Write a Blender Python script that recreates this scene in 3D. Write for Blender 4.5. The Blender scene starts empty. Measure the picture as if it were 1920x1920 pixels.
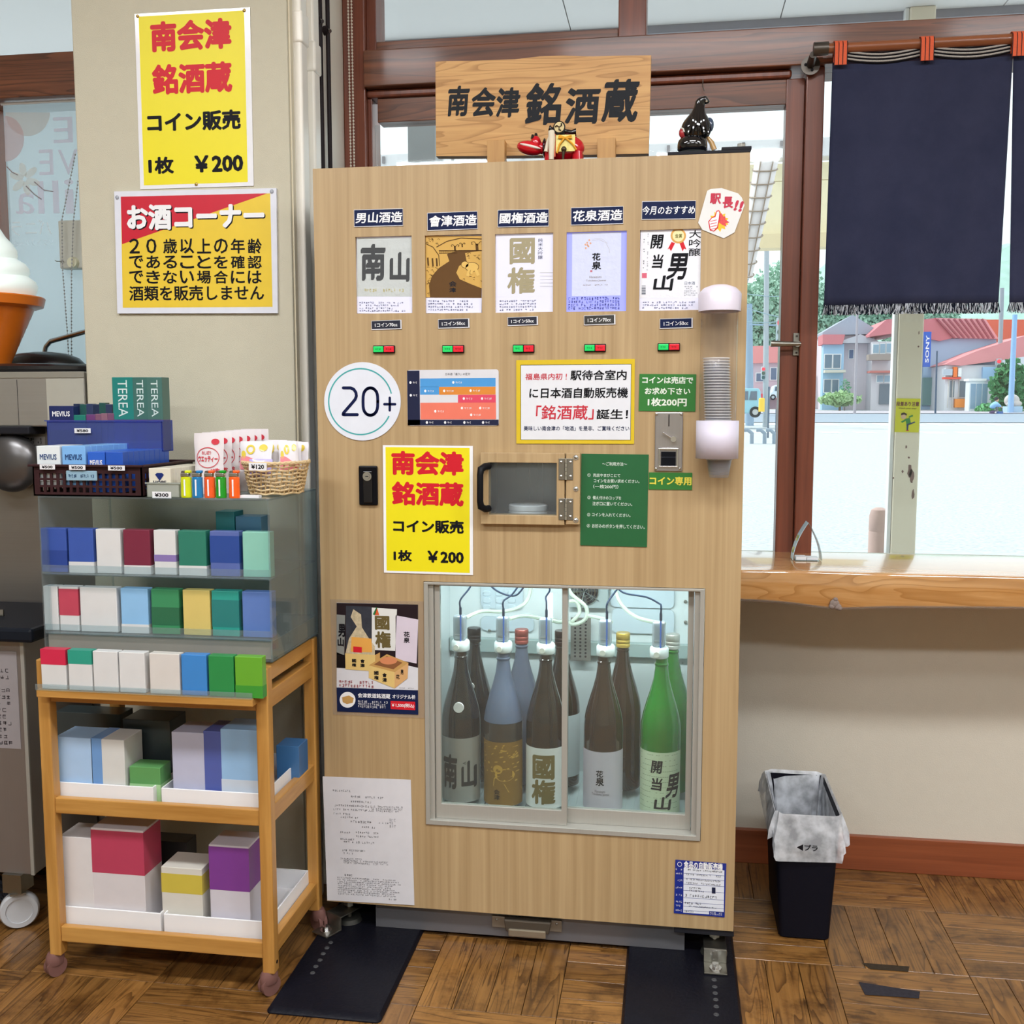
import bpy, bmesh, math, random
from mathutils import Vector, Matrix
random.seed(7)
C = bpy.context.scene.collection
SC = bpy.context.scene

# ------------------------------------------------------------------ camera
FPX, YAW, PITCH, ROLL = 1929.06, 0.1532, 0.1004, -0.0008
CAM = Vector((0.8167, -2.3151, 1.2827))
FW = Vector((-math.sin(YAW)*math.cos(PITCH), math.cos(YAW)*math.cos(PITCH), -math.sin(PITCH)))
R0 = Vector((math.cos(YAW), math.sin(YAW), 0)); U0 = R0.cross(FW)
RT = R0*math.cos(ROLL)+U0*math.sin(ROLL); UP = U0*math.cos(ROLL)-R0*math.sin(ROLL)
cd = bpy.data.cameras.new('camera'); cam = bpy.data.objects.new('camera', cd); C.objects.link(cam)
cd.sensor_width = 36; cd.lens = FPX/1920*36; cd.clip_end = 1000; cd.clip_start = 0.02
cam.matrix_world = Matrix(((RT.x, UP.x, -FW.x, CAM.x), (RT.y, UP.y, -FW.y, CAM.y), (RT.z, UP.z, -FW.z, CAM.z), (0, 0, 0, 1)))
SC.camera = cam

def at(px, py, Y=None, Z=None, X=None):
    "world point that pixel (px,py) of the photograph shows, on the plane y=Y, z=Z or x=X"
    d = FW*FPX+RT*(px-960)-UP*(py-960)
    t = (Y-CAM.y)/d.y if Y is not None else ((Z-CAM.z)/d.z if Z is not None else (X-CAM.x)/d.x)
    return CAM+d*t

# ------------------------------------------------------------------ world, sun, lamps, exposure
SC.view_settings.view_transform = 'Standard'; SC.view_settings.look = 'None'
SC.view_settings.gamma = 1; SC.view_settings.use_curve_mapping = False
SC.view_settings.exposure = 0.0
SC.cycles.transparent_max_bounces = 48
w = bpy.data.worlds.new('sky'); SC.world = w; w.use_nodes = True
nt = w.node_tree; nt.nodes.clear()
wo = nt.nodes.new('ShaderNodeOutputWorld'); bg = nt.nodes.new('ShaderNodeBackground'); nt.links.new(bg.outputs[0], wo.inputs[0])
tc = nt.nodes.new('ShaderNodeTexCoord'); nz = nt.nodes.new('ShaderNodeTexNoise'); nz.inputs['Scale'].default_value = 2.2; nz.inputs['Detail'].default_value = 5
cr = nt.nodes.new('ShaderNodeValToRGB'); cr.color_ramp.elements[0].position = .42; cr.color_ramp.elements[1].position = .62
cr.color_ramp.elements[0].color = (.90, .955, 1.0, 1); cr.color_ramp.elements[1].color = (1, 1, 1, 1)
nt.links.new(tc.outputs['Generated'], nz.inputs['Vector']); nt.links.new(nz.outputs[0], cr.inputs[0]); nt.links.new(cr.outputs[0], bg.inputs[0])
bg.inputs[1].default_value = 1.75
sl = bpy.data.lights.new('sun', 'SUN'); sl.energy = 3.4; sl.angle = .03; sl.color = (1, .96, .9)
so = bpy.data.objects.new('sun', sl); C.objects.link(so)
so.rotation_euler = Vector((-.85, .35, 1.0)).to_track_quat('Z', 'Y').to_euler()
LAMPS = [(-.9, -1.6), (.9, -1.6), (2.6, -1.6), (-.9, -3.6), (.9, -3.6), (2.6, -3.6), (4.2, -2.4)]
for (lx, ly) in LAMPS:
    al = bpy.data.lights.new('ceiling_lamp', 'AREA'); al.shape = 'RECTANGLE'; al.size = 1.2; al.size_y = .3; al.energy = 39; al.color = (.94, .97, 1)
    ao = bpy.data.objects.new('ceiling_lamp', al); C.objects.link(ao); ao.location = (lx, ly, 2.93)

# ------------------------------------------------------------------ materials
def lin(c): return c/12.92 if c <= .04045 else ((c+.055)/1.055)**2.4
def H(h):
    h = h.lstrip('#'); return tuple(lin(int(h[i:i+2], 16)/255) for i in (0, 2, 4))+(1,)
MC = {}
def bsdf(name):
    m = bpy.data.materials.new(name); m.use_nodes = True
    return m, m.node_tree, m.node_tree.nodes['Principled BSDF']
def P(h, rough=.5, metal=0, coat=0, spec=.5, emit=0, noise=.06, nscale=30, bump=0, trans=0, alpha=1, bscale=300):
    key = ('P', h, rough, metal, coat, spec, emit, noise, nscale, bump, trans, alpha, bscale)
    if key in MC: return MC[key]
    m, t, b = bsdf('mat_'+h.strip('#'))
    col = H(h)
    if not noise and not metal and not emit: spec = .25
    if rough > .28 and not coat and not metal and max(col[:3]) < .35: spec = .12 if max(col[:3]) < .15 else .25
    b.inputs['Roughness'].default_value = rough; b.inputs['Metallic'].default_value = metal
    b.inputs['Coat Weight'].default_value = coat; b.inputs['Coat Roughness'].default_value = .05; b.inputs['Specular IOR Level'].default_value = spec
    b.inputs['Base Color'].default_value = col
    tcn = t.nodes.new('ShaderNodeTexCoord')
    if noise:
        n = t.nodes.new('ShaderNodeTexNoise'); n.inputs['Scale'].default_value = nscale; n.inputs['Detail'].default_value = 4
        t.links.new(tcn.outputs['Object'], n.inputs['Vector'])
        mx = t.nodes.new('ShaderNodeMix'); mx.data_type = 'RGBA'
        mx.inputs[6].default_value = tuple(c*(1-noise) for c in col[:3])+(1,); mx.inputs[7].default_value = tuple(min(1, c*(1+noise)) for c in col[:3])+(1,)
        t.links.new(n.outputs[0], mx.inputs[0]); t.links.new(mx.outputs[2], b.inputs['Base Color'])
    if bump:
        n2 = t.nodes.new('ShaderNodeTexNoise'); n2.inputs['Scale'].default_value = bscale; n2.inputs['Detail'].default_value = 3
        t.links.new(tcn.outputs['Object'], n2.inputs['Vector']); bp = t.nodes.new('ShaderNodeBump'); bp.inputs['Strength'].default_value = bump
        bp.inputs['Distance'].default_value = .002
        t.links.new(n2.outputs[0], bp.inputs['Height']); t.links.new(bp.outputs[0], b.inputs['Normal'])
    if emit:
        b.inputs['Emission Color'].default_value = col; b.inputs['Emission Strength'].default_value = emit
    if alpha < 1: b.inputs['Alpha'].default_value = alpha
    if trans: b.inputs['Transmission Weight'].default_value = trans
    MC[key] = m; return m
def CLEAR(h='#ffffff', clear=.9, rough=.03, name='clear'):
    "thin sheet of clear stuff: see-through with a fresnel gloss and a little of its own body"
    key = ('C', h, clear, rough)
    if key in MC: return MC[key]
    m = bpy.data.materials.new('mat_clear_'+h.strip('#')); m.use_nodes = True; t = m.node_tree; t.nodes.clear()
    o = t.nodes.new('ShaderNodeOutputMaterial'); tr = t.nodes.new('ShaderNodeBsdfTransparent'); tr.inputs[0].default_value = H(h)
    df = t.nodes.new('ShaderNodeBsdfDiffuse'); df.inputs[0].default_value = H(h); m1 = t.nodes.new('ShaderNodeMixShader'); m1.inputs[0].default_value = clear
    t.links.new(df.outputs[0], m1.inputs[1]); t.links.new(tr.outputs[0], m1.inputs[2])
    gl = t.nodes.new('ShaderNodeBsdfGlossy'); gl.inputs['Roughness'].default_value = rough
    lw = t.nodes.new('ShaderNodeLayerWeight'); pw = t.nodes.new('ShaderNodeMath'); pw.operation = 'POWER'; pw.inputs[1].default_value = 5; fr = t.nodes.new('ShaderNodeMath'); fr.operation = 'MULTIPLY_ADD'; fr.inputs[1].default_value = .7; fr.inputs[2].default_value = .035
    t.links.new(lw.outputs['Facing'], pw.inputs[0]); t.links.new(pw.outputs[0], fr.inputs[0]); m2 = t.nodes.new('ShaderNodeMixShader')
    t.links.new(fr.outputs[0], m2.inputs[0]); t.links.new(m1.outputs[0], m2.inputs[1]); t.links.new(gl.outputs[0], m2.inputs[2]); t.links.new(m2.outputs[0], o.inputs[0])
    MC[key] = m; return m
def BACKLIT(h, tr=.25):
    "thin sheet that lets daylight through from behind"
    key = ('B', h, tr)
    if key in MC: return MC[key]
    m = bpy.data.materials.new('sheet_'+h.strip('#')); m.use_nodes = True; t = m.node_tree; t.nodes.clear()
    o = t.nodes.new('ShaderNodeOutputMaterial'); a = t.nodes.new('ShaderNodeBsdfTranslucent'); a.inputs[0].default_value = H(h); d = t.nodes.new('ShaderNodeBsdfDiffuse'); d.inputs[0].default_value = H(h)
    x = t.nodes.new('ShaderNodeMixShader'); x.inputs[0].default_value = .35; t.links.new(a.outputs[0], x.inputs[1]); t.links.new(d.outputs[0], x.inputs[2])
    p = t.nodes.new('ShaderNodeBsdfTransparent'); y = t.nodes.new('ShaderNodeMixShader'); y.inputs[0].default_value = tr; t.links.new(x.outputs[0], y.inputs[1]); t.links.new(p.outputs[0], y.inputs[2]); t.links.new(y.outputs[0], o.inputs[0])
    MC[key] = m; return m
def WOOD(name, c1, c2, c3=None, axis='Z', fine=90, long=1.5, rough=.45, ring=0, coord='Object', rnd=0, bump=.15, coat=0, dist=1.5, contrast=(.3, .7)):
    "wood grain running along AXIS; ring > 0 adds figured cathedral grain; rnd > 0 varies it per piece"
    m, t, b = bsdf('wood_'+name)
    tcn = t.nodes.new('ShaderNodeTexCoord'); mp = t.nodes.new('ShaderNodeMapping')
    sc = {'X': (long, fine, fine), 'Y': (fine, long, fine), 'Z': (fine, fine, long)}[axis]
    mp.inputs['Scale'].default_value = sc; t.links.new(tcn.outputs[coord], mp.inputs['Vector'])
    src = mp.outputs[0]
    if rnd:
        oi = t.nodes.new('ShaderNodeObjectInfo'); mu = t.nodes.new('ShaderNodeMath'); mu.operation = 'MULTIPLY'; mu.inputs[1].default_value = 57
        ad = t.nodes.new('ShaderNodeVectorMath'); ad.operation = 'ADD'
        t.links.new(oi.outputs['Random'], mu.inputs[0]); t.links.new(mp.outputs[0], ad.inputs[0]); t.links.new(mu.outputs[0], ad.inputs[1]); src = ad.outputs[0]
    n = t.nodes.new('ShaderNodeTexNoise'); n.inputs['Scale'].default_value = 1; n.inputs['Detail'].default_value = 5; n.inputs['Roughness'].default_value = .6; n.inputs['Distortion'].default_value = .3
    t.links.new(src, n.inputs['Vector'])
    cr = t.nodes.new('ShaderNodeValToRGB'); cr.color_ramp.elements[0].position, cr.color_ramp.elements[1].position = contrast
    cr.color_ramp.elements[0].color = H(c2); cr.color_ramp.elements[1].color = H(c1)
    t.links.new(n.outputs[0], cr.inputs[0]); out = cr.outputs[0]; hgt = n.outputs[0]
    if ring:
        mp2 = t.nodes.new('ShaderNodeMapping'); s2 = {'X': (ring*.07, ring, ring), 'Y': (ring, ring*.07, ring), 'Z': (ring, ring, ring*.07)}[axis]
        mp2.inputs['Scale'].default_value = s2; t.links.new(tcn.outputs[coord], mp2.inputs['Vector']); s = mp2.outputs[0]
        if rnd:
            ad2 = t.nodes.new('ShaderNodeVectorMath'); ad2.operation = 'ADD'; t.links.new(mp2.outputs[0], ad2.inputs[0]); t.links.new(mu.outputs[0], ad2.inputs[1]); s = ad2.outputs[0]
        n3 = t.nodes.new('ShaderNodeTexNoise'); n3.inputs['Scale'].default_value = 1; n3.inputs['Detail'].default_value = 2; n3.inputs['Distortion'].default_value = dist
        t.links.new(s, n3.inputs['Vector'])
        mm = t.nodes.new('ShaderNodeMath'); mm.operation = 'MULTIPLY'; mm.inputs[1].default_value = 14; t.links.new(n3.outputs[0], mm.inputs[0])
        fr = t.nodes.new('ShaderNodeMath'); fr.operation = 'FRACT'; t.links.new(mm.outputs[0], fr.inputs[0])
        c4 = t.nodes.new('ShaderNodeValToRGB'); c4.color_ramp.elements[0].position = .0; c4.color_ramp.elements[0].color = (0, 0, 0, 1)
        c4.color_ramp.elements[1].position = .35; c4.color_ramp.elements[1].color = (1, 1, 1, 1); e = c4.color_ramp.elements.new(.97); e.color = (1, 1, 1, 1); e = c4.color_ramp.elements.new(1); e.color = (.1, .1, .1, 1)
        t.links.new(fr.outputs[0], c4.inputs[0])
        mx = t.nodes.new('ShaderNodeMix'); mx.data_type = 'RGBA'; mx.inputs[6].default_value = H(c3 or c2); c4.color_ramp.elements[0].color = (.2, .2, .2, 1); c4.color_ramp.elements[3].color = (.3, .3, .3, 1)
        t.links.new(c4.outputs[0], mx.inputs[0]); t.links.new(out, mx.inputs[7]); out = mx.outputs[2]
    if rnd:
        n5 = t.nodes.new('ShaderNodeTexNoise'); n5.inputs['Scale'].default_value = 11; n5.inputs['Detail'].default_value = 6; n5.inputs['Roughness'].default_value = .7
        ad5 = t.nodes.new('ShaderNodeVectorMath'); ad5.operation = 'ADD'; t.links.new(tcn.outputs[coord], ad5.inputs[0]); t.links.new(mu.outputs[0], ad5.inputs[1]); t.links.new(ad5.outputs[0], n5.inputs['Vector'])
        c5 = t.nodes.new('ShaderNodeValToRGB'); c5.color_ramp.elements[0].position = .32; c5.color_ramp.elements[0].color = (.42, .38, .34, 1); c5.color_ramp.elements[1].position = .52; c5.color_ramp.elements[1].color = (1, 1, 1, 1); t.links.new(n5.outputs[0], c5.inputs[0])
        m5 = t.nodes.new('ShaderNodeMix'); m5.data_type = 'RGBA'; m5.blend_type = 'MULTIPLY'; m5.inputs[0].default_value = 1; t.links.new(out, m5.inputs[6]); t.links.new(c5.outputs[0], m5.inputs[7]); out = m5.outputs[2]
        hs = t.nodes.new('ShaderNodeHueSaturation'); mr = t.nodes.new('ShaderNodeMapRange'); mr.inputs[3].default_value = 1-rnd; mr.inputs[4].default_value = 1+rnd
        t.links.new(oi.outputs['Random'], mr.inputs[0]); t.links.new(mr.outputs[0], hs.inputs['Value']); t.links.new(out, hs.inputs['Color']); out = hs.outputs[0]
    t.links.new(out, b.inputs['Base Color']); b.inputs['Roughness'].default_value = rough; b.inputs['Coat Weight'].default_value = coat; b.inputs['Coat Roughness'].default_value = .12
    if bump:
        bp = t.nodes.new('ShaderNodeBump'); bp.inputs['Strength'].default_value = bump; bp.inputs['Distance'].default_value = .001
        t.links.new(hgt, bp.inputs['Height']); t.links.new(bp.outputs[0], b.inputs['Normal'])
    return m
def BRUSHED(h, rough=.32, axis='X', name='steel', metal=1):
    m, t, b = bsdf(name); tcn = t.nodes.new('ShaderNodeTexCoord'); mp = t.nodes.new('ShaderNodeMapping')
    mp.inputs['Scale'].default_value = {'X': (3, 400, 400), 'Z': (400, 400, 3), 'Y': (400, 3, 400)}[axis]
    t.links.new(tcn.outputs['Object'], mp.inputs[0]); n = t.nodes.new('ShaderNodeTexNoise'); n.inputs['Scale'].default_value = 1; n.inputs['Detail'].default_value = 3
    t.links.new(mp.outputs[0], n.inputs['Vector']); mr = t.nodes.new('ShaderNodeMapRange'); mr.inputs[3].default_value = rough*.75; mr.inputs[4].default_value = rough*1.3
    t.links.new(n.outputs[0], mr.inputs[0]); t.links.new(mr.outputs[0], b.inputs['Roughness'])
    c = H(h); mx = t.nodes.new('ShaderNodeMix'); mx.data_type = 'RGBA'; mx.inputs[6].default_value = tuple(v*.88 for v in c[:3])+(1,); mx.inputs[7].default_value = c
    t.links.new(n.outputs[0], mx.inputs[0]); t.links.new(mx.outputs[2], b.inputs['Base Color']); b.inputs['Metallic'].default_value = metal
    return m

M = dict(
    panel=WOOD('laminate', '#C0A57C', '#A88C64', axis='Z', fine=70, long=1.1, rough=.42, bump=.03, contrast=(.28, .72)),
    frame=WOOD('frame', '#8A4A32', '#6A3524', axis='Z', fine=60, long=2, rough=.4, bump=.1, coat=.2),
    frameh=WOOD('frame_across', '#8A5438', '#5E3826', '#4A2C20', axis='X', fine=60, long=3, rough=.42, ring=12, bump=.15, coat=.2, dist=.5),
    base=WOOD('baseboard', '#9A5230', '#7C3E22', axis='X', fine=60, long=1.5, rough=.35, bump=.05, coat=.3),
    floor=WOOD('parquet', '#9A6E3A', '#704A22', '#452A12', axis='X', fine=75, long=4, rough=.32, ring=13, rnd=.20, bump=.3, coat=.25, dist=1.0, contrast=(.25, .75)),
    counter=WOOD('counter', '#D6A266', '#BC8244', '#A87034', axis='X', fine=50, long=2.5, rough=.2, ring=9, bump=.02, coat=1, dist=1.0),
    sign=WOOD('sign', '#D4A566', '#BE8C50', '#A07038', axis='X', fine=70, long=3, rough=.5, ring=16, bump=.05, dist=.35),
    pine=WOOD('pine', '#CC9850', '#AC7836', axis='Z', fine=40, long=3, rough=.4, bump=.04, coat=.2),
    alu=BRUSHED('#B4B2AA', .4, 'Z', 'aluminium', metal=.25), steel=BRUSHED('#B4B0AC', .36, 'X', 'stainless'),
    wall=P('#C9C3AE', .75, noise=.04, bump=.5, bscale=500), wallb=P('#D6CFC0', .7, noise=.03, bump=.3, bscale=350),
    white=P('#ECECEE', .5, noise=.02), paper=P('#E9E9EC', .35, noise=.02), black=P('#15151A', .4), blackg=P('#0C0D12', .08, coat=1),
    chrome=P('#D8D8DA', .15, metal=1, noise=0), zinc=P('#9A9890', .38, metal=1, noise=.15), dark=P('#26262B', .5),
)
# ------------------------------------------------------------------ mesh building
ORG = {}
class MB:
    def __init__(s): s.v = []; s.f = []
    def add(s, v, f):
        o = len(s.v); s.v += [tuple(p) for p in v]; s.f += [tuple(i+o for i in q) for q in f]; return s
    def box(s, x0, x1, y0, y1, z0, z1):
        return s.add([(x0, y0, z0), (x1, y0, z0), (x1, y1, z0), (x0, y1, z0), (x0, y0, z1), (x1, y0, z1), (x1, y1, z1), (x0, y1, z1)],
                     [(0, 3, 2, 1), (4, 5, 6, 7), (0, 1, 5, 4), (1, 2, 6, 5), (2, 3, 7, 6), (3, 0, 4, 7)])
    def bar(s, a, b, w, h, up=(0, 0, 1)):
        a, b = Vector(a), Vector(b); d = (b-a).normalized(); r = d.cross(Vector(up)).normalized()*w/2; u = r.cross(d).normalized()*h/2
        vs = [a-r-u, a+r-u, a+r+u, a-r+u, b-r-u, b+r-u, b+r+u, b-r+u]
        return s.add(vs, [(0, 1, 2, 3), (7, 6, 5, 4), (0, 4, 5, 1), (1, 5, 6, 2), (2, 6, 7, 3), (3, 7, 4, 0)])
    def cyl(s, a, b, r0, r1=None, n=20):
        a, b = Vector(a), Vector(b); r1 = r0 if r1 is None else r1
        return s.tube([a, b], [r0, r1], n)
    def tube(s, pts, r, n=8, caps=True):
        pts = [Vector(p) for p in pts]; rs = r if isinstance(r, (list, tuple)) else [r]*len(pts)
        vs = []; ref = None
        for i, p in enumerate(pts):
            d = (pts[min(i+1, len(pts)-1)]-pts[max(i-1, 0)])
            d = d.normalized() if d.length > 1e-9 else Vector((0, 0, 1))
            if ref is None: ref = Vector((0, 0, 1)) if abs(d.z) < .9 else Vector((1, 0, 0))
            x = d.cross(ref).normalized(); y = x.cross(d).normalized(); ref = y
            for k in range(n):
                a = 2*math.pi*k/n; vs.append(p+x*math.cos(a)*rs[i]+y*math.sin(a)*rs[i])
        fs = [(i*n+k, i*n+(k+1) % n, (i+1)*n+(k+1) % n, (i+1)*n+k) for i in range(len(pts)-1) for k in range(n)]
        if caps: fs += [tuple(range(n))[::-1], tuple(range((len(pts)-1)*n, len(pts)*n))]
        return s.add(vs, fs)
    def lathe(s, c, prof, n=28, sx=1, sy=1, a0=0, a1=2*math.pi):
        full = abs(a1-a0-2*math.pi) < 1e-6; m = n if full else n+1; vs = []
        for (r, z) in prof:
            for k in range(m):
                a = a0+(a1-a0)*k/n; vs.append((c[0]+math.cos(a)*r*sx, c[1]+math.sin(a)*r*sy, c[2]+z))
        fs = [(i*m+k, i*m+(k+1) % m, (i+1)*m+(k+1) % m, (i+1)*m+k) for i in range(len(prof)-1) for k in range(n if not full else m)]
        return s.add(vs, fs)
    def ball(s, c, rx, ry=None, rz=None, n=14, m=8, rot=None):
        ry = ry or rx; rz = rz or rx; vs = []
        for i in range(m+1):
            th = math.pi*i/m
            for k in range(n):
                a = 2*math.pi*k/n; q = Vector((math.sin(th)*math.cos(a)*rx, math.sin(th)*math.sin(a)*ry, math.cos(th)*rz))
                vs.append(Vector(c)+(rot @ q if rot else q))
        return s.add(vs, [(i*n+k, (i+1)*n+k, (i+1)*n+(k+1) % n, i*n+(k+1) % n) for i in range(m) for k in range(n)])
    def prism(s, poly, y0, y1):
        "poly in x,z (any winding), extruded along y"
        A = sum(poly[i][0]*poly[(i+1) % len(poly)][1]-poly[(i+1) % len(poly)][0]*poly[i][1] for i in range(len(poly)))
        if A < 0: poly = poly[::-1]
        n = len(poly); vs = [(x, y0, z) for x, z in poly]+[(x, y1, z) for x, z in poly]
        return s.add(vs, [tuple(range(n)), tuple(range(2*n-1, n-1, -1))]+[(i, i+n, (i+1) % n+n, (i+1) % n) for i in range(n)])
    def flat(s, poly, y):
        A = sum(poly[i][0]*poly[(i+1) % len(poly)][1]-poly[(i+1) % len(poly)][0]*poly[i][1] for i in range(len(poly)))
        if A < 0: poly = poly[::-1]
        return s.add([(x, y, z) for x, z in poly], [tuple(range(len(poly)))])
    def grid(s, fn, nu, nv):
        vs = [fn(i/nu, j/nv) for j in range(nv+1) for i in range(nu+1)]
        return s.add(vs, [(j*(nu+1)+i, j*(nu+1)+i+1, (j+1)*(nu+1)+i+1, (j+1)*(nu+1)+i) for j in range(nv) for i in range(nu)])
    def xf(s, mat):
        s.v = [tuple(mat @ Vector(p)) for p in s.v]; return s
    def build(s, name, mat, parent=None, smooth=False, bev=0, seg=2, solid=0, local=False, sub=0):
        me = bpy.data.meshes.new(name); off = ORG.get(parent.name, Vector()) if (parent is not None and not local) else Vector()
        me.from_pydata([(x-off.x, y-off.y, z-off.z) for x, y, z in s.v], [], s.f); me.validate(); me.update()
        o = bpy.data.objects.new(name, me); C.objects.link(o); me.materials.append(mat)
        if smooth:
            me.polygons.foreach_set('use_smooth', [True]*len(me.polygons))
            md = o.modifiers.new('es', 'EDGE_SPLIT'); md.split_angle = math.radians(40)
        if solid: md = o.modifiers.new('so', 'SOLIDIFY'); md.thickness = solid; md.offset = 0
        if bev: md = o.modifiers.new('bv', 'BEVEL'); md.width = bev; md.segments = seg; md.limit_method = 'ANGLE'
        if sub: md = o.modifiers.new('ss', 'SUBSURF'); md.levels = md.render_levels = sub
        if parent is not None: o.parent = parent; ORG[o.name] = off.copy()
        return o
def tag(o, label=None, cat=None, group=None, kind=None):
    if label: o['label'] = label
    if cat: o['category'] = cat
    if group: o['group'] = group
    if kind: o['kind'] = kind
    return o
def thing(name, label, cat, loc, group=None):
    o = bpy.data.objects.new(name, None); C.objects.link(o); o.location = loc; o.empty_display_size = .02; ORG[o.name] = Vector(loc)
    return tag(o, label, cat, group)
def struct(name, loc=(0, 0, 0), label=None):
    o = bpy.data.objects.new(name, None); C.objects.link(o); o.location = loc; ORG[o.name] = Vector(loc); return tag(o, label, kind='structure')
def copy_tree(o, loc=None, parent=None, label=None, rot=None):
    c = o.copy(); C.objects.link(c)
    if parent is not None: c.parent = parent
    if loc is not None: c.location = loc
    if rot is not None: c.rotation_euler = rot
    if label: c['label'] = label
    for ch in list(o.children): copy_tree(ch, parent=c)
    return c
# ------------------------------------------------------------------ lettering
GC = {}
def glyphs(s):
    k = s
    if k not in GC:
        cu = bpy.data.curves.new('t', 'FONT'); cu.body = s; cu.size = 1; cu.resolution_u = 2; cu.fill_mode = 'FRONT'
        o = bpy.data.objects.new('t', cu); C.objects.link(o)
        dg = bpy.context.evaluated_depsgraph_get(); me = o.evaluated_get(dg).to_mesh()
        vs = [(v.co.x, v.co.y) for v in me.vertices]; fs = [tuple(p.vertices) for p in me.polygons]
        o.evaluated_get(dg).to_mesh_clear(); bpy.data.objects.remove(o); bpy.data.curves.remove(cu)
        GC[k] = (vs, fs)
    return GC[k]
def text(mb, s, rect, y=0, bold=.012, shear=0, fn=None, mirror=False, vert=False, brush=False):
    "fit the string into rect (x0,z0,x1,z1); fn maps (x,z) to a point"
    x0, z0, x1, z1 = rect
    if vert:
        n = len(s)
        for i, ch in enumerate(s):
            if ch != ' ': text(mb, ch, (x0, z1-(z1-z0)*(i+.94)/n, x1, z1-(z1-z0)*(i+.06)/n), y, bold, shear, fn, mirror, brush=brush)
        return mb
    vs, fs = glyphs(s)
    if not vs: return mb
    a = min(v[0] for v in vs); b = max(v[0] for v in vs); c = min(v[1] for v in vs); d = max(v[1] for v in vs)
    a -= bold; b += bold; c -= bold; d += bold
    sx = (x1-x0)/max(b-a, 1e-6); sz = (z1-z0)/max(d-c, 1e-6)
    if bold <= .004: pen = [(0, 0)]
    elif brush: pen = [(0, 0)]+[(bold*math.cos(t)*math.cos(.9)-bold*.45*math.sin(t)*math.sin(.9), bold*math.cos(t)*math.sin(.9)+bold*.45*math.sin(t)*math.cos(.9)) for t in [math.pi*i/5 for i in range(10)]]
    else: pen = [(bold*math.cos(t), bold*math.sin(t)) for t in [math.pi*i/4 for i in range(8)]]
    for n_, (pu, pv) in enumerate(pen):
        out = []
        for (u, v) in vs:
            xx = (u+pu-a)*sx; zz = (v+pv-c)*sz
            if mirror: xx = (x1-x0)-xx
            xx += shear*(zz-(z1-z0)/2)
            X, Z = x0+xx, z0+zz
            p_ = fn(X, Z) if fn else (X, y, Z)
            out.append((p_[0], p_[1]-n_*.000015, p_[2]))
        mb.add(out, [q[::-1] for q in fs] if mirror else fs)
    return mb
def scribble(mb, rect, rows, y=0, fill=.8, h=.5, step=None, seed=1):
    "rows of tiny illegible print: short strokes"
    r = random.Random(seed); x0, z0, x1, z1 = rect; rh = (z1-z0)/rows; cw = step or rh*.8
    for i in range(rows):
        x = x0; end = x1-(x1-x0)*r.random()*(1-fill)*1.6
        zc = z1-(i+.5)*rh
        while x+cw < end:
            if r.random() > .1:
                hh = rh*h/2; t = rh*.05; q = r.random(); e = cw*r.uniform(.6, .8)
                for zz in r.sample((-hh, -hh*.3, hh*.35, hh*.9), r.choice((1, 2, 2, 3))): mb.flat([(x+e*r.uniform(0, .25), zc+zz-t), (x+e, zc+zz-t), (x+e, zc+zz+t), (x+e*.1, zc+zz+t)], y)
                for xx in r.sample((.05, .35, .6, .9), r.choice((1, 1, 2))): mb.flat([(x+e*xx, zc-hh*r.uniform(.6, 1)), (x+e*xx+2*t, zc-hh), (x+e*(xx+r.uniform(-.12, .12))+2*t, zc+hh), (x+e*xx, zc+hh*r.uniform(.5, 1))], y)
            x += cw
    return mb
def curved_text(rows, fn, mat, name, parent, bold=.02, step=.004, **k):
    "lettering laid round a curved surface: the flat glyphs are cut into narrow columns before they are bent"
    mb = MB()
    for t_, r_ in rows: text(mb, t_, r_, bold=bold, **k)
    me = bpy.data.meshes.new('t'); me.from_pydata(mb.v, [], mb.f); bm = bmesh.new(); bm.from_mesh(me)
    x = min(v[0] for v in mb.v)+step; x1 = max(v[0] for v in mb.v)
    while x < x1:
        bmesh.ops.bisect_plane(bm, geom=bm.verts[:]+bm.edges[:]+bm.faces[:], plane_co=(x, 0, 0), plane_no=(1, 0, 0)); x += step
    bm.verts.index_update(); out = MB().add([fn(v.co.x, v.co.z, .0005-v.co.y) for v in bm.verts], [tuple(v.index for v in f.verts) for f in bm.faces]); bm.free(); bpy.data.meshes.remove(me)
    return out.build(name, mat, parent)
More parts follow.
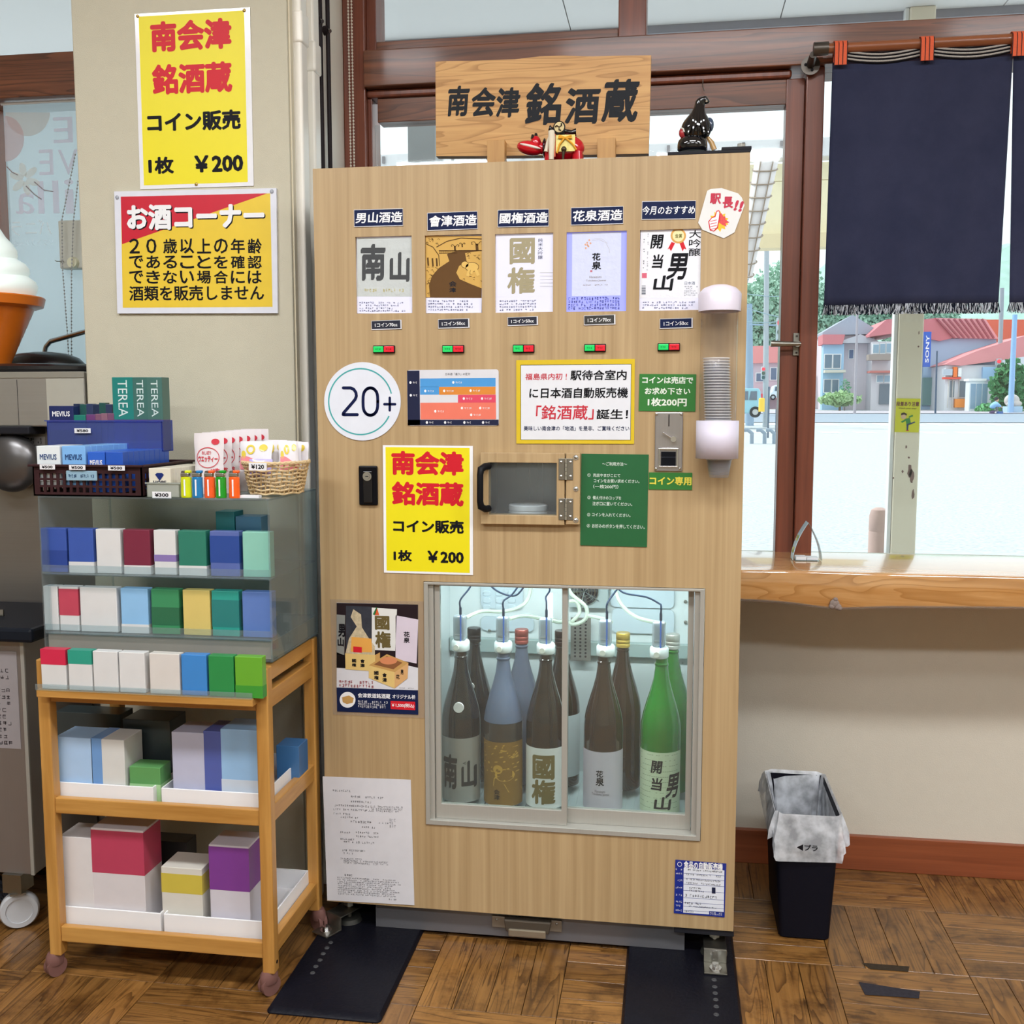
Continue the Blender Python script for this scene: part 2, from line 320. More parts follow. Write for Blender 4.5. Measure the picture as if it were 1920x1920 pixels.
class Sheet:
    "a flat printed sheet on the plane y=Y, its corners taken from the photograph (tl,tr,br,bl pixels)"
    def __init__(s, name, label, cat, quad, Y, mat, z=None, thick=.0008, gap=.0012, zoom=(0, 0, 1), group=None, parent=None, round_=0, poly=None):
        s.zoom = zoom; s.Y = Y
        q = [s.w(*c) for c in quad]
        cen = sum(q, Vector())/4; e = ((q[1]-q[0])+(q[2]-q[3]))/2; u = ((q[0]-q[3])+(q[1]-q[2]))/2
        s.W, s.Hh = e.length, u.length; s.ang = math.atan2(e.z, e.x); s.c = Vector((cen.x, Y-gap-thick, cen.z)); s.t = thick
        mb = MB(); W, Hh = s.W/2, s.Hh/2
        if poly: pl = [s.l(*p) for p in poly]
        elif round_:
            pl = []; r = round_
            for (cx, cz, a0) in ((W-r, Hh-r, 0), (-W+r, Hh-r, 90), (-W+r, -Hh+r, 180), (W-r, -Hh+r, 270)):
                for k in range(5): a = math.radians(a0+k*22.5); pl.append((cx+r*math.cos(a), cz+r*math.sin(a)))
        else: pl = [(-W, -Hh), (W, -Hh), (W, Hh), (-W, Hh)]
        s.o = mb.prism(pl, 0, thick).build(name, mat)
        s.o.location = s.c; s.o.rotation_euler = (0, -s.ang, 0); s.n = 0
        if cat: tag(s.o, label, cat, group)
        if parent is not None:
            s.o.parent = parent; s.o.location = s.c-ORG[parent.name]
    def w(s, x, y):
        ox, oy, k = s.zoom; return at(ox+x*k, oy+y*k, Y=s.Y)
    def l(s, x, y):
        p = s.w(x, y)-s.c; ca, sa = math.cos(s.ang), math.sin(s.ang); return (p.x*ca+p.z*sa, -p.x*sa+p.z*ca)
    def rect(s, x0, y0, x1, y1):
        a = s.l((x0+x1)/2, y0); b = s.l((x0+x1)/2, y1); c = s.l(x0, (y0+y1)/2); d = s.l(x1, (y0+y1)/2)
        return (c[0], b[1], d[0], a[1])
    def put(s, mb, name, mat, parent=None):
        o = mb.build(name, mat, local=True); o.parent = parent or s.o; return o
    def yy(s, k=1): return -.00015*k
    def text(s, t, r, mat, name='lettering', k=3, **kw):
        return s.put(text(MB(), t, s.rect(*r), s.yy(k), **kw), name, mat)
    def texts(s, rows, mat, name='lettering', k=3, **kw):
        mb = MB()
        for t, r in rows: text(mb, t, s.rect(*r), s.yy(k), **kw)
        return s.put(mb, name, mat)
    def fill(s, r, mat, name='colour_field', k=1):
        x0, z0, x1, z1 = s.rect(*r); return s.put(MB().flat([(x0, z0), (x1, z0), (x1, z1), (x0, z1)], s.yy(k)), name, mat)
    def poly(s, pts, mat, name='colour_field', k=1):
        return s.put(MB().flat([s.l(*p) for p in pts], s.yy(k)), name, mat)
    def scrib(s, r, rows, mat, k=3, name='small_print', **kw):
        o = s.put(scribble(MB(), s.rect(*r), rows, s.yy(k), **kw), name, mat); o['kind'] = 'stuff'; return o
def holes(x0, x1, z0, z1, hs, y0, y1):
    "slab with rectangular holes"
    xs = sorted({x0, x1, *[h[0] for h in hs], *[h[2] for h in hs]}); zs = sorted({z0, z1, *[h[1] for h in hs], *[h[3] for h in hs]})
    nx, nz = len(xs)-1, len(zs)-1
    solid = [[not any(h[0]-1e-9 <= xs[i] and xs[i+1] <= h[2]+1e-9 and h[1]-1e-9 <= zs[j] and zs[j+1] <= h[3]+1e-9 for h in hs) for j in range(nz)] for i in range(nx)]
    V = {}; vs = []; fs = []
    def vi(i, j, k):
        if (i, j, k) not in V: V[(i, j, k)] = len(vs); vs.append((xs[i], (y0, y1)[k], zs[j]))
        return V[(i, j, k)]
    for i in range(nx):
        for j in range(nz):
            if not solid[i][j]: continue
            fs.append((vi(i, j, 0), vi(i+1, j, 0), vi(i+1, j+1, 0), vi(i, j+1, 0))); fs.append((vi(i, j+1, 1), vi(i+1, j+1, 1), vi(i+1, j, 1), vi(i, j, 1)))
            for (di, dj, a, b) in ((-1, 0, (i, j+1), (i, j)), (1, 0, (i+1, j), (i+1, j+1)), (0, -1, (i, j), (i+1, j)), (0, 1, (i+1, j+1), (i, j+1))):
                ii, jj = i+di, j+dj
                if not (0 <= ii < nx and 0 <= jj < nz and solid[ii][jj]):
                    fs.append((vi(*a, 0), vi(*a, 1), vi(*b, 1), vi(*b, 0)))
    return MB().add(vs, fs)
def rectframe(x0, x1, z0, z1, t, y0, y1, tb=None, tt=None):
    return holes(x0, x1, z0, z1, [(x0+t, z0+(tb or t), x1-t, z1-(tt or t))], y0, y1)
def PX(x, y, Y=0): p = at(x, y, Y=Y); return p.x, p.z

# ================================================================== ROOM
YW = .572                      # inner face of the window wall
def sbox(name, mat, *b, parent=None, bev=0, label=None):
    o = MB().box(*b).build(name, mat, parent, bev=bev)
    if parent is None: o['kind'] = 'structure'
    if label: o['label'] = label
    return o
fl = sbox('floor', P('#3A2412', .7), -4.5, 5.5, -6, YW+.05, -.12, -.008)
S = .303; GX, GY = 1.2007, .0345; pm = None; gap = .0007
pm = MB().box(-S/2+gap, S/2-gap, -S/8+gap, S/8-gap, -.008, 0)
p0 = None
for i in range(-8, 3):
    for j in range(-4, 2):
        ver = (i+j) % 2 == 0
        for k in range(4):
            cx, cy = GX+i*S+S/2, GY+j*S+S/2
            o4 = (k-1.5)*S/4
            x, y = (cx+o4, cy) if ver else (cx, cy+o4)
            if p0 is None:
                p0 = pm.build('plank', M['floor'], bev=.0005, seg=1); p0.parent = fl; q = p0
            else:
                q = p0.copy(); C.objects.link(q); q.parent = fl
            q.location = (x, y, random.uniform(-.0006, .0003)); q.rotation_euler = (0, 0, (math.pi/2 if ver else 0)+(math.pi if random.random() < .5 else 0))
# beyond the planks the floor goes on as boards too small to be told apart
bm = MB()
for i in range(-18, 14):
    for j in range(-20, 2):
        if -8 <= i < 3 and -4 <= j < 2: continue
        ver = (i+j) % 2 == 0; cx, cy = GX+i*S, GY+j*S
        for k in range(4):
            if ver: bm.box(cx+k*S/4+gap, cx+(k+1)*S/4-gap, cy+gap, cy+S-gap, -.008, 0)
            else: bm.box(cx+gap, cx+S-gap, cy+k*S/4+gap, cy+(k+1)*S/4-gap, -.008, 0)
o = bm.build('parquet_field', M['floor'], fl); o['kind'] = 'stuff'
# worn black tape left on the floor
a = [at(1615, 1805, Z=.0008), at(1705, 1812, Z=.0008), at(1703, 1822, Z=.0008), at(1632, 1817, Z=.0008)]
tp = MB().add([v for v in a], [(3, 2, 1, 0)]).build('tape_residue', P('#3B3228', .8, noise=.4, nscale=120)); tag(tp, 'narrow strip of worn black tape on the parquet, the one nearer the wall', 'tape')
a = [at(1610, 1841, Z=.0008), at(1725, 1859, Z=.0008), at(1723, 1872, Z=.0008), at(1622, 1865, Z=.0008)]
tp = MB().add([v for v in a], [(3, 2, 1, 0)]).build('tape_residue', P('#343238', .8, noise=.4, nscale=120)); tag(tp, 'wider strip of worn black tape on the parquet, the one farther from the wall', 'tape')

HB, HT = 2.165, 2.262          # header beam bottom and top
sbox('wall_back', M['wallb'], -4.5, 5.5, YW, YW+.16, -.02, .87)
sbox('baseboard_back', M['base'], -.1, 5.5, YW-.016, YW, 0, .098, bev=.002)
sbox('trim_1', M['wall'], -4.5, 5.5, YW, YW+.16, 2.95, 3.2)
sbox('ceiling', P('#E8E6E0', .8), -4.5, 5.5, -6, YW, 3.0, 3.1)
sbox('wall_left', M['wall'], -4.6, -4.5, -6, YW+.16, -.02, 3.1)
sbox('wall_right', M['wall'], 5.5, 5.6, -6, YW+.16, -.02, 3.1)
sbox('wall_rear', M['wall'], -4.6, 5.6, -6.1, -6, -.02, 3.1)
# pillar
xp0, xp1 = -.652, -.099
pl = sbox('pillar', M['wall'], xp0, xp1, .12, YW+.16, 0, 3.0, bev=.004)
# ---- window right of the pillar (behind the machine and above the counter)
W1 = struct('window_1', (0, 0, 0), 'brown wooden window frame behind the machine and counter')
jx = at(690, 130, Y=YW).x
MB().box(xp1+.001, jx, YW-.03, YW+.12, .87, 3.0).build('jamb', M['frame'], W1, bev=.003)
MB().box(jx, 5.5, YW-.045, YW+.11, HB, HT).build('header_beam', M['frameh'], W1, bev=.003)
MB().box(jx, 1.115, YW-.02, YW+.05, HB-.022, HB-.001).build('moulding', M['frame'], W1, bev=.006)
# transom lights above
tx0, tx1 = at(1160, 60, Y=YW).x, at(1212, 60, Y=YW).x
MB().box(tx0, tx1, YW-.02, YW+.11, HT, 3.0).build('mullion', M['frame'], W1, bev=.003)
z1 = at(900, 70, Y=YW).z
MB().box(jx, jx+.028, YW-.01, YW+.08, HT, 2.95).build('sash_stile', M['frame'], W1, bev=.002)
MB().box(jx+.028, tx0, YW-.01, YW+.08, HT, z1).build('sash_rail', M['frameh'], W1, bev=.002)
GL = CLEAR('#F4FAFA', .985)
MB().box(jx+.028, tx0, YW+.04, YW+.044, z1, 2.95).build('glass_pane', GL, W1)
MB().box(tx1, 5.5, YW+.04, YW+.044, HT, 2.95).build('glass_pane', GL, W1)
# sash with the lever handle, behind the machine
sx0, sx1 = at(1478, 700, Y=YW).x, at(1516, 700, Y=YW).x
sx0, sx1 = 1.103, 1.150
px1 = 1.197
zr = at(1300, 205, Y=YW).z
MB().box(sx0, sx1, YW-.008, YW+.05, .87, HB-.022).build('sash_stile', M['frame'], W1, bev=.002)
MB().box(jx+.028, sx0, YW-.008, YW+.05, zr, HB-.022).build('sash_rail', M['frameh'], W1, bev=.002)
MB().box(jx, jx+.012, YW-.008, YW+.05, .87, HB-.022).build('sash_stile', M['frame'], W1, bev=.002)
MB().box(jx+.012, sx0, YW+.02, YW+.025, .87, zr).build('glass_pane', GL, W1)
MB().box(sx1+.001, px1, YW-.03, YW+.11, .87, HB).build('mullion', M['frame'], W1, bev=.003)
MB().box(px1, 5.5, YW+.03, YW+.035, .87, HB).build('glass_pane', GL, W1)
MB().box(1.9, 1.96, YW-.03, YW+.11, .87, HB).build('mullion', M['frame'], W1, bev=.003)
MB().box(jx, 5.5, YW+.002, YW+.11, .86, .872).build('window_sill', M['frameh'], W1)
# lever handle
hc = at(1493, 646, Y=YW-.008)
hd = bpy.data.objects.new('window_handle', None); C.objects.link(hd); hd.location = (hc.x, YW-.012, hc.z); hd.parent = W1; ORG[hd.name] = Vector(hd.location); hd['label'] = 'nickel lever handle'
def _np(mb, name, mat, **k): return mb.build(name, mat, hd, **k)
MB().box(hc.x-.009, hc.x+.009, YW-.013, YW-.0085, hc.z-.03, hc.z+.03).build('backplate', M['zinc'], hd, bev=.001)
MB().cyl((hc.x, YW-.04, hc.z), (hc.x, YW-.012, hc.z), .008).tube([(hc.x+.008, YW-.036, hc.z), (hc.x-.02, YW-.04, hc.z), (hc.x-.07, YW-.042, hc.z+.001)], [.006, .0065, .009], 10).build('lever', M['zinc'], hd, smooth=True)
for dz in (-.022, .022): MB().ball((hc.x, YW-.014, hc.z+dz), .003, n=8, m=4).build('screw', M['chrome'], hd)
# screw hook above the figure
hk = at(1318, 152, Y=YW-.02)
o = MB().tube([hk+Vector((0, 0, .004)), hk, hk+Vector((-.001, -.004, -.012)), hk+Vector((.001, -.008, -.02)), hk+Vector((.004, -.006, -.026)), hk+Vector((.003, 0, -.024))], .0013, 6).build('screw_hook', M['zinc'], smooth=True)
tag(o, 'small screw hook in the brown rail above the black figurine', 'hook')
# ---- window left of the pillar
W2 = struct('window_2', (0, 0, 0), 'brown wooden window frame left of the pillar')
zt, zb = at(70, 110, Y=YW).z, at(70, 190, Y=YW).z
MB().box(-4.5, xp0+.06, YW-.045, YW+.11, zb, zt).build('header_beam', M['frameh'], W2, bev=.003)
MB().box(-4.5, xp0+.06, YW+.04, YW+.044, zt, 2.95).build('glass_pane', GL, W2)
MB().box(-4.5, xp0+.06, YW+.04, YW+.045, .87, zb).build('glass_pane', GL, W2)
xs = at(2, 600, Y=YW).x
MB().box(xs-.10, xs-.012, YW-.02, YW+.09, .87, zb).build('sash_stile', M['frame'], W2, bev=.003)

# ================================================================== THINGS ON THE PILLAR SIDE: conduits, cables, chain
sideX = xp1
def side(px, py): return at(px, py, X=sideX+.014)
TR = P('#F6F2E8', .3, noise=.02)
o = MB().box(sideX, sideX+.0012, .146, YW-.031, 0, 3.0).build('lit_side_sheet', P('#F0ECE0', .4, noise=.02)); o['kind'] = 'structure'  # added pale sheet: window light on the pillar side put into its colour
o = MB().box(sideX, sideX+.004, .128, .145, 0, 3.0).build('trim_2', P('#D9CFB4', .5)); o['kind'] = 'structure'
for n, (ya, label, zj) in enumerate(((.155, 'cream conduit nearer the front edge of the pillar side', 2.16), (.245, 'cream conduit beside the black cables on the pillar side', 2.12))):
    cdt = thing('conduit', label, 'conduit', (sideX, ya, 0), 'conduits on the pillar side')
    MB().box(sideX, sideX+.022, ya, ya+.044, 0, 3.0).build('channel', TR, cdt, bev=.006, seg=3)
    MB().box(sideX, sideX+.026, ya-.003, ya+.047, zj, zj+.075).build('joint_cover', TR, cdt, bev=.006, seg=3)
BK = P('#231A1C', .45)
for n, (px, yy, cz, label) in enumerate(((592, .325, 30, 'black cable nearer the cream conduits, clipped to the pillar side'), (608, .385, 50, 'black cable nearer the window frame, clipped to the pillar side'))):
    cb = thing('cable', label, 'cable', (sideX, yy, 1.0), 'black cables on the pillar side')
    MB().tube([(sideX+.012, yy, .3+i*.15) for i in range(19)], .006, 8).build('cord', BK, cb, smooth=True)
    zc = at(px, cz, X=sideX+.012).z
    MB().cyl((sideX, yy, zc), (sideX+.014, yy-.002, zc), .012, .012, 12).build('clip', BK, cb, smooth=True)
    MB().cyl((sideX+.014, yy-.002, zc), (sideX+.02, yy-.006, zc-.004), .006, .005, 10).build('clip_screw', M['chrome'], cb, smooth=True)
    if n == 0: pass
def beads(name, label, paths, mat, r=.0028, step=.0085, group=None):
    mb = MB()
    for pts in paths:
        pts = [Vector(p) for p in pts]; mb.tube(pts, r*.3, 5)
        for a, b in zip(pts, pts[1:]):
            L = (b-a).length; n = max(1, int(L/step))
            for i in range(n): mb.ball(a+(b-a)*(i/n), r, n=7, m=5)
    o = mb.build(name, mat, smooth=True); return tag(o, label, 'chain', group)
cx1 = YW-.06
a0, a1 = at(652, 0, Y=cx1), at(658, 300, Y=cx1)
IV = P('#E6DFD0', .35)
beads('bead_chain', 'ivory bead chain loop hanging beside the brown jamb above the machine', [[(a0.x, cx1, 2.9), (a1.x, cx1, 1.6)], [(a0.x+.008, cx1+.004, 2.9), (a1.x+.008, cx1+.004, 1.85)]], IV)
o = MB().box(a1.x+.004, a1.x+.013, cx1-.003, cx1+.009, 1.80, 1.865).build('chain_weight', P('#CFD2D8', .3, noise=.3, nscale=200), bev=.002)
tag(o, 'clear plastic weight at the lower end of the ivory bead chain', 'weight')

# ================================================================== COUNTER
random.seed(3)
def cfront(x): return .232+.006*math.sin(x*7)+.004*math.sin(x*17+1)
def cbot(x): return .808-.006*math.sin((x-1)*5)-(.010*math.exp(-((x-1.21)/.09)**2))
mb = MB(); N = 90; X0, X1 = .98, 4.5
vs = []
for i in range(N+1):
    x = X0+(X1-X0)*(i/N)**1.6; f = cfront(x); zb_ = cbot(x)
    vs += [(x, YW-.001, .89), (x, f+.012, .89), (x, f+.004, .888), (x, f, .880), (x, f+.003, (zb_+.88)/2), (x, f+.008, zb_+.008), (x, f+.02, zb_), (x, YW-.001, .81)]
fs = []
for i in range(N):
    for k in range(8): fs.append((i*8+k, i*8+(k+1) % 8, (i+1)*8+(k+1) % 8, (i+1)*8+k))
fs += [tuple(range(8))[::-1], tuple(range(N*8, N*8+8))]
ct = MB().add(vs, fs).build('counter_shelf', M['counter'], smooth=True); bc_ = M['counter'].node_tree.nodes['Principled BSDF']; bc_.inputs['Coat IOR'].default_value = 2.2; bc_.inputs['Coat Roughness'].default_value = .07
tag(ct, 'thick live-edge wooden counter fixed below the window right of the machine', 'counter')
k = at(1565, 1132, Y=.236)
mb = MB()
for (dx, dz, r) in ((0, 0, .012), (.008, -.008, .009), (-.006, -.007, .008), (.002, .010, .006), (.013, -.012, .006)): mb.ball((k.x+dx, .239, k.z+dz), r, .005, r*.9, 9, 6)
o = mb.build('knot', P('#8F8078', .8, noise=.4, nscale=250), ct, smooth=True); o['label'] = 'pale grey bark knot in the front edge'
# arched card stand on the counter
cs = at(1512, 1050, Z=.891); sy = cs.y
st = thing('card_stand', 'clear arched card stand with a pale blue card, on the counter by the brown post', 'stand', (cs.x, sy, .891))
yc = sy-.02
def arc(s_, t): # pointed arch side
    a = t*1.0; return Vector((cs.x+s_*(.036*(1-a**1.8)), yc, .892+.098*a))
mb = MB(); mb.grid(lambda u, v: arc(-1, v)+Vector((0, .05*u, 0)), 2, 14); mb.build('curved_card', P('#BFDDE6', .3, noise=.03), st, solid=.001)
mb = MB(); mb.grid(lambda u, v: arc(1, v)+Vector((0, .05*u, 0)), 2, 14); mb.build('clear_panel', CLEAR('#EAF4F4', .9), st, solid=.0015)
mb = MB().box(cs.x-.03, cs.x+.03, yc, yc+.05, .891, .8925); mb.build('base_plate', CLEAR('#E0EEF0', .8), st)
mb = MB().box(cs.x-.028, cs.x-.002, yc+.005, yc+.04, .893, .901).box(cs.x+0, cs.x+.028, yc+.008, yc+.045, .893, .899); mb.build('folded_slips', M['paper'], st)
o = text(MB(), '━━━━', (yc+.01, .91, yc+.04, .955), fn=lambda x, z: tuple(arc(-1, (z-.892)/.098)+Vector((-.0012, x-yc, 0)))); o.build('print_mark', P('#E6E36A', .5), st)

# ================================================================== NOREN
YN = YW-.10
rz = at(1740, 82, Y=YN).z; rx0 = at(1530, 90, Y=YN).x
rd = thing('curtain_rod', 'round brown wooden curtain rod with grey metal end bracket above the window', 'rod', (rx0, YN, rz))
MB().cyl((rx0, YN, rz), (2.9, YN, rz), .0135, n=20).build('pole', WOOD('rod', '#9A5A34', '#7C4428', axis='X', fine=60, long=2, rough=.35, coat=.3), rd, smooth=True)
GB = P('#5C5650', .35, metal=.8)
MB().cyl((rx0-.006, YN, rz+.001), (rx0+.03, YN, rz+.001), .0165, n=20).build('socket', GB, rd, smooth=True)
MB().cyl((rx0-.006, YN, rz-.012), (rx0-.006, YW-.05, rz-.02), .009, .011, 14).cyl((rx0-.006, YW-.050, rz-.022), (rx0-.006, YW-.0455, rz-.022), .024, n=24).build('bracket', GB, rd, smooth=True)
for dx, dz in ((-.013, -.02), (.004, -.034)): MB().ball((rx0-.006+dx, YW-.052, rz+dz), .0035, n=8, m=5).build('screw', M['dark'], rd)
def CLOTH(name, h1, h2):
    m, t, b = bsdf(name); tcn = t.nodes.new('ShaderNodeTexCoord'); n = t.nodes.new('ShaderNodeTexNoise'); n.inputs['Scale'].default_value = 6; n.inputs['Detail'].default_value = 7; n.inputs['Roughness'].default_value = .65
    t.links.new(tcn.outputs['Object'], n.inputs['Vector']); c = t.nodes.new('ShaderNodeValToRGB'); c.color_ramp.elements[0].position = .35; c.color_ramp.elements[1].position = .75
    c.color_ramp.elements[0].color = H(h1); c.color_ramp.elements[1].color = H(h2); t.links.new(n.outputs[0], c.inputs[0]); t.links.new(c.outputs[0], b.inputs['Base Color'])
    b.inputs['Roughness'].default_value = .9; b.inputs['Sheen Weight'].default_value = .08
    wv = t.nodes.new('ShaderNodeTexNoise'); wv.inputs['Scale'].default_value = 900; t.links.new(tcn.outputs['Object'], wv.inputs['Vector']); bp = t.nodes.new('ShaderNodeBump'); bp.inputs['Strength'].default_value = .3; bp.inputs['Distance'].default_value = .001
    t.links.new(wv.outputs[0], bp.inputs['Height']); t.links.new(bp.outputs[0], b.inputs['Normal']); return m
NV = CLOTH('indigo_cloth', '#1D2340', '#2C304C'); OR = P('#E0603A', .8, noise=.15, nscale=300)
ztop = at(1700, 112, Y=YN).z; zbot = at(1700, 572, Y=YN).z
for n, (xa, xb, xa2, xb2, label) in enumerate(((at(1561, 112, Y=YN).x, at(1899, 105, Y=YN).x, at(1545, 570, Y=YN).x, at(1872, 572, Y=YN).x, 'plain indigo shop curtain panel hanging full beside the brown post'),
                                        (at(1899, 105, Y=YN).x+.001, 2.16, at(1894, 572, Y=YN).x, 2.14, 'indigo shop curtain panel next to the full one, with its left edge showing'))):
    nr = thing('shop_curtain', label, 'curtain', ((xa+xb)/2, YN, ztop), 'indigo curtain panels on the wooden rod')
    def cf(u, v, xa=xa, xb=xb, xa2=xa2, xb2=xb2, n=n):
        x0_ = xa+(xa2-xa)*v; x1_ = xb+(xb2-xb)*v
        if n == 1 and v > .7: x0_ += -.004*0
        if n == 0 and v > .75: x1_ -= .0*(v-.75)
        x = x0_+(x1_-x0_)*u
        return Vector((x, YN+.008*math.sin(u*9+n)*v+.004*math.sin(u*23)*v, ztop+(zbot-ztop)*v))
    MB().grid(cf, 40, 24).build('cloth', NV, nr, smooth=True, solid=.0015)
    MB().box(xa, xb, YN-.001, YN+.002, ztop-.004, ztop+.002).build('hem', P('#2A2430', .9), nr)
    mb = MB(); mbw = MB(); r = random.Random(n)
    for i in range(1100 if n == 0 else 900):
        u = r.random(); p = cf(u, 1); l = r.uniform(.016, .024); dx = r.uniform(-.004, .004)
        (mb if r.random() < .6 else mbw).tube([p+Vector((0, r.uniform(-.003, .002), .003)), p+Vector((dx, r.uniform(-.004, .002), -l*.5)), p+Vector((dx*1.8, r.uniform(-.004, .002), -l))], .0010, 3, False)
    o = mb.build('fringe', P('#1D2233', .9), nr); o['kind'] = 'stuff'
    o = mbw.build('fringe', P('#DDE2EA', .9), nr); o['kind'] = 'stuff'; o['label'] = 'white threads of the fringe'
    bands = (1575, 1736) if n == 0 else (1907,)
    for bx in bands:
        x = at(bx, 90, Y=YN).x; bb = MB(); w_ = .016
        pts = []
        for k_ in range(17):
            a = math.pi*(.0+k_/16*1.0); pts.append((YN-.0165*math.sin(a)*1.0*0-.0165*math.cos(a), rz+.0165*math.sin(a)))
        pts = [(YN-.0165, rz-.045)]+[(YN-.0165, rz)]+[(YN-.0165*math.cos(a), rz+.0165*math.sin(a)) for a in [math.pi*i/10 for i in range(1, 10)]]+[(YN+.0165, rz), (YN+.003, rz-.045)]
        bb.grid(lambda u, v, x=x: Vector((x-w_+2*w_*u, pts[min(len(pts)-1, int(v*(len(pts)-1)+.5))][0], pts[min(len(pts)-1, int(v*(len(pts)-1)+.5))][1])), 1, len(pts)-1)
        b_ = bb.build('hanging_loop', OR, nr, solid=.002); b_['label'] = 'orange woven loop with black stripes'
        sm = MB()
        for q in (-.0155, -.005, .005, .0155):
            sm.grid(lambda u, v, x=x, q=q: Vector((x+q-.0009+.0018*u, pts[min(len(pts)-1, int(v*(len(pts)-1)+.5))][0]-.0016, pts[min(len(pts)-1, int(v*(len(pts)-1)+.5))][1])), 1, len(pts)-1)
        sm.build('stripe', M['black'], b_)
    # sagging patterned heading between loops
    hb = MB(); hw = MB()
    xs_ = [at(1587, 100, Y=YN).x, at(1724, 100, Y=YN).x, at(1748, 100, Y=YN).x, at(1893, 100, Y=YN).x] if n == 0 else [at(1918, 100, Y=YN).x, 2.15]
    for a_, b_ in zip(xs_[::2], xs_[1::2]):
        for q in range(7):
            pts2 = [(a_+(b_-a_)*i/14, YN-.003, ztop+.030-q*.0042-.010*math.sin(math.pi*i/14)*(1-.0*q)) for i in range(15)]
            (hw if q % 2 else hb).tube(pts2, .0021, 5)
    hb.build('heading_cord', M['black'], nr, smooth=True); hw.build('heading_cord', P('#B9B4AE', .9, noise=.5, nscale=400), nr, smooth=True)

# ================================================================== WASTE BIN
bc = at(1490, 1720, Z=0)
bx0, bx1, by0, by1 = 1.093, 1.213, .145, .405
# tapered open bin
bn = thing('waste_bin', 'tall narrow black waste bin by the skirting board, lined with a plastic bag', 'bin', ((bx0+bx1)/2, (by0+by1)/2, 0))
def rr(cx, cy, hx, hy, r, z, n=5):
    pts = []
    for (sx, sy_, a0) in ((1, 1, 0), (-1, 1, 90), (-1, -1, 180), (1, -1, 270)):
        for k in range(n+1):
            a = math.radians(a0+90*k/n); pts.append((cx+sx*(hx-r)+r*math.cos(a), cy+sy_*(hy-r)+r*math.sin(a), z))
    return pts
def loft(mb, rings, capb=False, capt=False):
    n = len(rings[0]); v = [p for r_ in rings for p in r_]
    f = [(i*n+k, i*n+(k+1) % n, (i+1)*n+(k+1) % n, (i+1)*n+k) for i in range(len(rings)-1) for k in range(n)]
    if capb: f.append(tuple(range(n))[::-1])
    if capt: f.append(tuple(range((len(rings)-1)*n, len(rings)*n)))
    return mb.add(v, f)
cxb, cyb = (bx0+bx1)/2, (by0+by1)/2; hz = .315
hx0, hy0, hx1, hy1 = (bx1-bx0)/2, (by1-by0)/2, (bx1-bx0)/2+.016, (by1-by0)/2+.018
mb = MB(); rings = [rr(cxb, cyb, hx0-.004, hy0-.004, .012, 0)]
rings += [rr(cxb, cyb, hx0+(hx1-hx0)*t, hy0+(hy1-hy0)*t, .014, .004+(hz-.004)*t) for t in (0, .25, .5, .75, 1)]
rings += [rr(cxb, cyb, hx0-.003+(hx1-hx0)*t, hy0-.003+(hy1-hy0)*t, .012, .006+(hz-.006)*t) for t in (1, .5, 0)]
loft(mb, rings, True, True); mb.build('bin_body', P('#12121C', .55, noise=.03, bump=.2), bn, smooth=True)
def BAGM():
    m = bpy.data.materials.new('bag_film'); m.use_nodes = True; t = m.node_tree; t.nodes.clear()
    o = t.nodes.new('ShaderNodeOutputMaterial'); tr = t.nodes.new('ShaderNodeBsdfTransparent'); b = t.nodes.new('ShaderNodeBsdfPrincipled'); b.inputs['Base Color'].default_value = H('#E8ECF2'); b.inputs['Roughness'].default_value = .3
    mx = t.nodes.new('ShaderNodeMixShader'); n = t.nodes.new('ShaderNodeTexNoise'); n.inputs['Scale'].default_value = 28; n.inputs['Detail'].default_value = 5
    tcn = t.nodes.new('ShaderNodeTexCoord'); t.links.new(tcn.outputs['Object'], n.inputs['Vector']); mr = t.nodes.new('ShaderNodeMapRange'); mr.inputs[1].default_value = .35; mr.inputs[2].default_value = .65; mr.inputs[3].default_value = .38; mr.inputs[4].default_value = .8
    t.links.new(n.outputs[0], mr.inputs[0]); t.links.new(mr.outputs[0], mx.inputs[0]); t.links.new(tr.outputs[0], mx.inputs[1]); t.links.new(b.outputs[0], mx.inputs[2]); t.links.new(mx.outputs[0], o.inputs[0]); return m
bag = thing('bin_liner', 'translucent white plastic bag folded over the rim of the black bin', 'bag', (cxb, cyb, .3))
r = random.Random(5)
def ring(z, off, wob, dz, ph):
    pts = rr(cxb, cyb, hx1+off, hy1+off, .02, z, 9); n = len(pts); out = []
    for i, p in enumerate(pts):
        a = 2*math.pi*i/n; w_ = wob*(math.sin(a*7+ph)+.6*math.sin(a*13+ph*2)+.4*math.sin(a*23+ph))
        d = Vector((p[0]-cxb, p[1]-cyb, 0)).normalized()
        front = max(0, -math.sin(a))       # hangs lower at the front
        out.append((p[0]+d.x*w_, p[1]+d.y*w_, p[2]+dz*(.5*math.sin(a*3+ph)+.5*math.sin(a*5+1))-(.045*front**2 if z < hz and off > 0 else 0)))
    return out
mb = MB()
loft(mb, [ring(.05, -.03, .004, .004, .3), ring(.12, -.022, .006, .004, .8), ring(.2, -.014, .005, .004, 1.4), ring(.28, -.008, .004, .002, 2), ring(hz+.004, -.001, .001, .002, 2.4), ring(hz+.007, .002, .001, .002, 2.5),
          ring(hz-.004, .007, .003, .003, 2.8), ring(hz-.03, .013, .006, .004, 3.2), ring(hz-.055, .014, .009, .012, 3.6)])
mb.build('film', BAGM(), bag, smooth=True)
mb = MB(); y_ = by0-.040
text(mb, '◀プラ', (cxb-.028, .24, cxb+.02, .256), y_, bold=.03)
mb.build('bag_print', M['black'], bag)

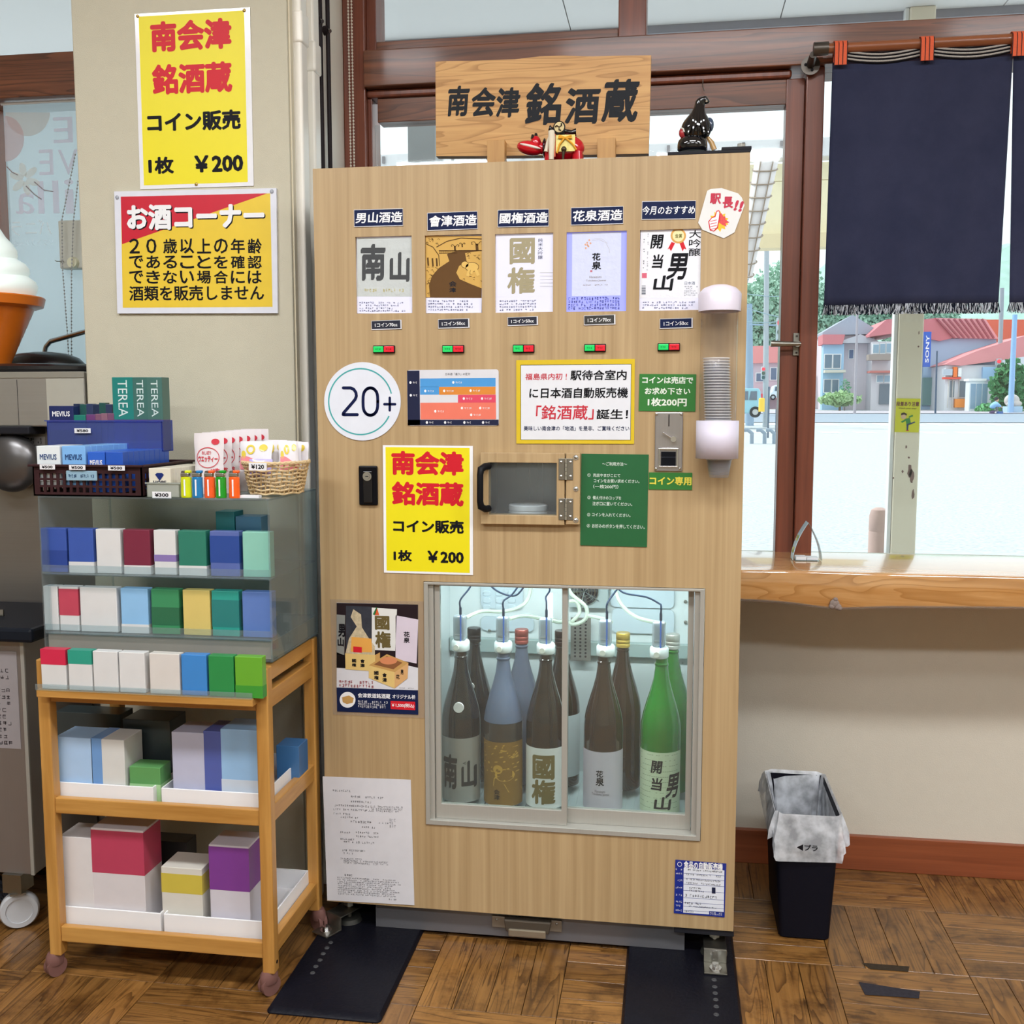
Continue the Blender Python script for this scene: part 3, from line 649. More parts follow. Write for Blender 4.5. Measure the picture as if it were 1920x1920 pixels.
# ================================================================== VENDING MACHINE
Z1 = (0, 0, .3125); Z2 = (600, 0, .36458); Z3 = (1220, 0, .36458); ZA = (590, 360, .21875); ZB = (1000, 360, .21875)
ZC = (590, 660, .21878); ZD = (880, 660, .27083); ZE = (780, 1070, .29167); ZF = (600, 1100, .32301); ZG = (1220, 1480, .22913)
MW, MZ0, MZ1 = .9749, .082, 1.8265
vm = thing('vending_machine', 'large light oak fronted drink vending machine with a lit bottle window', 'vending machine', (MW/2, .25, .04))
NAVY = P('#1A2448', .4, noise=.1, nscale=60); INK = P('#16161C', .5, noise=0); RED = P('#D2202E', .45, noise=0); WH = P('#F2F2F4', .4, noise=0); YEL = P('#EEDF0E', .45, noise=.02)
def avg(*v): return sum(v)/len(v)
WQ = [((666.6, 443), (771.6, 443), (773.3, 587.5), (668, 587.5)), ((796.7, 440), (903, 440.5), (904, 587), (797.8, 587)), ((928.4, 438.8), (1037, 436), (1037, 585), (928.5, 586)),
      ((1062, 435), (1175, 432.6), (1174, 582.7), (1062, 585)), ((1200, 431), (1316.5, 429), (1311, 582), (1198.6, 582))]
def wrect(q):
    a = [at(x, y, Y=0) for x, y in q]; return (avg(a[0].x, a[3].x), avg(a[2].z, a[3].z), avg(a[1].x, a[2].x), avg(a[0].z, a[1].z))
WR = [wrect(q) for q in WQ]
win = (.250, .293, .897, .881)
hq = wrect(((917.4, 867), (1043, 867), (1043, 964.7), (917.4, 964.7)))
pan = holes(0, MW, MZ0, MZ1, [win, hq]+WR, 0, .02)
pan.build('front_panel', M['panel'], vm, bev=.0012)
BODY = P('#3A3A40', .5, metal=.3)
mb = MB().box(.004, .02, .021, .50, .10, 1.80).box(MW-.02, MW-.004, .021, .50, .10, 1.80).box(.02, MW-.02, .021, .50, 1.785, 1.80).box(.02, MW-.02, .021, .50, .10, .115).box(.02, MW-.02, .485, .50, .115, 1.785)
mb.build('cabinet_shell', BODY, vm)
# backing behind the upper panel keeps the shell closed
holes(.02, MW-.02, .96, 1.785, [(hq[0]-.012, hq[1]-.012, hq[2]+.032, hq[3]+.012)], .03, .034).build('inner_partition', M['dark'], vm)
MB().box(.80, MW+.001, .002, .10, 1.8275, 1.834).build('top_strip', M['dark'], vm, bev=.001)
MB().box(.915, MW+.003, .003, .06, 1.834, 1.8405).build('top_bracket', M['dark'], vm, bev=.001)
p = at(1390, 272, Y=.03); mb = MB().cyl((p.x, .03, 1.8405), (p.x, .03, 1.852), .0095, n=6).build('bolt', M['zinc'], vm, bev=.001)
MB().box(.84, MW+.002, .004, .12, .066, .081).build('bottom_bracket', M['dark'], vm, bev=.002)
# kick plate and its pull
k0, k1 = at(705, 1700, Y=.03).x, at(1283, 1785, Y=.03).x
MB().box(k0, k1, .028, .034, .012, .12).build('kick_plate', P('#77777C', .45, metal=.5, noise=.12, nscale=8), vm)
a, b = at(922, 1718, Y=.02), at(1053, 1758, Y=.02)
kp = MB().box(a.x, b.x, .022, .028, b.z+.012, a.z).build('pull_plate', P('#8C8478', .4, metal=.6), vm, bev=.001)
c0, c1 = at(948, 1718, Y=.0).x, at(1028, 1760, Y=.0).x
MB().prism([(c0-.006, a.z+.002), (c1+.006, a.z+.002), (c1, b.z+.012), (c0, b.z+.012)], .004, .024).build('pull_cup', P('#5A5248', .45, metal=.5), kp, bev=.003)
MB().box(c0+.006, c1-.006, .0, .006, b.z+.003, b.z+.022).build('pull_lip', P('#A69C8A', .35, metal=.7), kp, bev=.003)
for xx in (a.x+.012, b.x-.012): MB().ball((xx, .022, (a.z+b.z)/2+.012), .0032, n=8, m=5).build('screw', M['zinc'], kp)
# levelling feet
for n, (px, py, rot) in enumerate(((655, 1712, -.5), (1339, 1775, 0))):
    f = at(px, py, Y=.03 if n else .05); x, y = f.x, f.y
    ft = MB().cyl((x, y, .012), (x, y, .022), .032, .028, 24).build('levelling_foot', P('#3C3C38', .5, metal=.4, noise=.3), vm, smooth=True)
    MB().cyl((x, y, .02), (x, y, .10), .006, n=12).cyl((x, y, .052), (x, y, .062), .013, n=6).build('threaded_rod', M['zinc'], ft)
    mb = MB().box(-.026, .026, -.05, .02, .044, .047).box(-.026, .026, -.053, -.05, .016, .047).box(-.026, .026, -.10, -.05, .012, .016)
    mb.xf(Matrix.Translation((x, y, 0)) @ Matrix.Rotation(rot, 4, 'Z')); mb.build('anchor_bracket', M['zinc'], ft, bev=.001)
    q = Matrix.Translation((x, y, 0)) @ Matrix.Rotation(rot, 4, 'Z') @ Vector((0, -.078, .016))
    MB().cyl(q, q+Vector((0, 0, .003)), .014, n=20).cyl(q, q+Vector((0, 0, .012)), .0085, n=6).build('bolt', M['chrome'], ft, bev=.0006)

# ---- aluminium window with two sliding doors
x0, z0, x1, z1 = win
AL = M['alu']
rectframe(x0+.001, x1-.001, z0+.001, z1-.001, .010, -.004, .05, tb=.012, tt=.006).build('window_frame', AL, vm, bev=.001)
MB().box(x0+.011, x0+.022, .004, .048, z0+.013, z1-.007).build('track', AL, vm); MB().box(x1-.022, x1-.011, .004, .048, z0+.013, z1-.007).build('track', AL, vm)
xm0, xm1 = at(1049, 1300, Y=.02).x, at(1071, 1300, Y=.02).x
GF = CLEAR('#F0F6F4', .975, .02)
for n, (a_, b_, ya) in enumerate(((x0+.023, xm1-.008, .010), (xm0+.006, x1-.023, .028))):
    d = rectframe(a_, b_, z0+.013, z1-.007, .013, ya, ya+.014, tb=.036, tt=.004).build('sliding_door', AL, vm, bev=.001)
    MB().box(a_+.013, b_-.013, ya+.005, ya+.008, z0+.049, z1-.011).build('glass_pane', GF, d)
# ---- chilled compartment
LIN = P('#D6E0E2', .35, noise=.02); LINB = P('#C2D2DC', .3, noise=.03)
cx0, cx1_, cz0, cz1, cy1 = .225, .925, .255, .945, .40
mb = MB().add([(cx0, .05, cz0), (cx1_, .05, cz0), (cx1_, cy1, cz0), (cx0, cy1, cz0), (cx0, .05, cz1), (cx1_, .05, cz1), (cx1_, cy1, cz1), (cx0, cy1, cz1)],
              [(0, 1, 2, 3), (7, 6, 5, 4), (3, 2, 6, 7), (0, 3, 7, 4), (2, 1, 5, 6)])
lc = mb.build('liner', LIN, vm, solid=.004)
sh = MB(); 
for i in range(34): sh.box(cx0+.01+i*.0205, cx0+.022+i*.0205, .055, cy1-.01, .298, .302)
sh.build('shelf_grid', P('#D5E2E4', .3), lc)
sh = MB().box(cx0+.002, cx1_-.002, .054, cy1-.004, .258, .2975).build('shelf_base', LIN, lc)
def pad(mb, a, b, y, t=.006, r=.014):
    pts = []
    for (cx, cz, a0) in ((b[0]-r, b[1]-r, 0), (a[0]+r, b[1]-r, 90), (a[0]+r, a[1]+r, 180), (b[0]-r, a[1]+r, 270)):
        for k in range(5): t_ = math.radians(a0+k*22.5); pts.append((cx+r*math.cos(t_), cz+r*math.sin(t_)))
    return mb.prism(pts, y-t, y)
yb = cy1-.004
def C2(x, y): p = at(780+x*.29167, 1070+y*.29167, Y=yb); return (p.x, p.z)
for (x_, y_, X_, Y_) in ((420, 80, 690, 240), (420, 300, 760, 380), (1260, 250, 1660, 395), (1250, 90, 1660, 230)):
    a, b = C2(x_, Y_), C2(X_, y_); pad(MB(), a, b, yb).build('embossed_pad', LINB, lc, smooth=True, bev=.002)
mb = MB()
for i in range(3):
    for j in range(3):
        a = C2(435+i*80, 140+j*45); pad(mb, (a[0], a[1]-.008), (a[0]+.02, a[1]+.006), yb-.006, .004, .005)
mb.build('embossed_pad', LINB, lc, bev=.001)
a, b = C2(370, 510), C2(1760, 470); MB().box(cx0+.004, cx1_-.004, yb-.02, yb, a[1], b[1]).build('cross_rail', P('#9FB3B2', .4), lc, bev=.002)
a = C2(1700, 1480); b = C2(1150, 560)
a, b = C2(1000, 560), C2(1130, 290); pp = MB().box(a[0], b[0], yb-.03, yb-.028, a[1], b[1]).build('perforated_plate', P('#8C8C88', .4, metal=.5), lc)
mb = MB()
for i in range(3):
    for j in range(11): mb.cyl((a[0]+.012+i*.014, yb-.0305, a[1]+.012+j*.0095), (a[0]+.012+i*.014, yb-.030, a[1]+.012+j*.0095), .003, n=8)
mb.build('perforation', M['dark'], pp)
fc = C2(1090, 120); fx, fz = fc
fn_ = MB().box(fx-.045, fx+.062, yb-.03, yb-.002, fz-.045, fz+.06).build('fan_housing', P('#9AA8AA', .5), lc, bev=.002)
MB().lathe((fx, 0, 0), [(.034, 0)], 8) if False else None
mb = MB()
for rr_ in (.012, .02, .028, .036): 
    pts = [(fx+rr_*math.cos(t_*math.pi/12), yb-.036, fz+rr_*math.sin(t_*math.pi/12)) for t_ in range(25)]; mb.tube(pts, .0012, 5, False)
for k in range(5): t_ = k*2*math.pi/5+.7; mb.tube([(fx, yb-.036, fz), (fx+.045*math.cos(t_), yb-.036, fz+.045*math.sin(t_))], .0013, 5)
mb.build('fan_guard', M['chrome'], fn_)
mb = MB().cyl((fx, yb-.033, fz), (fx, yb-.0305, fz), .037, n=28); mb.build('fan_opening', M['dark'], fn_)
mb = MB()
for k in range(7): t_ = k*2*math.pi/7; mb.add([(fx, yb-.0335, fz), (fx+.034*math.cos(t_), yb-.0335, fz+.034*math.sin(t_)), (fx+.034*math.cos(t_+.5), yb-.0345, fz+.034*math.sin(t_+.5))], [(0, 1, 2)])
mb.build('fan_blade', P('#4A4E52', .4), fn_)
for (x_, y_) in ((1733, 198), (1733, 330), (475, 382), (1650, 425)): a = C2(x_, y_); MB().ball((a[0], yb-.004, a[1]), .005, n=8, m=5).build('screw', M['zinc'], lc)
# thermometer strip and printed notices inside
a, b = C2(875, 270), C2(915, 90); MB().box(a[0], b[0], .05+.22, .05+.223, a[1], b[1]).build('thermometer', P('#C8D0D8', .3), lc, bev=.001)
o = scribble(MB(), (C2(1640, 700)[0], C2(1640, 760)[1], C2(1745, 700)[0], C2(1640, 580)[1]), 7, yb-.0005, seed=4).build('small_print', P('#8FA0A4', .5), lc); o['kind'] = 'stuff'
# light inside
lt = MB().cyl((cx0+.06, .062, .93), (cx1_-.06, .062, .93), .008, n=12).build('lamp_tube', P('#F4FAFF', .4, emit=8, noise=0), vm)
fl_ = bpy.data.lights.new('cooler_lamp', 'AREA'); fl_.shape = 'RECTANGLE'; fl_.size = .6; fl_.size_y = .03; fl_.energy = 3.2; fl_.color = (.93, .97, 1)
fo = bpy.data.objects.new('cooler_lamp', fl_); C.objects.link(fo); fo.location = (.575, .075, .925); fo.rotation_euler = (math.radians(28), 0, 0)
# hoses
HS = CLEAR('#DDE8DC', .45, .2); WB = P('#1C2A3E', .5)
def hose(pts, r=.005, mat=None, name='hose'):
    P_ = [q if isinstance(q, Vector) else at(780+q[0]*.29167, 1070+q[1]*.29167, Y=q[2]) for q in pts]; out = []
    for i in range(len(P_)-1):
        a, b, c, d = P_[max(i-1, 0)], P_[i], P_[i+1], P_[min(i+2, len(P_)-1)]
        for k in range(6):
            t = k/6; out.append(.5*((2*b)+(c-a)*t+(2*a-5*b+4*c-d)*t*t+(3*b-a-3*c+d)*t**3))
    out.append(P_[-1]); return MB().tube(out, r, 8).build(name, mat or HS, vm, smooth=True)
# ---- backlit label panels
LP = P('#9298F4', .4, noise=0, emit=.42); CREAM = P('#E6E6DF', .45, noise=.03, nscale=40, bump=.6, bscale=60); PAPL = P('#DFE0F4', .4, noise=0, emit=.12)
GREY = P('#4C4E50', .6, noise=.15, nscale=80); OLIVE = P('#A29878', .5); CAP = P('#5A5F86', .5, noise=0)
panels = []
for n, q in enumerate(WQ):
    zz = ZA if n < 3 else ZB
    s = Sheet('label_panel', None, None, q, 0, LP if n in (3,) else PAPL, gap=-.006, parent=vm)
    s.zoom = zz; panels.append(s)
for s, lab in zip(panels, ('panel with two large grey brush characters on silver paper', 'panel with a gold and brown village picture', 'panel with two large khaki characters', 'panel with small black characters between violet side strips', 'panel with a gold medal and bold black characters')): s.o['label'] = lab
s = panels[0]; s.fill((358, 388, 828, 895), P('#C6CCCB', .4, noise=.06, nscale=30, bump=.8, bscale=45), 'paper', 1)
s.texts([('南', (385, 440, 605, 762)), ('山', (635, 510, 812, 770))], GREY, bold=.05, k=2, brush=True)
s.scrib((420, 825, 780, 855), 1, P('#C9BC66', .5), fill=1, h=.8); s.scrib((378, 935, 825, 1030), 4, CAP, fill=.8, seed=11)
s = panels[1]; GD = P('#D2A650', .4, noise=.05, coat=.2); BR = P('#66492A', .5); s.fill((947, 370, 1432, 905), BR, 'paper', 1)
s.poly([(947, 372), (1430, 372), (1430, 495), (1230, 495), (1130, 530), (1150, 590), (1060, 650), (1000, 720), (975, 800), (985, 900), (950, 900)], GD, k=2)
s.poly([(1285, 520), (1432, 500), (1432, 825), (1330, 785), (1240, 745), (1210, 690), (1235, 630), (1300, 600)], GD, k=2)
mb = MB()
def band(mb, pts, w_, s, y):
    P2 = [s.l(*p) for p in pts]; ww = w_*.219*.0012
    for a, b in zip(P2, P2[1:]):
        d = Vector((b[0]-a[0], b[1]-a[1])); L = d.length or 1; nx, nz = -d.y/L*ww/2, d.x/L*ww/2
        mb.add([(a[0]-nx, y, a[1]-nz), (b[0]-nx, y, b[1]-nz), (b[0]+nx, y, b[1]+nz), (a[0]+nx, y, a[1]+nz)], [(0, 1, 2, 3)] if True else [])
r = random.Random(9)
band(mb, [(947, 440), (1010, 470), (1060, 540), (1065, 630)], 7, s, s.yy(3)); band(mb, [(1040, 470), (1130, 420), (1250, 392), (1430, 400)], 8, s, s.yy(3))
band(mb, [(1060, 500), (1200, 500), (1430, 500)], 7, s, s.yy(3)); band(mb, [(1060, 525), (1220, 520)], 5, s, s.yy(3))
for (tx, ty, k) in ((1200, 500, 1), (1390, 500, 1.5), (1262, 470, .7)):
    band(mb, [(tx, ty), (tx-3*k, ty-40*k)], 16*k, s, s.yy(3))
    for sg in (-1, 1): band(mb, [(tx, ty-30*k), (tx+sg*18*k, ty-52*k), (tx+sg*34*k, ty-48*k), (tx+sg*32*k, ty-36*k), (tx+sg*24*k, ty-38*k)], 5, s, s.yy(3))
for i in range(26): x_ = 1064+i*6; band(mb, [(x_, 502), (x_, 522)], 2.5, s, s.yy(3))
for (x_, y_) in ((965, 560), (1005, 565), (1040, 565)): band(mb, [(x_, y_), (x_+5, y_+70)], 14, s, s.yy(3))
for i in range(46):
    x_, y_ = r.choice(((r.uniform(950, 1040), r.uniform(640, 720)), (r.uniform(1250, 1425), r.uniform(690, 790)), (r.uniform(950, 1050), r.uniform(385, 440)), (r.uniform(1290, 1425), r.uniform(520, 575)), (r.uniform(950, 985), r.uniform(740, 890))))
    band(mb, [(x_, y_), (x_+r.uniform(6, 18), y_+r.uniform(-14, 14)), (x_+r.uniform(12, 24), y_+r.uniform(-4, 18))], 3.5, s, s.yy(3))
s.put(mb, 'line_art', P('#5A4022', .5))
def disc(s, cx, cy, rx, ry, mat, k=3, name='colour_field', a0=0):
    return s.poly([(cx+rx*math.cos(i*math.pi/12)*math.cos(a0)-ry*math.sin(i*math.pi/12)*math.sin(a0), cy+rx*math.cos(i*math.pi/12)*math.sin(a0)+ry*math.sin(i*math.pi/12)*math.cos(a0)) for i in range(24)], mat, name, k)
GDL = P('#E0B860', .4, coat=.2)
def cow(s, f, k=4):
    disc(s, *f(1345, 640), f.s*60, f.s*42, BR, k); disc(s, *f(1345, 640), f.s*55, f.s*37, GDL, k+1); disc(s, *f(1285, 620), f.s*34, f.s*30, BR, k); disc(s, *f(1285, 620), f.s*30, f.s*26, GDL, k+1)
    for (a, b) in (((1325, 660), (1305, 720)), ((1375, 655), (1400, 715)), ((1345, 670), (1335, 700))):
        mb = MB(); band(mb, [f(*a), f(*b)], 26*f.s, s, s.yy(k+2)); s.put(mb, 'colour_field', GDL)
class F0:
    s = 1
    def __call__(self, x, y): return (x, y)
cow(s, F0())
s.texts([('会', (1148, 762, 1212, 808)), ('津', (1150, 818, 1208, 858))], P('#20242C', .5), bold=.02); s.text('やわらか純米', (1168, 610, 1186, 735), P('#40301C', .5), vert=True, bold=0) if False else s.scrib((1168, 610, 1188, 735), 6, P('#40301C', .5), step=.01)
s.scrib((968, 920, 1390, 1020), 4, CAP, seed=12)
s = panels[2]; s.fill((1550, 362, 1950, 895), PAPL, 'paper', 1)
s.texts([('國', (1665, 388, 1888, 618)), ('権', (1645, 640, 1888, 872))], OLIVE, bold=.045, k=2, brush=True)
s.zoom = ZB; s.text('純米大吟醸', (38, 392, 78, 576), P('#50546C', .5), vert=True, bold=0)
mb = MB(); [band(mb, [(55, 690+i*29), (168, 690+i*29)], 2, s, s.yy(3)) for i in range(5)]; s.put(mb, 'line_art', P('#A2A08C', .5)); s.zoom = ZA
s.scrib((1582, 918, 1945, 1020), 4, CAP, seed=13)
s = panels[3]; s.fill((330, 345, 750, 888), P('#CDD3EC', .45, noise=.05, nscale=60, bump=.5, bscale=80, emit=.08), 'paper', 1)
mb = MB(); band(mb, [(500, 412), (560, 405), (620, 430), (650, 490), (652, 520)], 3, s, s.yy(2)); band(mb, [(520, 395), (590, 400), (640, 440)], 2, s, s.yy(2)); s.put(mb, 'line_art', P('#B9B8C4', .5))
for (x_, y_) in ((478, 410), (460, 432), (488, 437), (445, 448), (470, 462), (448, 478), (462, 452)): disc(s, x_, y_, 8, 9, P('#DDA88E', .5), 2)
s.texts([('花', (503, 520, 575, 585)), ('泉', (500, 592, 580, 662))], INK, bold=.03); s.fill((486, 668, 504, 684), P('#C06070', .5), k=2)
s.texts([('Hanaizumi', (480, 716, 582, 736)), ('Tokubetsu Junmai', (450, 748, 620, 768))], P('#8A7C78', .5), bold=0); s.scrib((425, 786, 640, 804), 1, P('#9A8C90', .5), fill=1)
s.scrib((298, 895, 752, 1008), 4, P('#1C2050', .5), fill=1, h=.75, seed=5)
s = panels[4]; s.fill((920, 330, 1446, 905), P('#E6E7EE', .45, noise=.02, bump=.5, bscale=80, emit=.05), 'paper', 1)
s.texts([('開', (1008, 362, 1112, 484)), ('当', (1020, 530, 1112, 652)), ('男', (1150, 520, 1322, 752)), ('山', (1030, 712, 1200, 845))], INK, bold=.035, shear=.12, brush=True)
s.text('大吟醸', (1334, 318, 1436, 552), INK, vert=True, bold=.01)
for (pts) in ([(1185, 425), (1215, 435), (1180, 505), (1165, 480), (1150, 490)], [(1250, 430), (1285, 420), (1312, 490), (1292, 482), (1280, 505)]): s.poly(pts, RED, 'ribbon', 2)
disc(s, 1243, 372, 66, 66, P('#D8A04C', .4), 3, 'medal'); disc(s, 1243, 372, 50, 50, P('#EFE2A8', .4), 4, 'medal'); s.text('金賞', (1215, 355, 1275, 390), P('#6A6A2A', .5), k=5)
s.fill((930, 692, 972, 736), P('#D8607A', .5), 'seal', 2); s.text('日本酒', (1297, 765, 1386, 792), P('#5E6C86', .5), bold=0)
s.scrib((940, 395, 960, 680), 14, P('#707684', .5), step=.004); s.scrib((975, 350, 990, 690), 20, P('#707684', .5), step=.003); s.scrib((1295, 800, 1425, 890), 5, P('#707684', .5))
mb = MB(); [band(mb, [(928, 800+i*7), (962, 800+i*7)], r.choice((2, 4, 5)), s, s.yy(3)) for i in range(12)]; s.put(mb, 'barcode', P('#5A6070', .5))
s.scrib((935, 930, 1410, 1005), 3, CAP, seed=14)

# ---- navy name strips and small coin strips
names = [(((664, 394), (755.6, 390.6), (756.5, 424), (664.4, 425.6)), '男山酒造', 'navy strip with four white brush characters above the grey-brushed label panel'),
         (((801, 399.4), (895, 396), (896, 429.6), (802, 433)), '會津酒造', 'glossy navy strip with white brush characters above the gold village picture panel'),
         (((933.4, 394), (1029, 392), (1029, 424.8), (933.6, 426.6)), '國権酒造', 'navy strip with white brush characters above the khaki-lettered label panel'),
         (((1070.7, 389.5), (1168.9, 386.7), (1168.4, 420), (1070.4, 423)), '花泉酒造', 'navy strip with white brush characters above the violet-edged label panel'),
         (((1204, 377.5), (1304.5, 376.4), (1304, 410.8), (1203, 412.5)), '今月のおすすめ', 'torn-edged navy strip with seven white characters above the medal label panel')]
for q, t, lab in names:
    s = Sheet('name_strip', lab, 'sticker', q, 0, P('#E8E8EC', .4, noise=0), group='navy name strips on the machine')
    x0_, x1_, y0_, y1_ = q[3][0], q[1][0], q[0][1], q[2][1]
    s.zoom = (0, 0, 1); pl_ = [(-s.W/2+.0008, -s.Hh/2+.0014), (s.W/2-.0005, -s.Hh/2+.0014), (s.W/2-.0005, s.Hh/2-.001), (-s.W/2+.0008, s.Hh/2-.001)]
    s.put(MB().flat(pl_, s.yy(1)), 'navy_field', NAVY)
    s.put(text(MB(), t, (-s.W/2+.004, -s.Hh*.30, s.W/2-.001, s.Hh*.33) if len(t) < 6 else (-s.W/2+.001, -s.Hh*.24, s.W/2-.001, s.Hh*.24), s.yy(3), bold=.035 if len(t) < 6 else .025, shear=.08, brush=True), 'lettering', WH)
DN = P('#161A30', .35, coat=.3, noise=.2, nscale=90); DG = P('#3A3A3A', .25, coat=.5, noise=.6, nscale=60)
coins = [((696.7, 600.6, 753.4, 618), '1コイン70cc', DN, 'dark navy strip reading 1コイン70cc, clean, under the grey-brushed label panel'), ((821.9, 598, 880.5, 615.5), '1コイン50cc', DN, 'dark strip reading 1コイン50cc under the gold village picture panel'),
         ((952, 594, 1009, 610.5), '1コイン50cc', DN, 'dark strip reading 1コイン50cc under the khaki-lettered label panel'), ((1095, 590.8, 1154, 609.4), '1コイン70cc', DG, 'scuffed glossy black strip reading 1コイン70cc under the violet-edged panel'),
         ((1237, 597, 1299, 616), '1コイン50cc', NAVY, 'navy strip reading 1コイン50cc beside the cup tube')]
for (a, b, c, d), t, m_, lab in coins:
    s = Sheet('coin_strip', lab, 'sticker', ((a, b+1), (c, b-1), (c, d-1), (a, d+1)), 0, P('#D8D8DC', .4, noise=0), group='one-coin strips on the machine')
    s.put(MB().flat([(-s.W/2+.001, -s.Hh/2+.002), (s.W/2-.003, -s.Hh/2+.002), (s.W/2-.003, s.Hh/2-.001), (-s.W/2+.001, s.Hh/2-.001)], s.yy(1)), 'navy_field', m_)
    s.put(text(MB(), t, (-s.W*.38, -s.Hh*.2, s.W*.36, s.Hh*.22), s.yy(3), bold=.02), 'lettering', WH)
# ---- button pairs
GRN = P('#19C860', .3, emit=.25, noise=0); RDB = P('#D81C30', .3, emit=.2, noise=0)
for (a, b, c, d) in ((700.5, 647.7, 741, 662.5), (830, 647, 870.7, 662.3), (962, 646, 1002.3, 662), (1095.6, 645, 1136.3, 660.3), (1233, 643.3, 1275, 658.6)):
    p0_, p1_ = at(a, d, Y=0), at(c, b, Y=0); mx_ = (p0_.x+p1_.x)/2
    bh = MB().box(p0_.x, p1_.x, -.005, -.0002, p0_.z, p1_.z).build('button_pair', M['black'], vm, bev=.001)
    for (u0, u1, m_, nm) in ((p0_.x+.0015, mx_-.0008, GRN, 'green_button'), (mx_+.0008, p1_.x-.0015, RDB, 'red_button')):
        MB().box(u0, u1, -.0085, -.005, p0_.z+.0022, p1_.z-.0022).build(nm, m_, bh, bev=.001)
        o = scribble(MB(), (u0+.005, p0_.z+.007, u1-.004, p1_.z-.007), 1, -.0087, fill=1, h=.9).build('button_print', P('#102018', .5), bh)
# ---- lock
p0_, p1_ = at(674.9, 946.6, Y=0), at(708.6, 873.3, Y=0)
lk = MB().box(p0_.x, p1_.x, -.008, -.0002, p0_.z, p1_.z).build('lock_plate', P('#101014', .3), vm, bev=.003)
lx, lz = (p0_.x+p1_.x)/2, p1_.z-.024
MB().box(lx-.011, lx+.011, -.011, -.0078, p0_.z+.006, lz+.012).build('lift_handle', P('#0A0A10', .25, coat=.3), lk, bev=.006, seg=3)
MB().cyl((lx, -.014, lz), (lx, -.008, lz), .0105, n=24).cyl((lx, -.0165, lz), (lx, -.014, lz), .0065, n=20).build('key_cylinder', M['chrome'], lk, smooth=True)
MB().box(lx-.0035, lx+.0035, -.0172, -.0165, lz-.0008, lz+.0008).build('keyhole', M['black'], lk)
# ---- dispensing hatch
A, B = at(901.7, 981.8, Y=-.012), at(1060, 849.6, Y=-.012)
h0 = wrect(((917.4, 867), (1043, 867), (1043, 964.7), (917.4, 964.7)))
hd_ = rectframe(A.x, B.x-.001, A.z, B.z, .018, -.016, -.001, tb=h0[1]-A.z, tt=B.z-h0[3]).build('hatch_door', M['panel'], vm, bev=.001)
holes(A.x, B.x-.001, A.z, B.z, [(h0[0]-.001, h0[1]-.001, h0[2]-.001, h0[3]-.001)], -.017, -.001)
MB().box(h0[0]-.004, h0[2]+.004, -.006, -.004, h0[1]-.004, h0[3]+.004).build('glass_pane', CLEAR('#EEF2F4', .96, .03), hd_)
a, b = at(1061, 982.8, Y=-.012), at(1088, 849.6, Y=-.012)
hs = MB().box(a.x, b.x, -.016, -.001, a.z, b.z).build('hinge_post', M['panel'], vm, bev=.001)
for py in (857.7, 916.5, 975): q = at(1079.9, py, Y=-.016); MB().cyl((q.x, -.0175, q.z), (q.x, -.016, q.z), .006, n=16).ball((q.x, -.0175, q.z), .0042, .003, .0042, 8, 5).build('screw', M['chrome'], hs)
for (ya, yb_) in ((859.9, 899.7), (934.9, 974.7)):
    a, b = at(1047.4, yb_, Y=-.018), at(1074.5, ya, Y=-.018); hg = MB().box(a.x, b.x, -.018, -.0165, a.z, b.z).build('hinge', M['zinc'], vm, bev=.0004)
    xm = (a.x+b.x)/2
    for k in range(5): z_ = a.z+(b.z-a.z)*k/5; MB().cyl((xm, -.020, z_+.0006), (xm, -.020, z_+(b.z-a.z)/5-.0006), .0035, n=12).build('knuckle', M['chrome'], hg, smooth=True)
    for sx_ in (-.0105, .0105):
        for zz_ in (a.z+.008, b.z-.008): MB().ball((xm+sx_, -.018, zz_), .003, .002, .003, 8, 5).build('screw', M['chrome'], hg)
a, b = at(903, 955, Y=-.04), at(903, 875, Y=-.04)
ha = MB().tube([(a.x+.012, -.016, a.z), (a.x+.006, -.030, a.z), (a.x-.002, -.038, a.z+.006), (a.x-.003, -.042, a.z+.018), (b.x-.003, -.042, b.z-.018), (b.x-.002, -.038, b.z-.006), (b.x+.006, -.030, b.z), (b.x+.012, -.016, b.z)], [.008, .008, .0085, .0075, .0075, .0085, .008, .008], 12).build('handle', P('#16161A', .4), hd_, smooth=True)
for q in (a, b): MB().cyl((q.x+.008, -.034, q.z), (q.x+.008, -.031, q.z), .0045, n=12).build('screw', M['chrome'], hd_)
MB().add([(h0[0]-.01, .02, h0[1]-.01), (h0[2]+.03, .02, h0[1]-.01), (h0[2]+.03, .17, h0[1]-.01), (h0[0]-.01, .17, h0[1]-.01), (h0[0]-.01, .02, h0[3]+.01), (h0[2]+.03, .02, h0[3]+.01), (h0[2]+.03, .17, h0[3]+.01), (h0[0]-.01, .17, h0[3]+.01)],
         [(0, 1, 2, 3), (7, 6, 5, 4), (3, 2, 6, 7), (0, 3, 7, 4), (2, 1, 5, 6)]).build('dispensing_chamber', BRUSHED('#8E949A', .3, 'Z', 'chamber'), vm, solid=.002)
q = at(990, 957, Y=.08)
tt = MB().lathe((q.x, .08, h0[1]-.008), [(0, 0), (.046, 0), (.046, .008), (.044, .0085), (.044, .011), (.046, .012), (.046, .022), (.043, .025), (.020, .025), (.018, .022), (0, .022)], 40).build('turntable', P('#ECECEA', .35), vm, smooth=True)
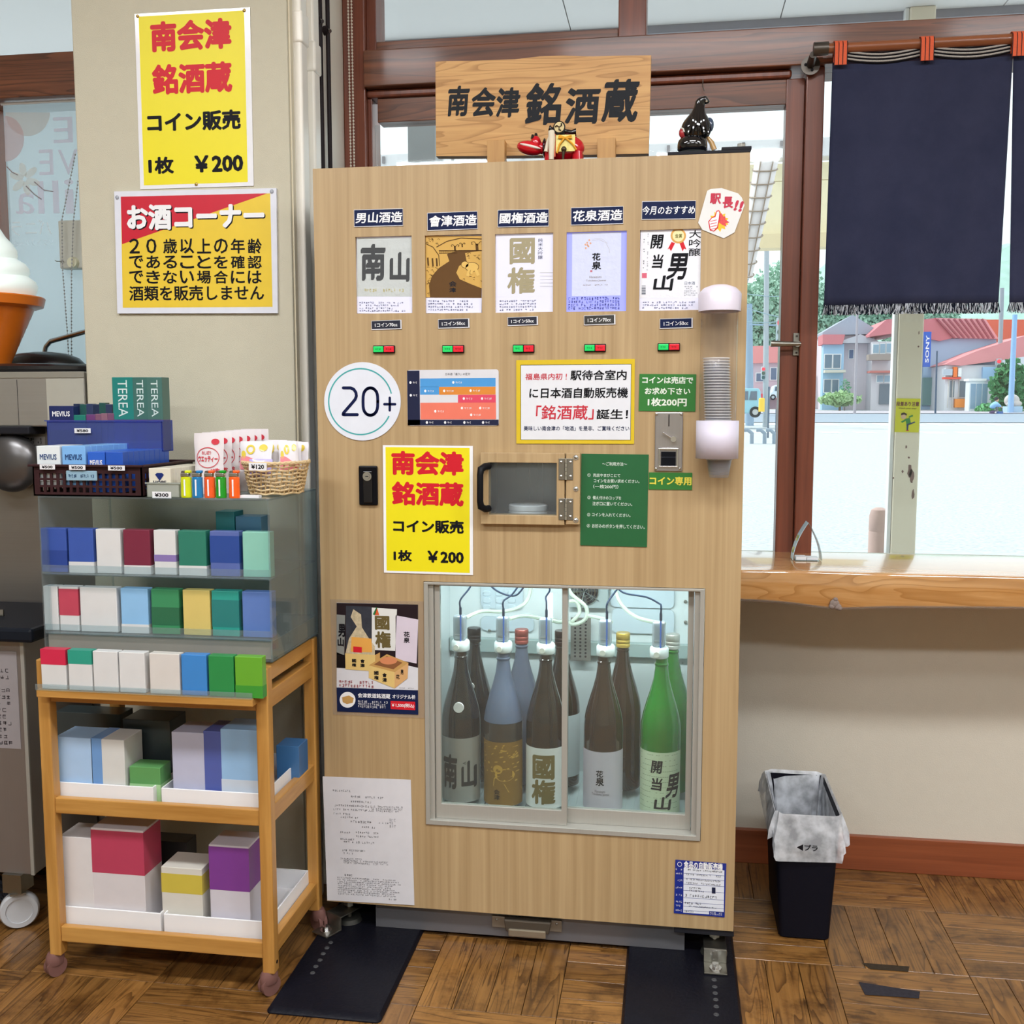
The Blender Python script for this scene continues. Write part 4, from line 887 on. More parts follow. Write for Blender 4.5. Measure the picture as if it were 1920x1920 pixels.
# ---- coin acceptor
p0_, p1_ = at(1227, 883, Y=0), at(1281, 772.8, Y=0)
ca = MB().box(p0_.x, p1_.x, -.005, -.0002, p0_.z, p1_.z).build('coin_acceptor', BRUSHED('#B4B0B0', .22, 'Z', 'polished', metal=.7), vm, bev=.002)
def D(x, y): p = at(880+x*.27083, 660+y*.27083, Y=-.005); return p.x, p.z
for x_, y_ in ((1297, 430), (1467, 430), (1292, 807), (1458, 807)): X, Z = D(x_, y_); MB().ball((X, -.005, Z), .0036, .003, .0036, 10, 5).build('rivet', M['chrome'], ca, smooth=True)
a, b = D(1378, 515), D(1384, 432); MB().box(a[0], b[0]+.0006, -.0056, -.005, a[1], b[1]).build('coin_slot', M['black'], ca)
X, Z = D(1413, 603); lv = MB().cyl((X, -.014, Z), (X, -.005, Z), .0062, n=20).build('return_lever', M['chrome'], ca, smooth=True)
e = D(1338, 558); MB().bar((X, -.011, Z), (e[0], -.011, e[1]), .003, .0055, up=(0, 1, 0)).build('lever_arm', M['chrome'], lv, bev=.001)
a, b = D(1308, 798), D(1448, 665); rc = rectframe(a[0], b[0], a[1], b[1], .0035, -.009, -.005).build('return_cup', M['chrome'], ca, bev=.001)
a, b = D(1326, 788), D(1430, 690); MB().box(a[0], b[0], -.007, -.005, a[1], b[1]).build('cup_flap', P('#14161C', .3), rc); MB().box(a[0], b[0], -.0085, -.007, (a[1]+b[1])/2+.002, (a[1]+b[1])/2+.0045).build('flap_lip', P('#2A2C34', .3), rc)

# ---- cup dispenser with its cups
tcx = at(1347, 700, Y=-.045).x; TY = -.046; ztop_ = at(1347, 533, Y=TY).z; zc0 = at(1347, 581, Y=TY-.04).z; zs1 = at(1347, 789, Y=TY-.04).z; zs0 = at(1347, 861, Y=TY-.04).z
cdp = thing('cup_dispenser', 'clear plastic cup tube with white lid and sleeve fixed to the machine front', 'dispenser', (tcx, TY, zs0))
MB().lathe((tcx, TY, 0), [(.0395, zs0+.006), (.0395, zc0+.008)], 40).build('tube', CLEAR('#F6F4F2', .96, .03), cdp, smooth=True)
MB().lathe((tcx, TY, 0), [(.0445, zc0), (.0455, ztop_-.021), (.043, ztop_-.017), (.034, ztop_-.008), (.018, ztop_-.002), (0, ztop_)], 40).build('cap', P('#E4DCEA', .35, coat=.2), cdp, smooth=True)
MB().lathe((tcx, TY, 0), [(.0445, zs0), (.0445, zs1)], 40, sy=.96).build('sleeve', P('#DCD6E6', .4), cdp, smooth=True, solid=.002)
MB().box(tcx-.015, tcx+.015, TY+.042, -.0005, zs0+.01, zs1-.01).box(tcx-.015, tcx+.015, TY+.042, -.0005, zc0+.004, zc0+.02).build('mount', P('#DCD6E6', .4), cdp)
CUPM = CLEAR('#EEF0F4', .90, .08); CUPR = CLEAR('#F4F4F8', .35, .1)
cup = None; zl = at(1352, 895, Y=TY).z
for k in range(37):
    zc_ = zl+k*.0060; ox = .006-.010*(k/36) if k > 5 else .006
    if cup is None:
        cup = MB().lathe((0, 0, 0), [(0, 0), (.0205, 0), (.0215, .003), (.0272, .0385)], 26).build('plastic_cup', CUPM, smooth=True); ORG[cup.name] = Vector()
        MB().lathe((0, 0, 0), [(.0272, .0385), (.0290, .0385), (.0292, .0398), (.0288, .0405), (.0270, .0405)], 26).build('rim', CUPR, cup, smooth=True)
        tag(cup, 'clear plastic cup nested in the stack inside the cup tube', 'cup', 'clear cups stacked in the dispenser'); o = cup
    else: o = copy_tree(cup)
    o.location = (tcx+ox-.001, TY, zc_)
cup['label'] = 'lowest clear plastic cup, sticking out below the white sleeve'; o['label'] = 'topmost clear plastic cup of the stack in the cup tube'
for o_ in C.objects:
    if o_.name.startswith('plastic_cup.') and o_ is not o: o_['label'] = 'clear plastic cup nested between others of the stack in the cup tube'

# ================================================================== POSTERS AND STICKERS ON THE MACHINE
s = Sheet('thumb_sticker', 'white cut-cornered sticker with a thumbs-up drawing and red characters at the top right', 'sticker', ((1320, 354), (1396, 354), (1396, 447), (1320, 447)), 0, P('#E6E6E4', .3, coat=.3),
          poly=[(1326, 358), (1333, 354.5), (1353, 353), (1384, 363), (1391, 371), (1396, 385), (1377, 436), (1357, 447), (1317, 431), (1309, 418)])
s.zoom = Z3
s.texts([('駅', (305, 995, 362, 1050)), ('長', (370, 1012, 424, 1072))], P('#C01C40', .4), bold=.04); s.texts([('!', (432, 1030, 448, 1085)), ('!', (456, 1035, 474, 1090))], P('#C01C40', .4), bold=.05, shear=.25)
pts = []
for i in range(22): a = i*2*math.pi/22; rr_ = 52 if i % 2 else 36; pts.append((350+rr_*math.cos(a), 1140+rr_*1.05*math.sin(a)))
s.poly(pts, P('#F2C020', .4), 'burst', 1)
s.poly([(345+(x-0), 1135+y) for x, y in ((8, -32), (18, -38), (30, -20), (38, -22), (40, -5), (60, 10), (40, 15), (45, 32), (22, 22), (6, 10))], P('#E04848', .4, noise=.4, nscale=300), 'burst', 2)
s.poly([(296, 1140), (312, 1120), (330, 1112), (338, 1085), (352, 1082), (358, 1096), (354, 1128), (350, 1150), (346, 1172), (326, 1192), (304, 1186)], RED, 'thumb', 3)
s.poly([(301, 1142), (314, 1124), (333, 1117), (341, 1090), (350, 1087), (353, 1097), (349, 1128), (345, 1150), (341, 1169), (324, 1187), (308, 1182)], WH, 'thumb', 4)
mb = MB(); [band(mb, [(306, 1140+i*14), (340, 1132+i*14)], 5, s, s.yy(5)) for i in range(4)]; s.put(mb, 'line_art', RED)
# 20+ roundel
s = Sheet('age_sticker', 'large round white sticker reading 20+ in a thin teal ring', 'sticker', ((608.3, 680.7), (751.9, 680.7), (751.9, 824.3), (608.3, 824.3)), 0, P('#E4E8F2', .35), poly=[(680.1+71.8*math.cos(i*math.pi/36), 752.5+73.5*math.sin(i*math.pi/36)) for i in range(72)])
s.zoom = ZC; mb = MB()
pts = [(395+272*math.cos(math.radians(a)), 425-282*math.sin(math.radians(a))) for a in range(14, 337, 4)]
band(mb, pts, 12, s, s.yy(2)); s.put(mb, 'ring', P('#3FA8A8', .4))
mb = MB(); IND = P('#151D45', .4)
def stroke(mb, pts, w_):
    band(mb, pts, w_, s, s.yy(3)); ww = w_*.219*.0012/2
    for p in pts: c = s.l(*p); mb.flat([(c[0]+ww*math.cos(i*math.pi/6), c[1]+ww*math.sin(i*math.pi/6)) for i in range(12)], s.yy(3)-.00003)
stroke(mb, [(248, 308), (310, 308), (338, 320), (356, 348), (360, 378), (350, 405), (330, 430), (250, 522), (247, 536), (262, 537), (368, 537)], 27)
stroke(mb, [(480+62*math.cos(t_) * (1 if abs(math.cos(t_)) < .8 else 1.02), 425+(117 if True else 0)*(abs(math.sin(t_))**.62)*(1 if math.sin(t_) > 0 else -1)) for t_ in [i*math.pi/16 for i in range(33)]], 27)
stroke(mb, [(600, 447), (692, 447)], 22); stroke(mb, [(646, 393), (646, 500)], 22)
s.put(mb, 'numerals', IND)
# chart
s = Sheet('chart_card', 'rounded card with a blue, orange and red chart of blocks', 'poster', ((763.3, 694), (935.2, 692.4), (935.7, 797.8), (765, 797.8)), 0, P('#DCDCE2', .35), round_=.006)
s.zoom = ZC; DK = P('#262A44', .4)
s.fill((797, 160, 903, 628), DK); s.fill((800, 580, 1578, 628), DK); s.fill((905, 225, 1552, 298), P('#4C9ADA', .4)); s.fill((905, 298, 1068, 366), P('#4C9ADA', .4)); s.fill((1068, 299, 1552, 366), P('#DE8A34', .4))
s.fill((1230, 367, 1554, 434), P('#E04864', .4)); s.fill((908, 434, 1556, 578), P('#EC7A64', .4)); s.text('日本酒「造り」の区分', (1122, 178, 1335, 200), P('#55565E', .5), bold=0)
mb = MB()
for (x_, y_, w_) in ((1190, 261, 65), (950, 334, 65), (1112, 333, 85), (1338, 331, 110), (1280, 399, 65), (1436, 399, 80), (1036, 508, 65), (1264, 480, 100), (1420, 480, 115), (1343, 539, 95), (823, 262, 55), (826, 371, 55), (964, 604, 60), (1120, 604, 60), (1285, 604, 60), (1445, 604, 60)):
    c = [(x_+10*math.cos(i*.785), y_+12*math.sin(i*.785)) for i in range(8)]; mb.flat([s.l(*p) for p in c], s.yy(3)); scribble(mb, s.rect(x_+20, y_-8, x_+20+w_*.85, y_+9), 1, s.yy(3), fill=1, h=.9)
s.put(mb, 'small_print', WH)
# news poster
s = Sheet('news_poster', 'white poster with yellow border and black and red brush lettering', 'poster', ((968, 675), (1190.6, 673.5), (1188.8, 832), (968.6, 832)), 0, P('#DDBE22', .3, coat=.5))
s.zoom = ZD; s.fill((356, 86, 1120, 610), INK, k=1); s.fill((359, 90, 1117, 607), P('#E6E8EE', .3, coat=.4), 'paper', 2)
s.texts([('福島県内初', (388, 148, 645, 194)), ('!', (668, 150, 676, 192)), ('「', (463, 370, 500, 445)), ('銘酒蔵', (500, 368, 822, 470)), ('」', (825, 395, 862, 468))], P('#C8283C', .4), bold=.02, k=4, shear=.05, brush=True)
s.texts([('駅待合室内', (700, 124, 1090, 196)), ('に日本酒自動販売機', (416, 246, 1100, 320)), ('誕生！', (880, 396, 1100, 466)), ], INK, bold=.03, k=4, shear=.05, brush=True)
s.text('美味しい南会津の「地酒」を是非、ご賞味ください', (378, 512, 1108, 546), P('#18284E', .4), bold=.02, k=4, brush=True)
# yellow sale poster
def sale(s, r1, r2, r3, r4, r5, f, **kw):
    s.fill(f, YEL, 'yellow_field', 1); s.texts([('南会津', r1), ('銘酒蔵', r2)], RED, bold=.045, **kw); s.texts([('コイン販売', r3), ('1枚', r4), ('￥200', r5)], INK, bold=.04, **kw)
s = Sheet('sale_poster', 'yellow coin sale poster with red characters on the machine front', 'poster', ((719, 834.4), (887.5, 836.3), (886.7, 1077.9), (719.5, 1073.5)), 0, WH); s.zoom = ZC
sale(s, (660, 850, 1280, 1056), (663, 1112, 1280, 1320), (674, 1438, 1280, 1552), (678, 1695, 836, 1792), (968, 1705, 1280, 1808), (614, 818, 1330, 1882))
# green instruction card
GRC = P('#1F6238', .35, coat=.15, noise=.06)
s = Sheet('instruction_card', 'tall dark green card of numbered white instructions beside the hatch', 'poster', ((1089.9, 850.4), (1215.3, 852.3), (1214.2, 1025.6), (1088.5, 1022.4)), 0, GRC, gap=.0175 if False else .0012); s.zoom = ZD
s.texts([('〜ご利用方法〜', (920, 762, 1092, 788)), ('①', (818, 840, 840, 862)), ('売店やまびこにて', (857, 842, 1045, 866)), ('コインをお買い求めください。', (862, 880, 1178, 906)), ('（一枚200円）', (858, 918, 1032, 945)), ('②', (818, 995, 840, 1018)), ('備え付けのコップを', (855, 997, 1052, 1022)),
         ('注ぎ口に置いてください。', (853, 1038, 1128, 1064)), ('③', (816, 1114, 838, 1137)), ('コインを入れてください。', (850, 1115, 1116, 1140)), ('④', (814, 1190, 836, 1213)), ('お好みのボタンを押してください。', (850, 1193, 1214, 1221))], P('#D8E8DC', .4), bold=.012)
GRS = P('#2F7A34', .35, coat=.15)
s = Sheet('coin_notice', 'small green notice with three lines of bold white characters above the coin slot', 'sticker', ((1200.4, 701.2), (1306, 702), (1303, 771.6), (1196.3, 770.5)), 0, GRS); s.zoom = ZD
s.texts([('コインは売店で', (1197, 170, 1550, 220)), ('お求め下さい', (1215, 247, 1530, 295)), ('1枚200円', (1235, 318, 1505, 376))], P('#E8F0E4', .4), bold=.03)
s = Sheet('coin_only_notice', 'small green notice with bold yellow characters below the coin slot', 'sticker', ((1216.6, 885.6), (1297.9, 886.5), (1297.9, 918.6), (1216.6, 917.6)), 0, GRS); s.zoom = ZD
s.text('コイン専用', (1248, 862, 1538, 922), P('#E8DC50', .4), bold=.03)
# food vending registration label
BL = P('#1A2E8C', .35, coat=.2)
s = Sheet('registration_label', 'blue and white registration form label at the lower right corner of the machine', 'sticker', ((1265.8, 1611.3), (1361, 1618.6), (1359.3, 1719.4), (1264.2, 1711.4)), 0, BL); s.zoom = ZG
s.poly([(270, 638), (603, 660), (597, 1028), (266, 1005)], P('#E6EAF4', .35), 'form_field', 1)
s.texts([('食品の自動販売機', (270, 592, 590, 655)), ('◯', (218, 590, 256, 628))], WH, bold=.03)
mb = MB(); [band(mb, [(268, 680+i), (602, 702+i)], 3, s, s.yy(2)) for i in (2, 42, 92, 142, 202, 240, 272, 305)]; s.put(mb, 'form_rule', BL); s.poly([(478, 992), (598, 1000), (597, 1030), (478, 1024)], BL, 'form_field', 2)
s.poly([(500, 798), (530, 800), (530, 850), (500, 848)], DK, 'form_field', 3)
mb = MB()
for (x_, y_, X_, Y_) in ((300, 655, 590, 672), (290, 692, 580, 708), (290, 732, 580, 748), (290, 762, 580, 778), (315, 797, 420, 812), (315, 820, 440, 836), (280, 860, 560, 884), (280, 920, 430, 940), (300, 952, 540, 966), (275, 988, 370, 1004)): scribble(mb, s.rect(x_, y_, X_, Y_), 1, s.yy(4), fill=1, h=.8, seed=y_)
s.put(mb, 'small_print', INK)['kind'] = 'stuff'
mb = MB()
for y_ in (650, 685, 740, 800, 860, 915, 948, 985): scribble(mb, s.rect(205, y_-8, 262, y_+8), 1, s.yy(4), fill=1, h=.8, seed=y_)
scribble(mb, s.rect(485, 1002, 590, 1026), 2, s.yy(4), fill=1, h=.8); s.put(mb, 'small_print', WH)['kind'] = 'stuff'
# permit letter
s = Sheet('permit_letter', 'white printed letter with folds at the lower left of the machine', 'paper', ((608, 1455.3), (773.5, 1461.8), (774.4, 1696.3), (611.6, 1687.3)), 0, P('#DEDDE2', .5, bump=.2, bscale=6)); s.zoom = ZF
TX = P('#5A5A60', .6); mb = MB()
for i, (x_, y_, X_, Y_) in enumerate(((75, 1175, 190, 1190), (180, 1213, 372, 1228), (180, 1240, 305, 1255), (85, 1263, 290, 1278), (80, 1290, 465, 1304), (80, 1310, 190, 1324), (120, 1330, 232, 1345), (180, 1355, 315, 1372), (342, 1364, 400, 1376), (245, 1388, 325, 1402), (120, 1418, 178, 1430),
        (210, 1420, 362, 1434), (210, 1442, 362, 1456), (120, 1458, 210, 1471), (138, 1475, 340, 1490), (120, 1523, 270, 1536), (138, 1540, 200, 1552), (120, 1572, 262, 1584), (145, 1665, 205, 1680), (400, 1808, 452, 1820))): scribble(mb, s.rect(x_, y_, X_, Y_), 1, s.yy(2), fill=1, h=.7, seed=i)
scribble(mb, s.rect(295, 1270, 490, 1296), 2, s.yy(2), fill=1, h=.8, seed=31); scribble(mb, s.rect(138, 1588, 403, 1612), 2, s.yy(2), fill=1, h=.8, seed=32); scribble(mb, s.rect(105, 1690, 482, 1795), 9, s.yy(2), fill=.9, h=.6, seed=33)
s.put(mb, 'small_print', TX)['kind'] = 'stuff'
s.scrib((403, 1345, 455, 1398), 3, P('#9A9AA0', .6), fill=1, h=.9, name='stamp', k=2)
# souvenir box poster
s = Sheet('souvenir_poster', 'laminated poster of bottles and wooden measuring boxes with a red price', 'poster', ((622, 1123), (796, 1128), (796, 1346), (622, 1340)), 0, CLEAR('#F6F2EA', .9, .05), thick=.0004); s.zoom = ZF
s.poly([(98, 92), (570, 103), (570, 600), (98, 600)], P('#DCDCE2', .3, coat=.3), 'photo_field', 1)
s.poly([(98, 93), (570, 103), (570, 470), (440, 440), (98, 430)], P('#2A2024', .3), 'photo_field', 2); s.poly([(98, 380), (150, 400), (290, 480), (98, 470)], P('#1A1618', .3), 'photo_field', 3)
s.poly([(98, 160), (148, 165), (142, 400), (98, 390)], P('#8A8C88', .4), 'photo_field', 3); s.poly([(152, 110), (300, 115), (300, 400), (152, 390)], P('#3A3C44', .4, noise=.4, nscale=60), 'photo_field', 3)
s.poly([(302, 120), (448, 130), (438, 372), (302, 365)], P('#E2E2DE', .4), 'photo_field', 4); s.poly([(440, 165), (572, 190), (562, 445), (440, 420)], P('#D8CCDA', .4), 'photo_field', 4)
s.poly([(318, 165), (332, 120), (346, 165)], P('#D86030', .4), 'photo_field', 5); s.poly([(308, 160), (328, 118), (334, 122), (320, 165)], P('#2E7A40', .4), 'photo_field', 5)
s.texts([('國', (320, 168, 405, 250)), ('権', (322, 258, 412, 355))], P('#6A5C38', .5), bold=.04, k=6); s.texts([('花', (487, 260, 522, 292)), ('泉', (487, 294, 522, 325))], INK, bold=.03, k=6); s.texts([('男', (108, 215, 148, 290)), ('山', (104, 295, 140, 345))], INK, bold=.04, k=6)
WD = P('#E0C078', .5); WD2 = P('#C79A58', .5); WDd = P('#8A5A38', .5); CLf = P('#C8B898', .3, noise=.5, nscale=120)
s.poly([(150, 385), (320, 395), (320, 345), (280, 290), (245, 235), (240, 160), (195, 130), (180, 175), (215, 230), (170, 300)], CLf, 'bag', 5); s.poly([(185, 290), (300, 300), (305, 380), (180, 375)], P('#E8A850', .4), 'bag', 6)
s.poly([(148, 385), (322, 395), (322, 490), (150, 478)], WD, 'wooden_box', 7); s.poly([(322, 395), (350, 380), (350, 475), (322, 490)], WD2, 'wooden_box', 7); s.poly([(195, 345), (245, 350), (245, 382), (195, 378)], RED, 'price_tag', 8)
s.poly([(285, 455), (390, 390), (515, 440), (435, 495)], WD2, 'wooden_box', 8); s.poly([(315, 450), (390, 402), (480, 440), (428, 478)], WDd, 'wooden_box', 9); s.poly([(285, 455), (435, 495), (435, 588), (285, 528)], WD, 'wooden_box', 9); s.poly([(435, 495), (515, 440), (510, 530), (435, 588)], P('#D8A870', .5), 'wooden_box', 9)
disc(s, 400, 428, 50, 22, P('#D88A60', .3, coat=.5), 10, 'dish')
s.texts([('國', (188, 418, 212, 438)), ('権', (188, 442, 212, 462)), ('會', (236, 420, 262, 440)), ('津', (236, 445, 262, 466)), ('國', (316, 488, 342, 510)), ('権', (316, 514, 342, 538)), ('會', (364, 500, 390, 524)), ('津', (364, 526, 390, 552)), ('男', (470, 480, 486, 508)), ('花', (444, 508, 464, 535))], INK, bold=.03, k=11)
s.fill((100, 592, 571, 732), NAVY, 'navy_field', 6); s.text('会津鉄道銘酒蔵', (222, 618, 410, 646), WH, bold=.02, k=7); s.text('オリジナル枡', (422, 624, 555, 650), WH, bold=.02, k=7)
disc(s, 162, 655, 46, 46, WH, 7); s.poly([(130, 640), (170, 630), (198, 645), (192, 672), (158, 680), (134, 668)], WD2, 'wooden_box', 8); s.fill((412, 664, 554, 712), RED, 'price_tag', 7); s.text('￥1,500(税込)', (418, 676, 548, 702), WH, bold=.02, k=8)
s.scrib((222, 660, 400, 704), 3, WH, k=7, fill=.95, h=.8); s.scrib((112, 542, 325, 585), 2, P('#A02838', .5), k=7, fill=1, h=.7); s.scrib((462, 583, 552, 592), 1, TX, k=7, fill=1)

# ================================================================== ON TOP OF THE MACHINE
YS = .13
s = Sheet('wooden_signboard', 'natural wood board with large black brush characters standing on top of the machine', 'sign', ((597, 318), (1703, 285), (1690, 790), (597, 803)), YS, M['sign'], zoom=Z2, thick=.028, gap=-.028,
          poly=[(594, 318), (640, 314), (800, 312), (1000, 305), (1130, 290), (1250, 286), (1400, 290), (1560, 286), (1703, 284), (1697, 540), (1690, 790), (1300, 797), (900, 802), (597, 803), (595, 560)])
s.texts([('南', (655, 440, 768, 600)), ('会', (778, 448, 905, 602)), ('津', (905, 448, 1030, 606)), ('銘', (1055, 424, 1245, 645)), ('酒', (1260, 450, 1440, 640)), ('蔵', (1452, 405, 1642, 632))], P('#26282C', .55), bold=.045, shear=.06, brush=True)
sg = thing('sign_stand', 'pair of pale wooden blocks holding the signboard upright on the machine', 'stand', (.5, YS, 1.80))
for (a, b, c, d) in ((860, 718, 950, 850), (1425, 708, 1520, 850)):
    p0_ = at(600+a*.36458, d*.36458, Y=YS-.03); p1_ = at(600+c*.36458, b*.36458, Y=YS-.03)
    MB().box(p0_.x, p1_.x, YS-.032, YS-.002, 1.8002, p1_.z).box(p0_.x, p1_.x, YS-.002, YS+.05, 1.8002, s.c.z-s.Hh/2-.010).build('upright', WOOD('block', '#C99A5A', '#B4834A', axis='Z', fine=60, long=3), sg, bev=.001)
# red ox
def Q(x, y, Y): return at(940+x*.09375, 200+y*.09375, Y=Y)
YO = .060
b0 = Q(1250, 830, YO); ox = thing('red_ox_figure', 'red lacquered papier-mache ox with a gold saddle cloth and drum', 'figurine', (b0.x, YO, 1.8002))
RL = P('#C80F22', .15, coat=.8, noise=.05)
k = .09375*(YO-CAM.y)/1929*1.0  # metres per zoomed pixel
c = Q(1255, 840, YO)
mb = MB().ball(c, 400*k, .028, 260*k, 28, 16)
for dx in (-.03, .03):
    for dy in (-.012, .012): mb.tube([(c.x+dx, YO+dy, c.z-.012), (c.x+dx*1.15, YO+dy*1.2, 1.8003)], [.013, .009], 12)
mb.build('body', RL, ox, smooth=True)
h = Q(600, 800, YO); hdp = MB().ball(Q(570, 830, YO-.004), 265*k, .018, 135*k, 20, 12, rot=Matrix.Rotation(.22, 3, 'Y')).ball(Q(690, 740, YO-.004), 110*k, .014, 150*k, 16, 10).tube([Q(690, 800, YO), Q(870, 860, YO)], [.014, .012], 14).build('head', RL, ox, smooth=True)
mb = MB().ball(Q(580, 790, YO-.019), 215*k, .004, 30*k, 14, 8, rot=Matrix.Rotation(.26, 3, 'Y')); mb.build('mouth', P('#E8DAD0', .4), hdp, smooth=True)
MB().tube([Q(625, 640, YO-.01), Q(625, 560, YO-.01)], [.005, .0025], 8).tube([Q(690, 640, YO), Q(690, 535, YO)], [.006, .003], 8).build('horn', M['blackg'], hdp, smooth=True)
MB().ball(Q(870, 830, YO), .006, .022, .022, 14, 10).build('collar', M['blackg'], ox, smooth=True)
a, b = Q(1115, 970, YO), Q(1500, 620, YO); sd = MB().box(a.x, b.x, YO-.030, YO-.0285, a.z, b.z).build('saddle_cloth', P('#D8C878', .3, metal=.4, noise=.25, nscale=200), ox, bev=.001)
a, b = Q(1070, 1060, YO), Q(1112, 610, YO); MB().box(a.x, b.x, YO-.029, YO-.027, a.z, b.z).build('ribbon', P('#E0603A', .5), ox)
a, b = Q(1040, 1070, YO), Q(1080, 850, YO); MB().box(a.x, b.x, YO-.0295, YO-.0275, a.z, b.z).build('ribbon', P('#2F9E78', .5), ox)
MB().tube([Q(1000, 490, YO-.03), Q(1010, 620, YO-.032), Q(1000, 1060, YO-.03)], [.007, .008, .0055], 12).tube([Q(980, 560, YO-.03), Q(920, 720, YO-.03), Q(890, 900, YO-.03)], [.003, .003, .0045], 8).build('tassel', P('#DDD2BC', .9), ox, smooth=True)
YL = P('#E0A01C', .6)
MB().tube([Q(1270, 620, YO-.033), Q(1150, 580, YO-.033), Q(1140, 620, YO-.033), Q(1270, 625, YO-.033), Q(1400, 580, YO-.033), Q(1410, 620, YO-.033), Q(1270, 625, YO-.033)], .0024, 7).tube([Q(1260, 630, YO-.033), Q(1160, 760, YO-.033), Q(1115, 930, YO-.031)], .0022, 7).tube([Q(1290, 630, YO-.033), Q(1420, 740, YO-.033), Q(1500, 860, YO-.031)], .0022, 7).build('bow', YL, ox, smooth=True)
MB().ball(Q(1250, 850, YO-.034), .0062, .005, .0065, 12, 8).tube([Q(1245, 880, YO-.034), Q(1235, 1060, YO-.034)], [.0035, .0025], 8).build('bell', P('#4A4030', .35, metal=.7), ox, smooth=True)
dr = Q(1170, 440, YO-.01); drm = MB().cyl((dr.x, YO-.022, dr.z), (dr.x, YO+.006, dr.z), 118*k, n=28).build('drum', M['blackg'], ox, smooth=True)
MB().cyl((dr.x, YO-.0235, dr.z), (dr.x, YO-.022, dr.z), 95*k, n=28).build('drum_head', P('#D2BE86', .4), drm, smooth=True)
mb = MB()
for i in range(3): a = i*2.094+.5; mb.tube([(dr.x, YO-.0245, dr.z), (dr.x+.006*math.cos(a), YO-.0245, dr.z+.006*math.sin(a)), (dr.x+.009*math.cos(a+.5), YO-.0245, dr.z+.009*math.sin(a+.5))], [.0008, .0014, .0018], 6)
mb.build('drum_crest', M['blackg'], drm, smooth=True)
MB().tube([Q(960, 440, YO-.01), Q(1000, 450, YO-.01), Q(1400, 520, YO-.01), Q(1500, 510, YO-.01)], [.0085, .005, .006, .009], 12).box(dr.x-.012, dr.x+.012, YO-.015, YO+.01, c.z+.026, dr.z-.008).build('drum_saddle', M['blackg'], ox, smooth=True)
# black figurine
YF = .06
def G(x, y, Y=YF): return at(1240+x*.09375, 150+y*.09375, Y=Y)
kf = .09375*(YF-CAM.y)/1929
fg = thing('black_figurine', 'glossy black ceramic figurine with a bowed head, seen from behind on the machine top', 'figurine', (G(650, 1400).x, YF, 1.8345))
zb_ = 1.8345
def spine(pts, n=22, sy=.8):
    mb = MB(); rings = []
    for (x, y, r_) in pts:
        p = G(x, y); rings.append([(p.x+r_*kf*math.cos(2*math.pi*i/n)*(1+.0*i), YF+r_*kf*sy*math.sin(2*math.pi*i/n), max(p.z, zb_)) for i in range(n)])
    return loft(mb, rings, True, True)
spine([(620, 1440, 250), (620, 1400, 290), (620, 1300, 300), (620, 1200, 270), (630, 1140, 210), (640, 1120, 150)], sy=.85).build('seat', M['blackg'], fg, smooth=True, sub=1)
spine([(700, 1180, 210), (690, 1120, 265), (700, 1000, 300), (700, 900, 285), (710, 800, 240), (725, 700, 165), (745, 600, 112), (765, 500, 95), (800, 420, 118), (830, 370, 105), (850, 335, 60)], sy=.75).build('body', M['blackg'], fg, smooth=True, sub=1)
MB().tube([G(830, 400), G(900, 420), G(960, 450)], [.0095, .008, .002], 12).build('face', M['blackg'], fg, smooth=True)
MB().ball(G(905, 425, YF-.008), .0022, n=8, m=6).build('hairpin', P('#C8BCA8', .3), fg, smooth=True)
mb = MB()
for (x_, w_) in ((690, 0), (740, 0), (790, 0), (650, 0), (830, 0)): mb.tube([G(x_*.5+390, 480, YF-.0095), G(x_, 700, YF-.018), G(x_+(x_-740)*.5, 900, YF-.025), G(x_+(x_-740)*1.3, 1090, YF-.024)], [.003, .0035, .0045, .002], 8)
mb.build('hair_strand', M['blackg'], fg, smooth=True)
MB().ball(G(430, 1060, YF-.005), .009, .008, .012, 12, 8).build('sleeve', P('#B03038', .2, coat=.6, noise=.3, nscale=200), fg, smooth=True)
MB().tube([G(390, 960, YF-.008), G(440, 980, YF-.014), G(460, 1040, YF-.014)], .002, 6).build('sleeve_trim', P('#D8D4C8', .3), fg, smooth=True)
MB().ball(G(960, 900, YF+.0), .010, .009, .016, 12, 8).build('sleeve', P('#3A4A62', .12, coat=1), fg, smooth=True)
MB().tube([G(920, 1150), G(1000, 1250), G(1060, 1400)], [.004, .006, .006], 10).build('robe_edge', P('#B89058', .3, coat=.5), fg, smooth=True)
MB().tube([G(860, 1180), G(930, 1300), G(940, 1420)], [.004, .005, .005], 10).build('robe_edge', P('#C4CCD8', .2, coat=.6), fg, smooth=True)

# ================================================================== BOTTLES IN THE COOLER
def bottle(name, label, xc, y, body, lab, zbase=.277, col2=None, cap=None, ring=True, sgroup=None, smooth_=True):
    b = thing('sake_bottle', label, 'bottle', (xc, y, zbase), sgroup); K_ = .915
    pr = [(0, 0), (.045, 0), (.0515, .004), (.0525, .012), (.0525, .195), (.0515, .212), (.047, .235), (.038, .265), (.028, .295), (.0205, .322), (.0172, .345), (.0165, .352), (.0182, .354), (.0182, .358), (.0162, .360), (.0155, .385), (.0155, .392)]
    pr = [(r_*K_, z_) for r_, z_ in pr]
    if col2:
        low = [p for p in pr if p[1] <= .195]+[(.0524*K_, .204)]; high = [(.0524*K_, .2045)]+[p for p in pr if p[1] > .21]
        MB().lathe((xc, y, zbase), low, 36).build('body', body, b, smooth=True); MB().lathe((xc, y, zbase), high, 36).build('frosted_shoulder', col2, b, smooth=True)
    else: MB().lathe((xc, y, zbase), pr, 36).build('body', body, b, smooth=True)
    return b
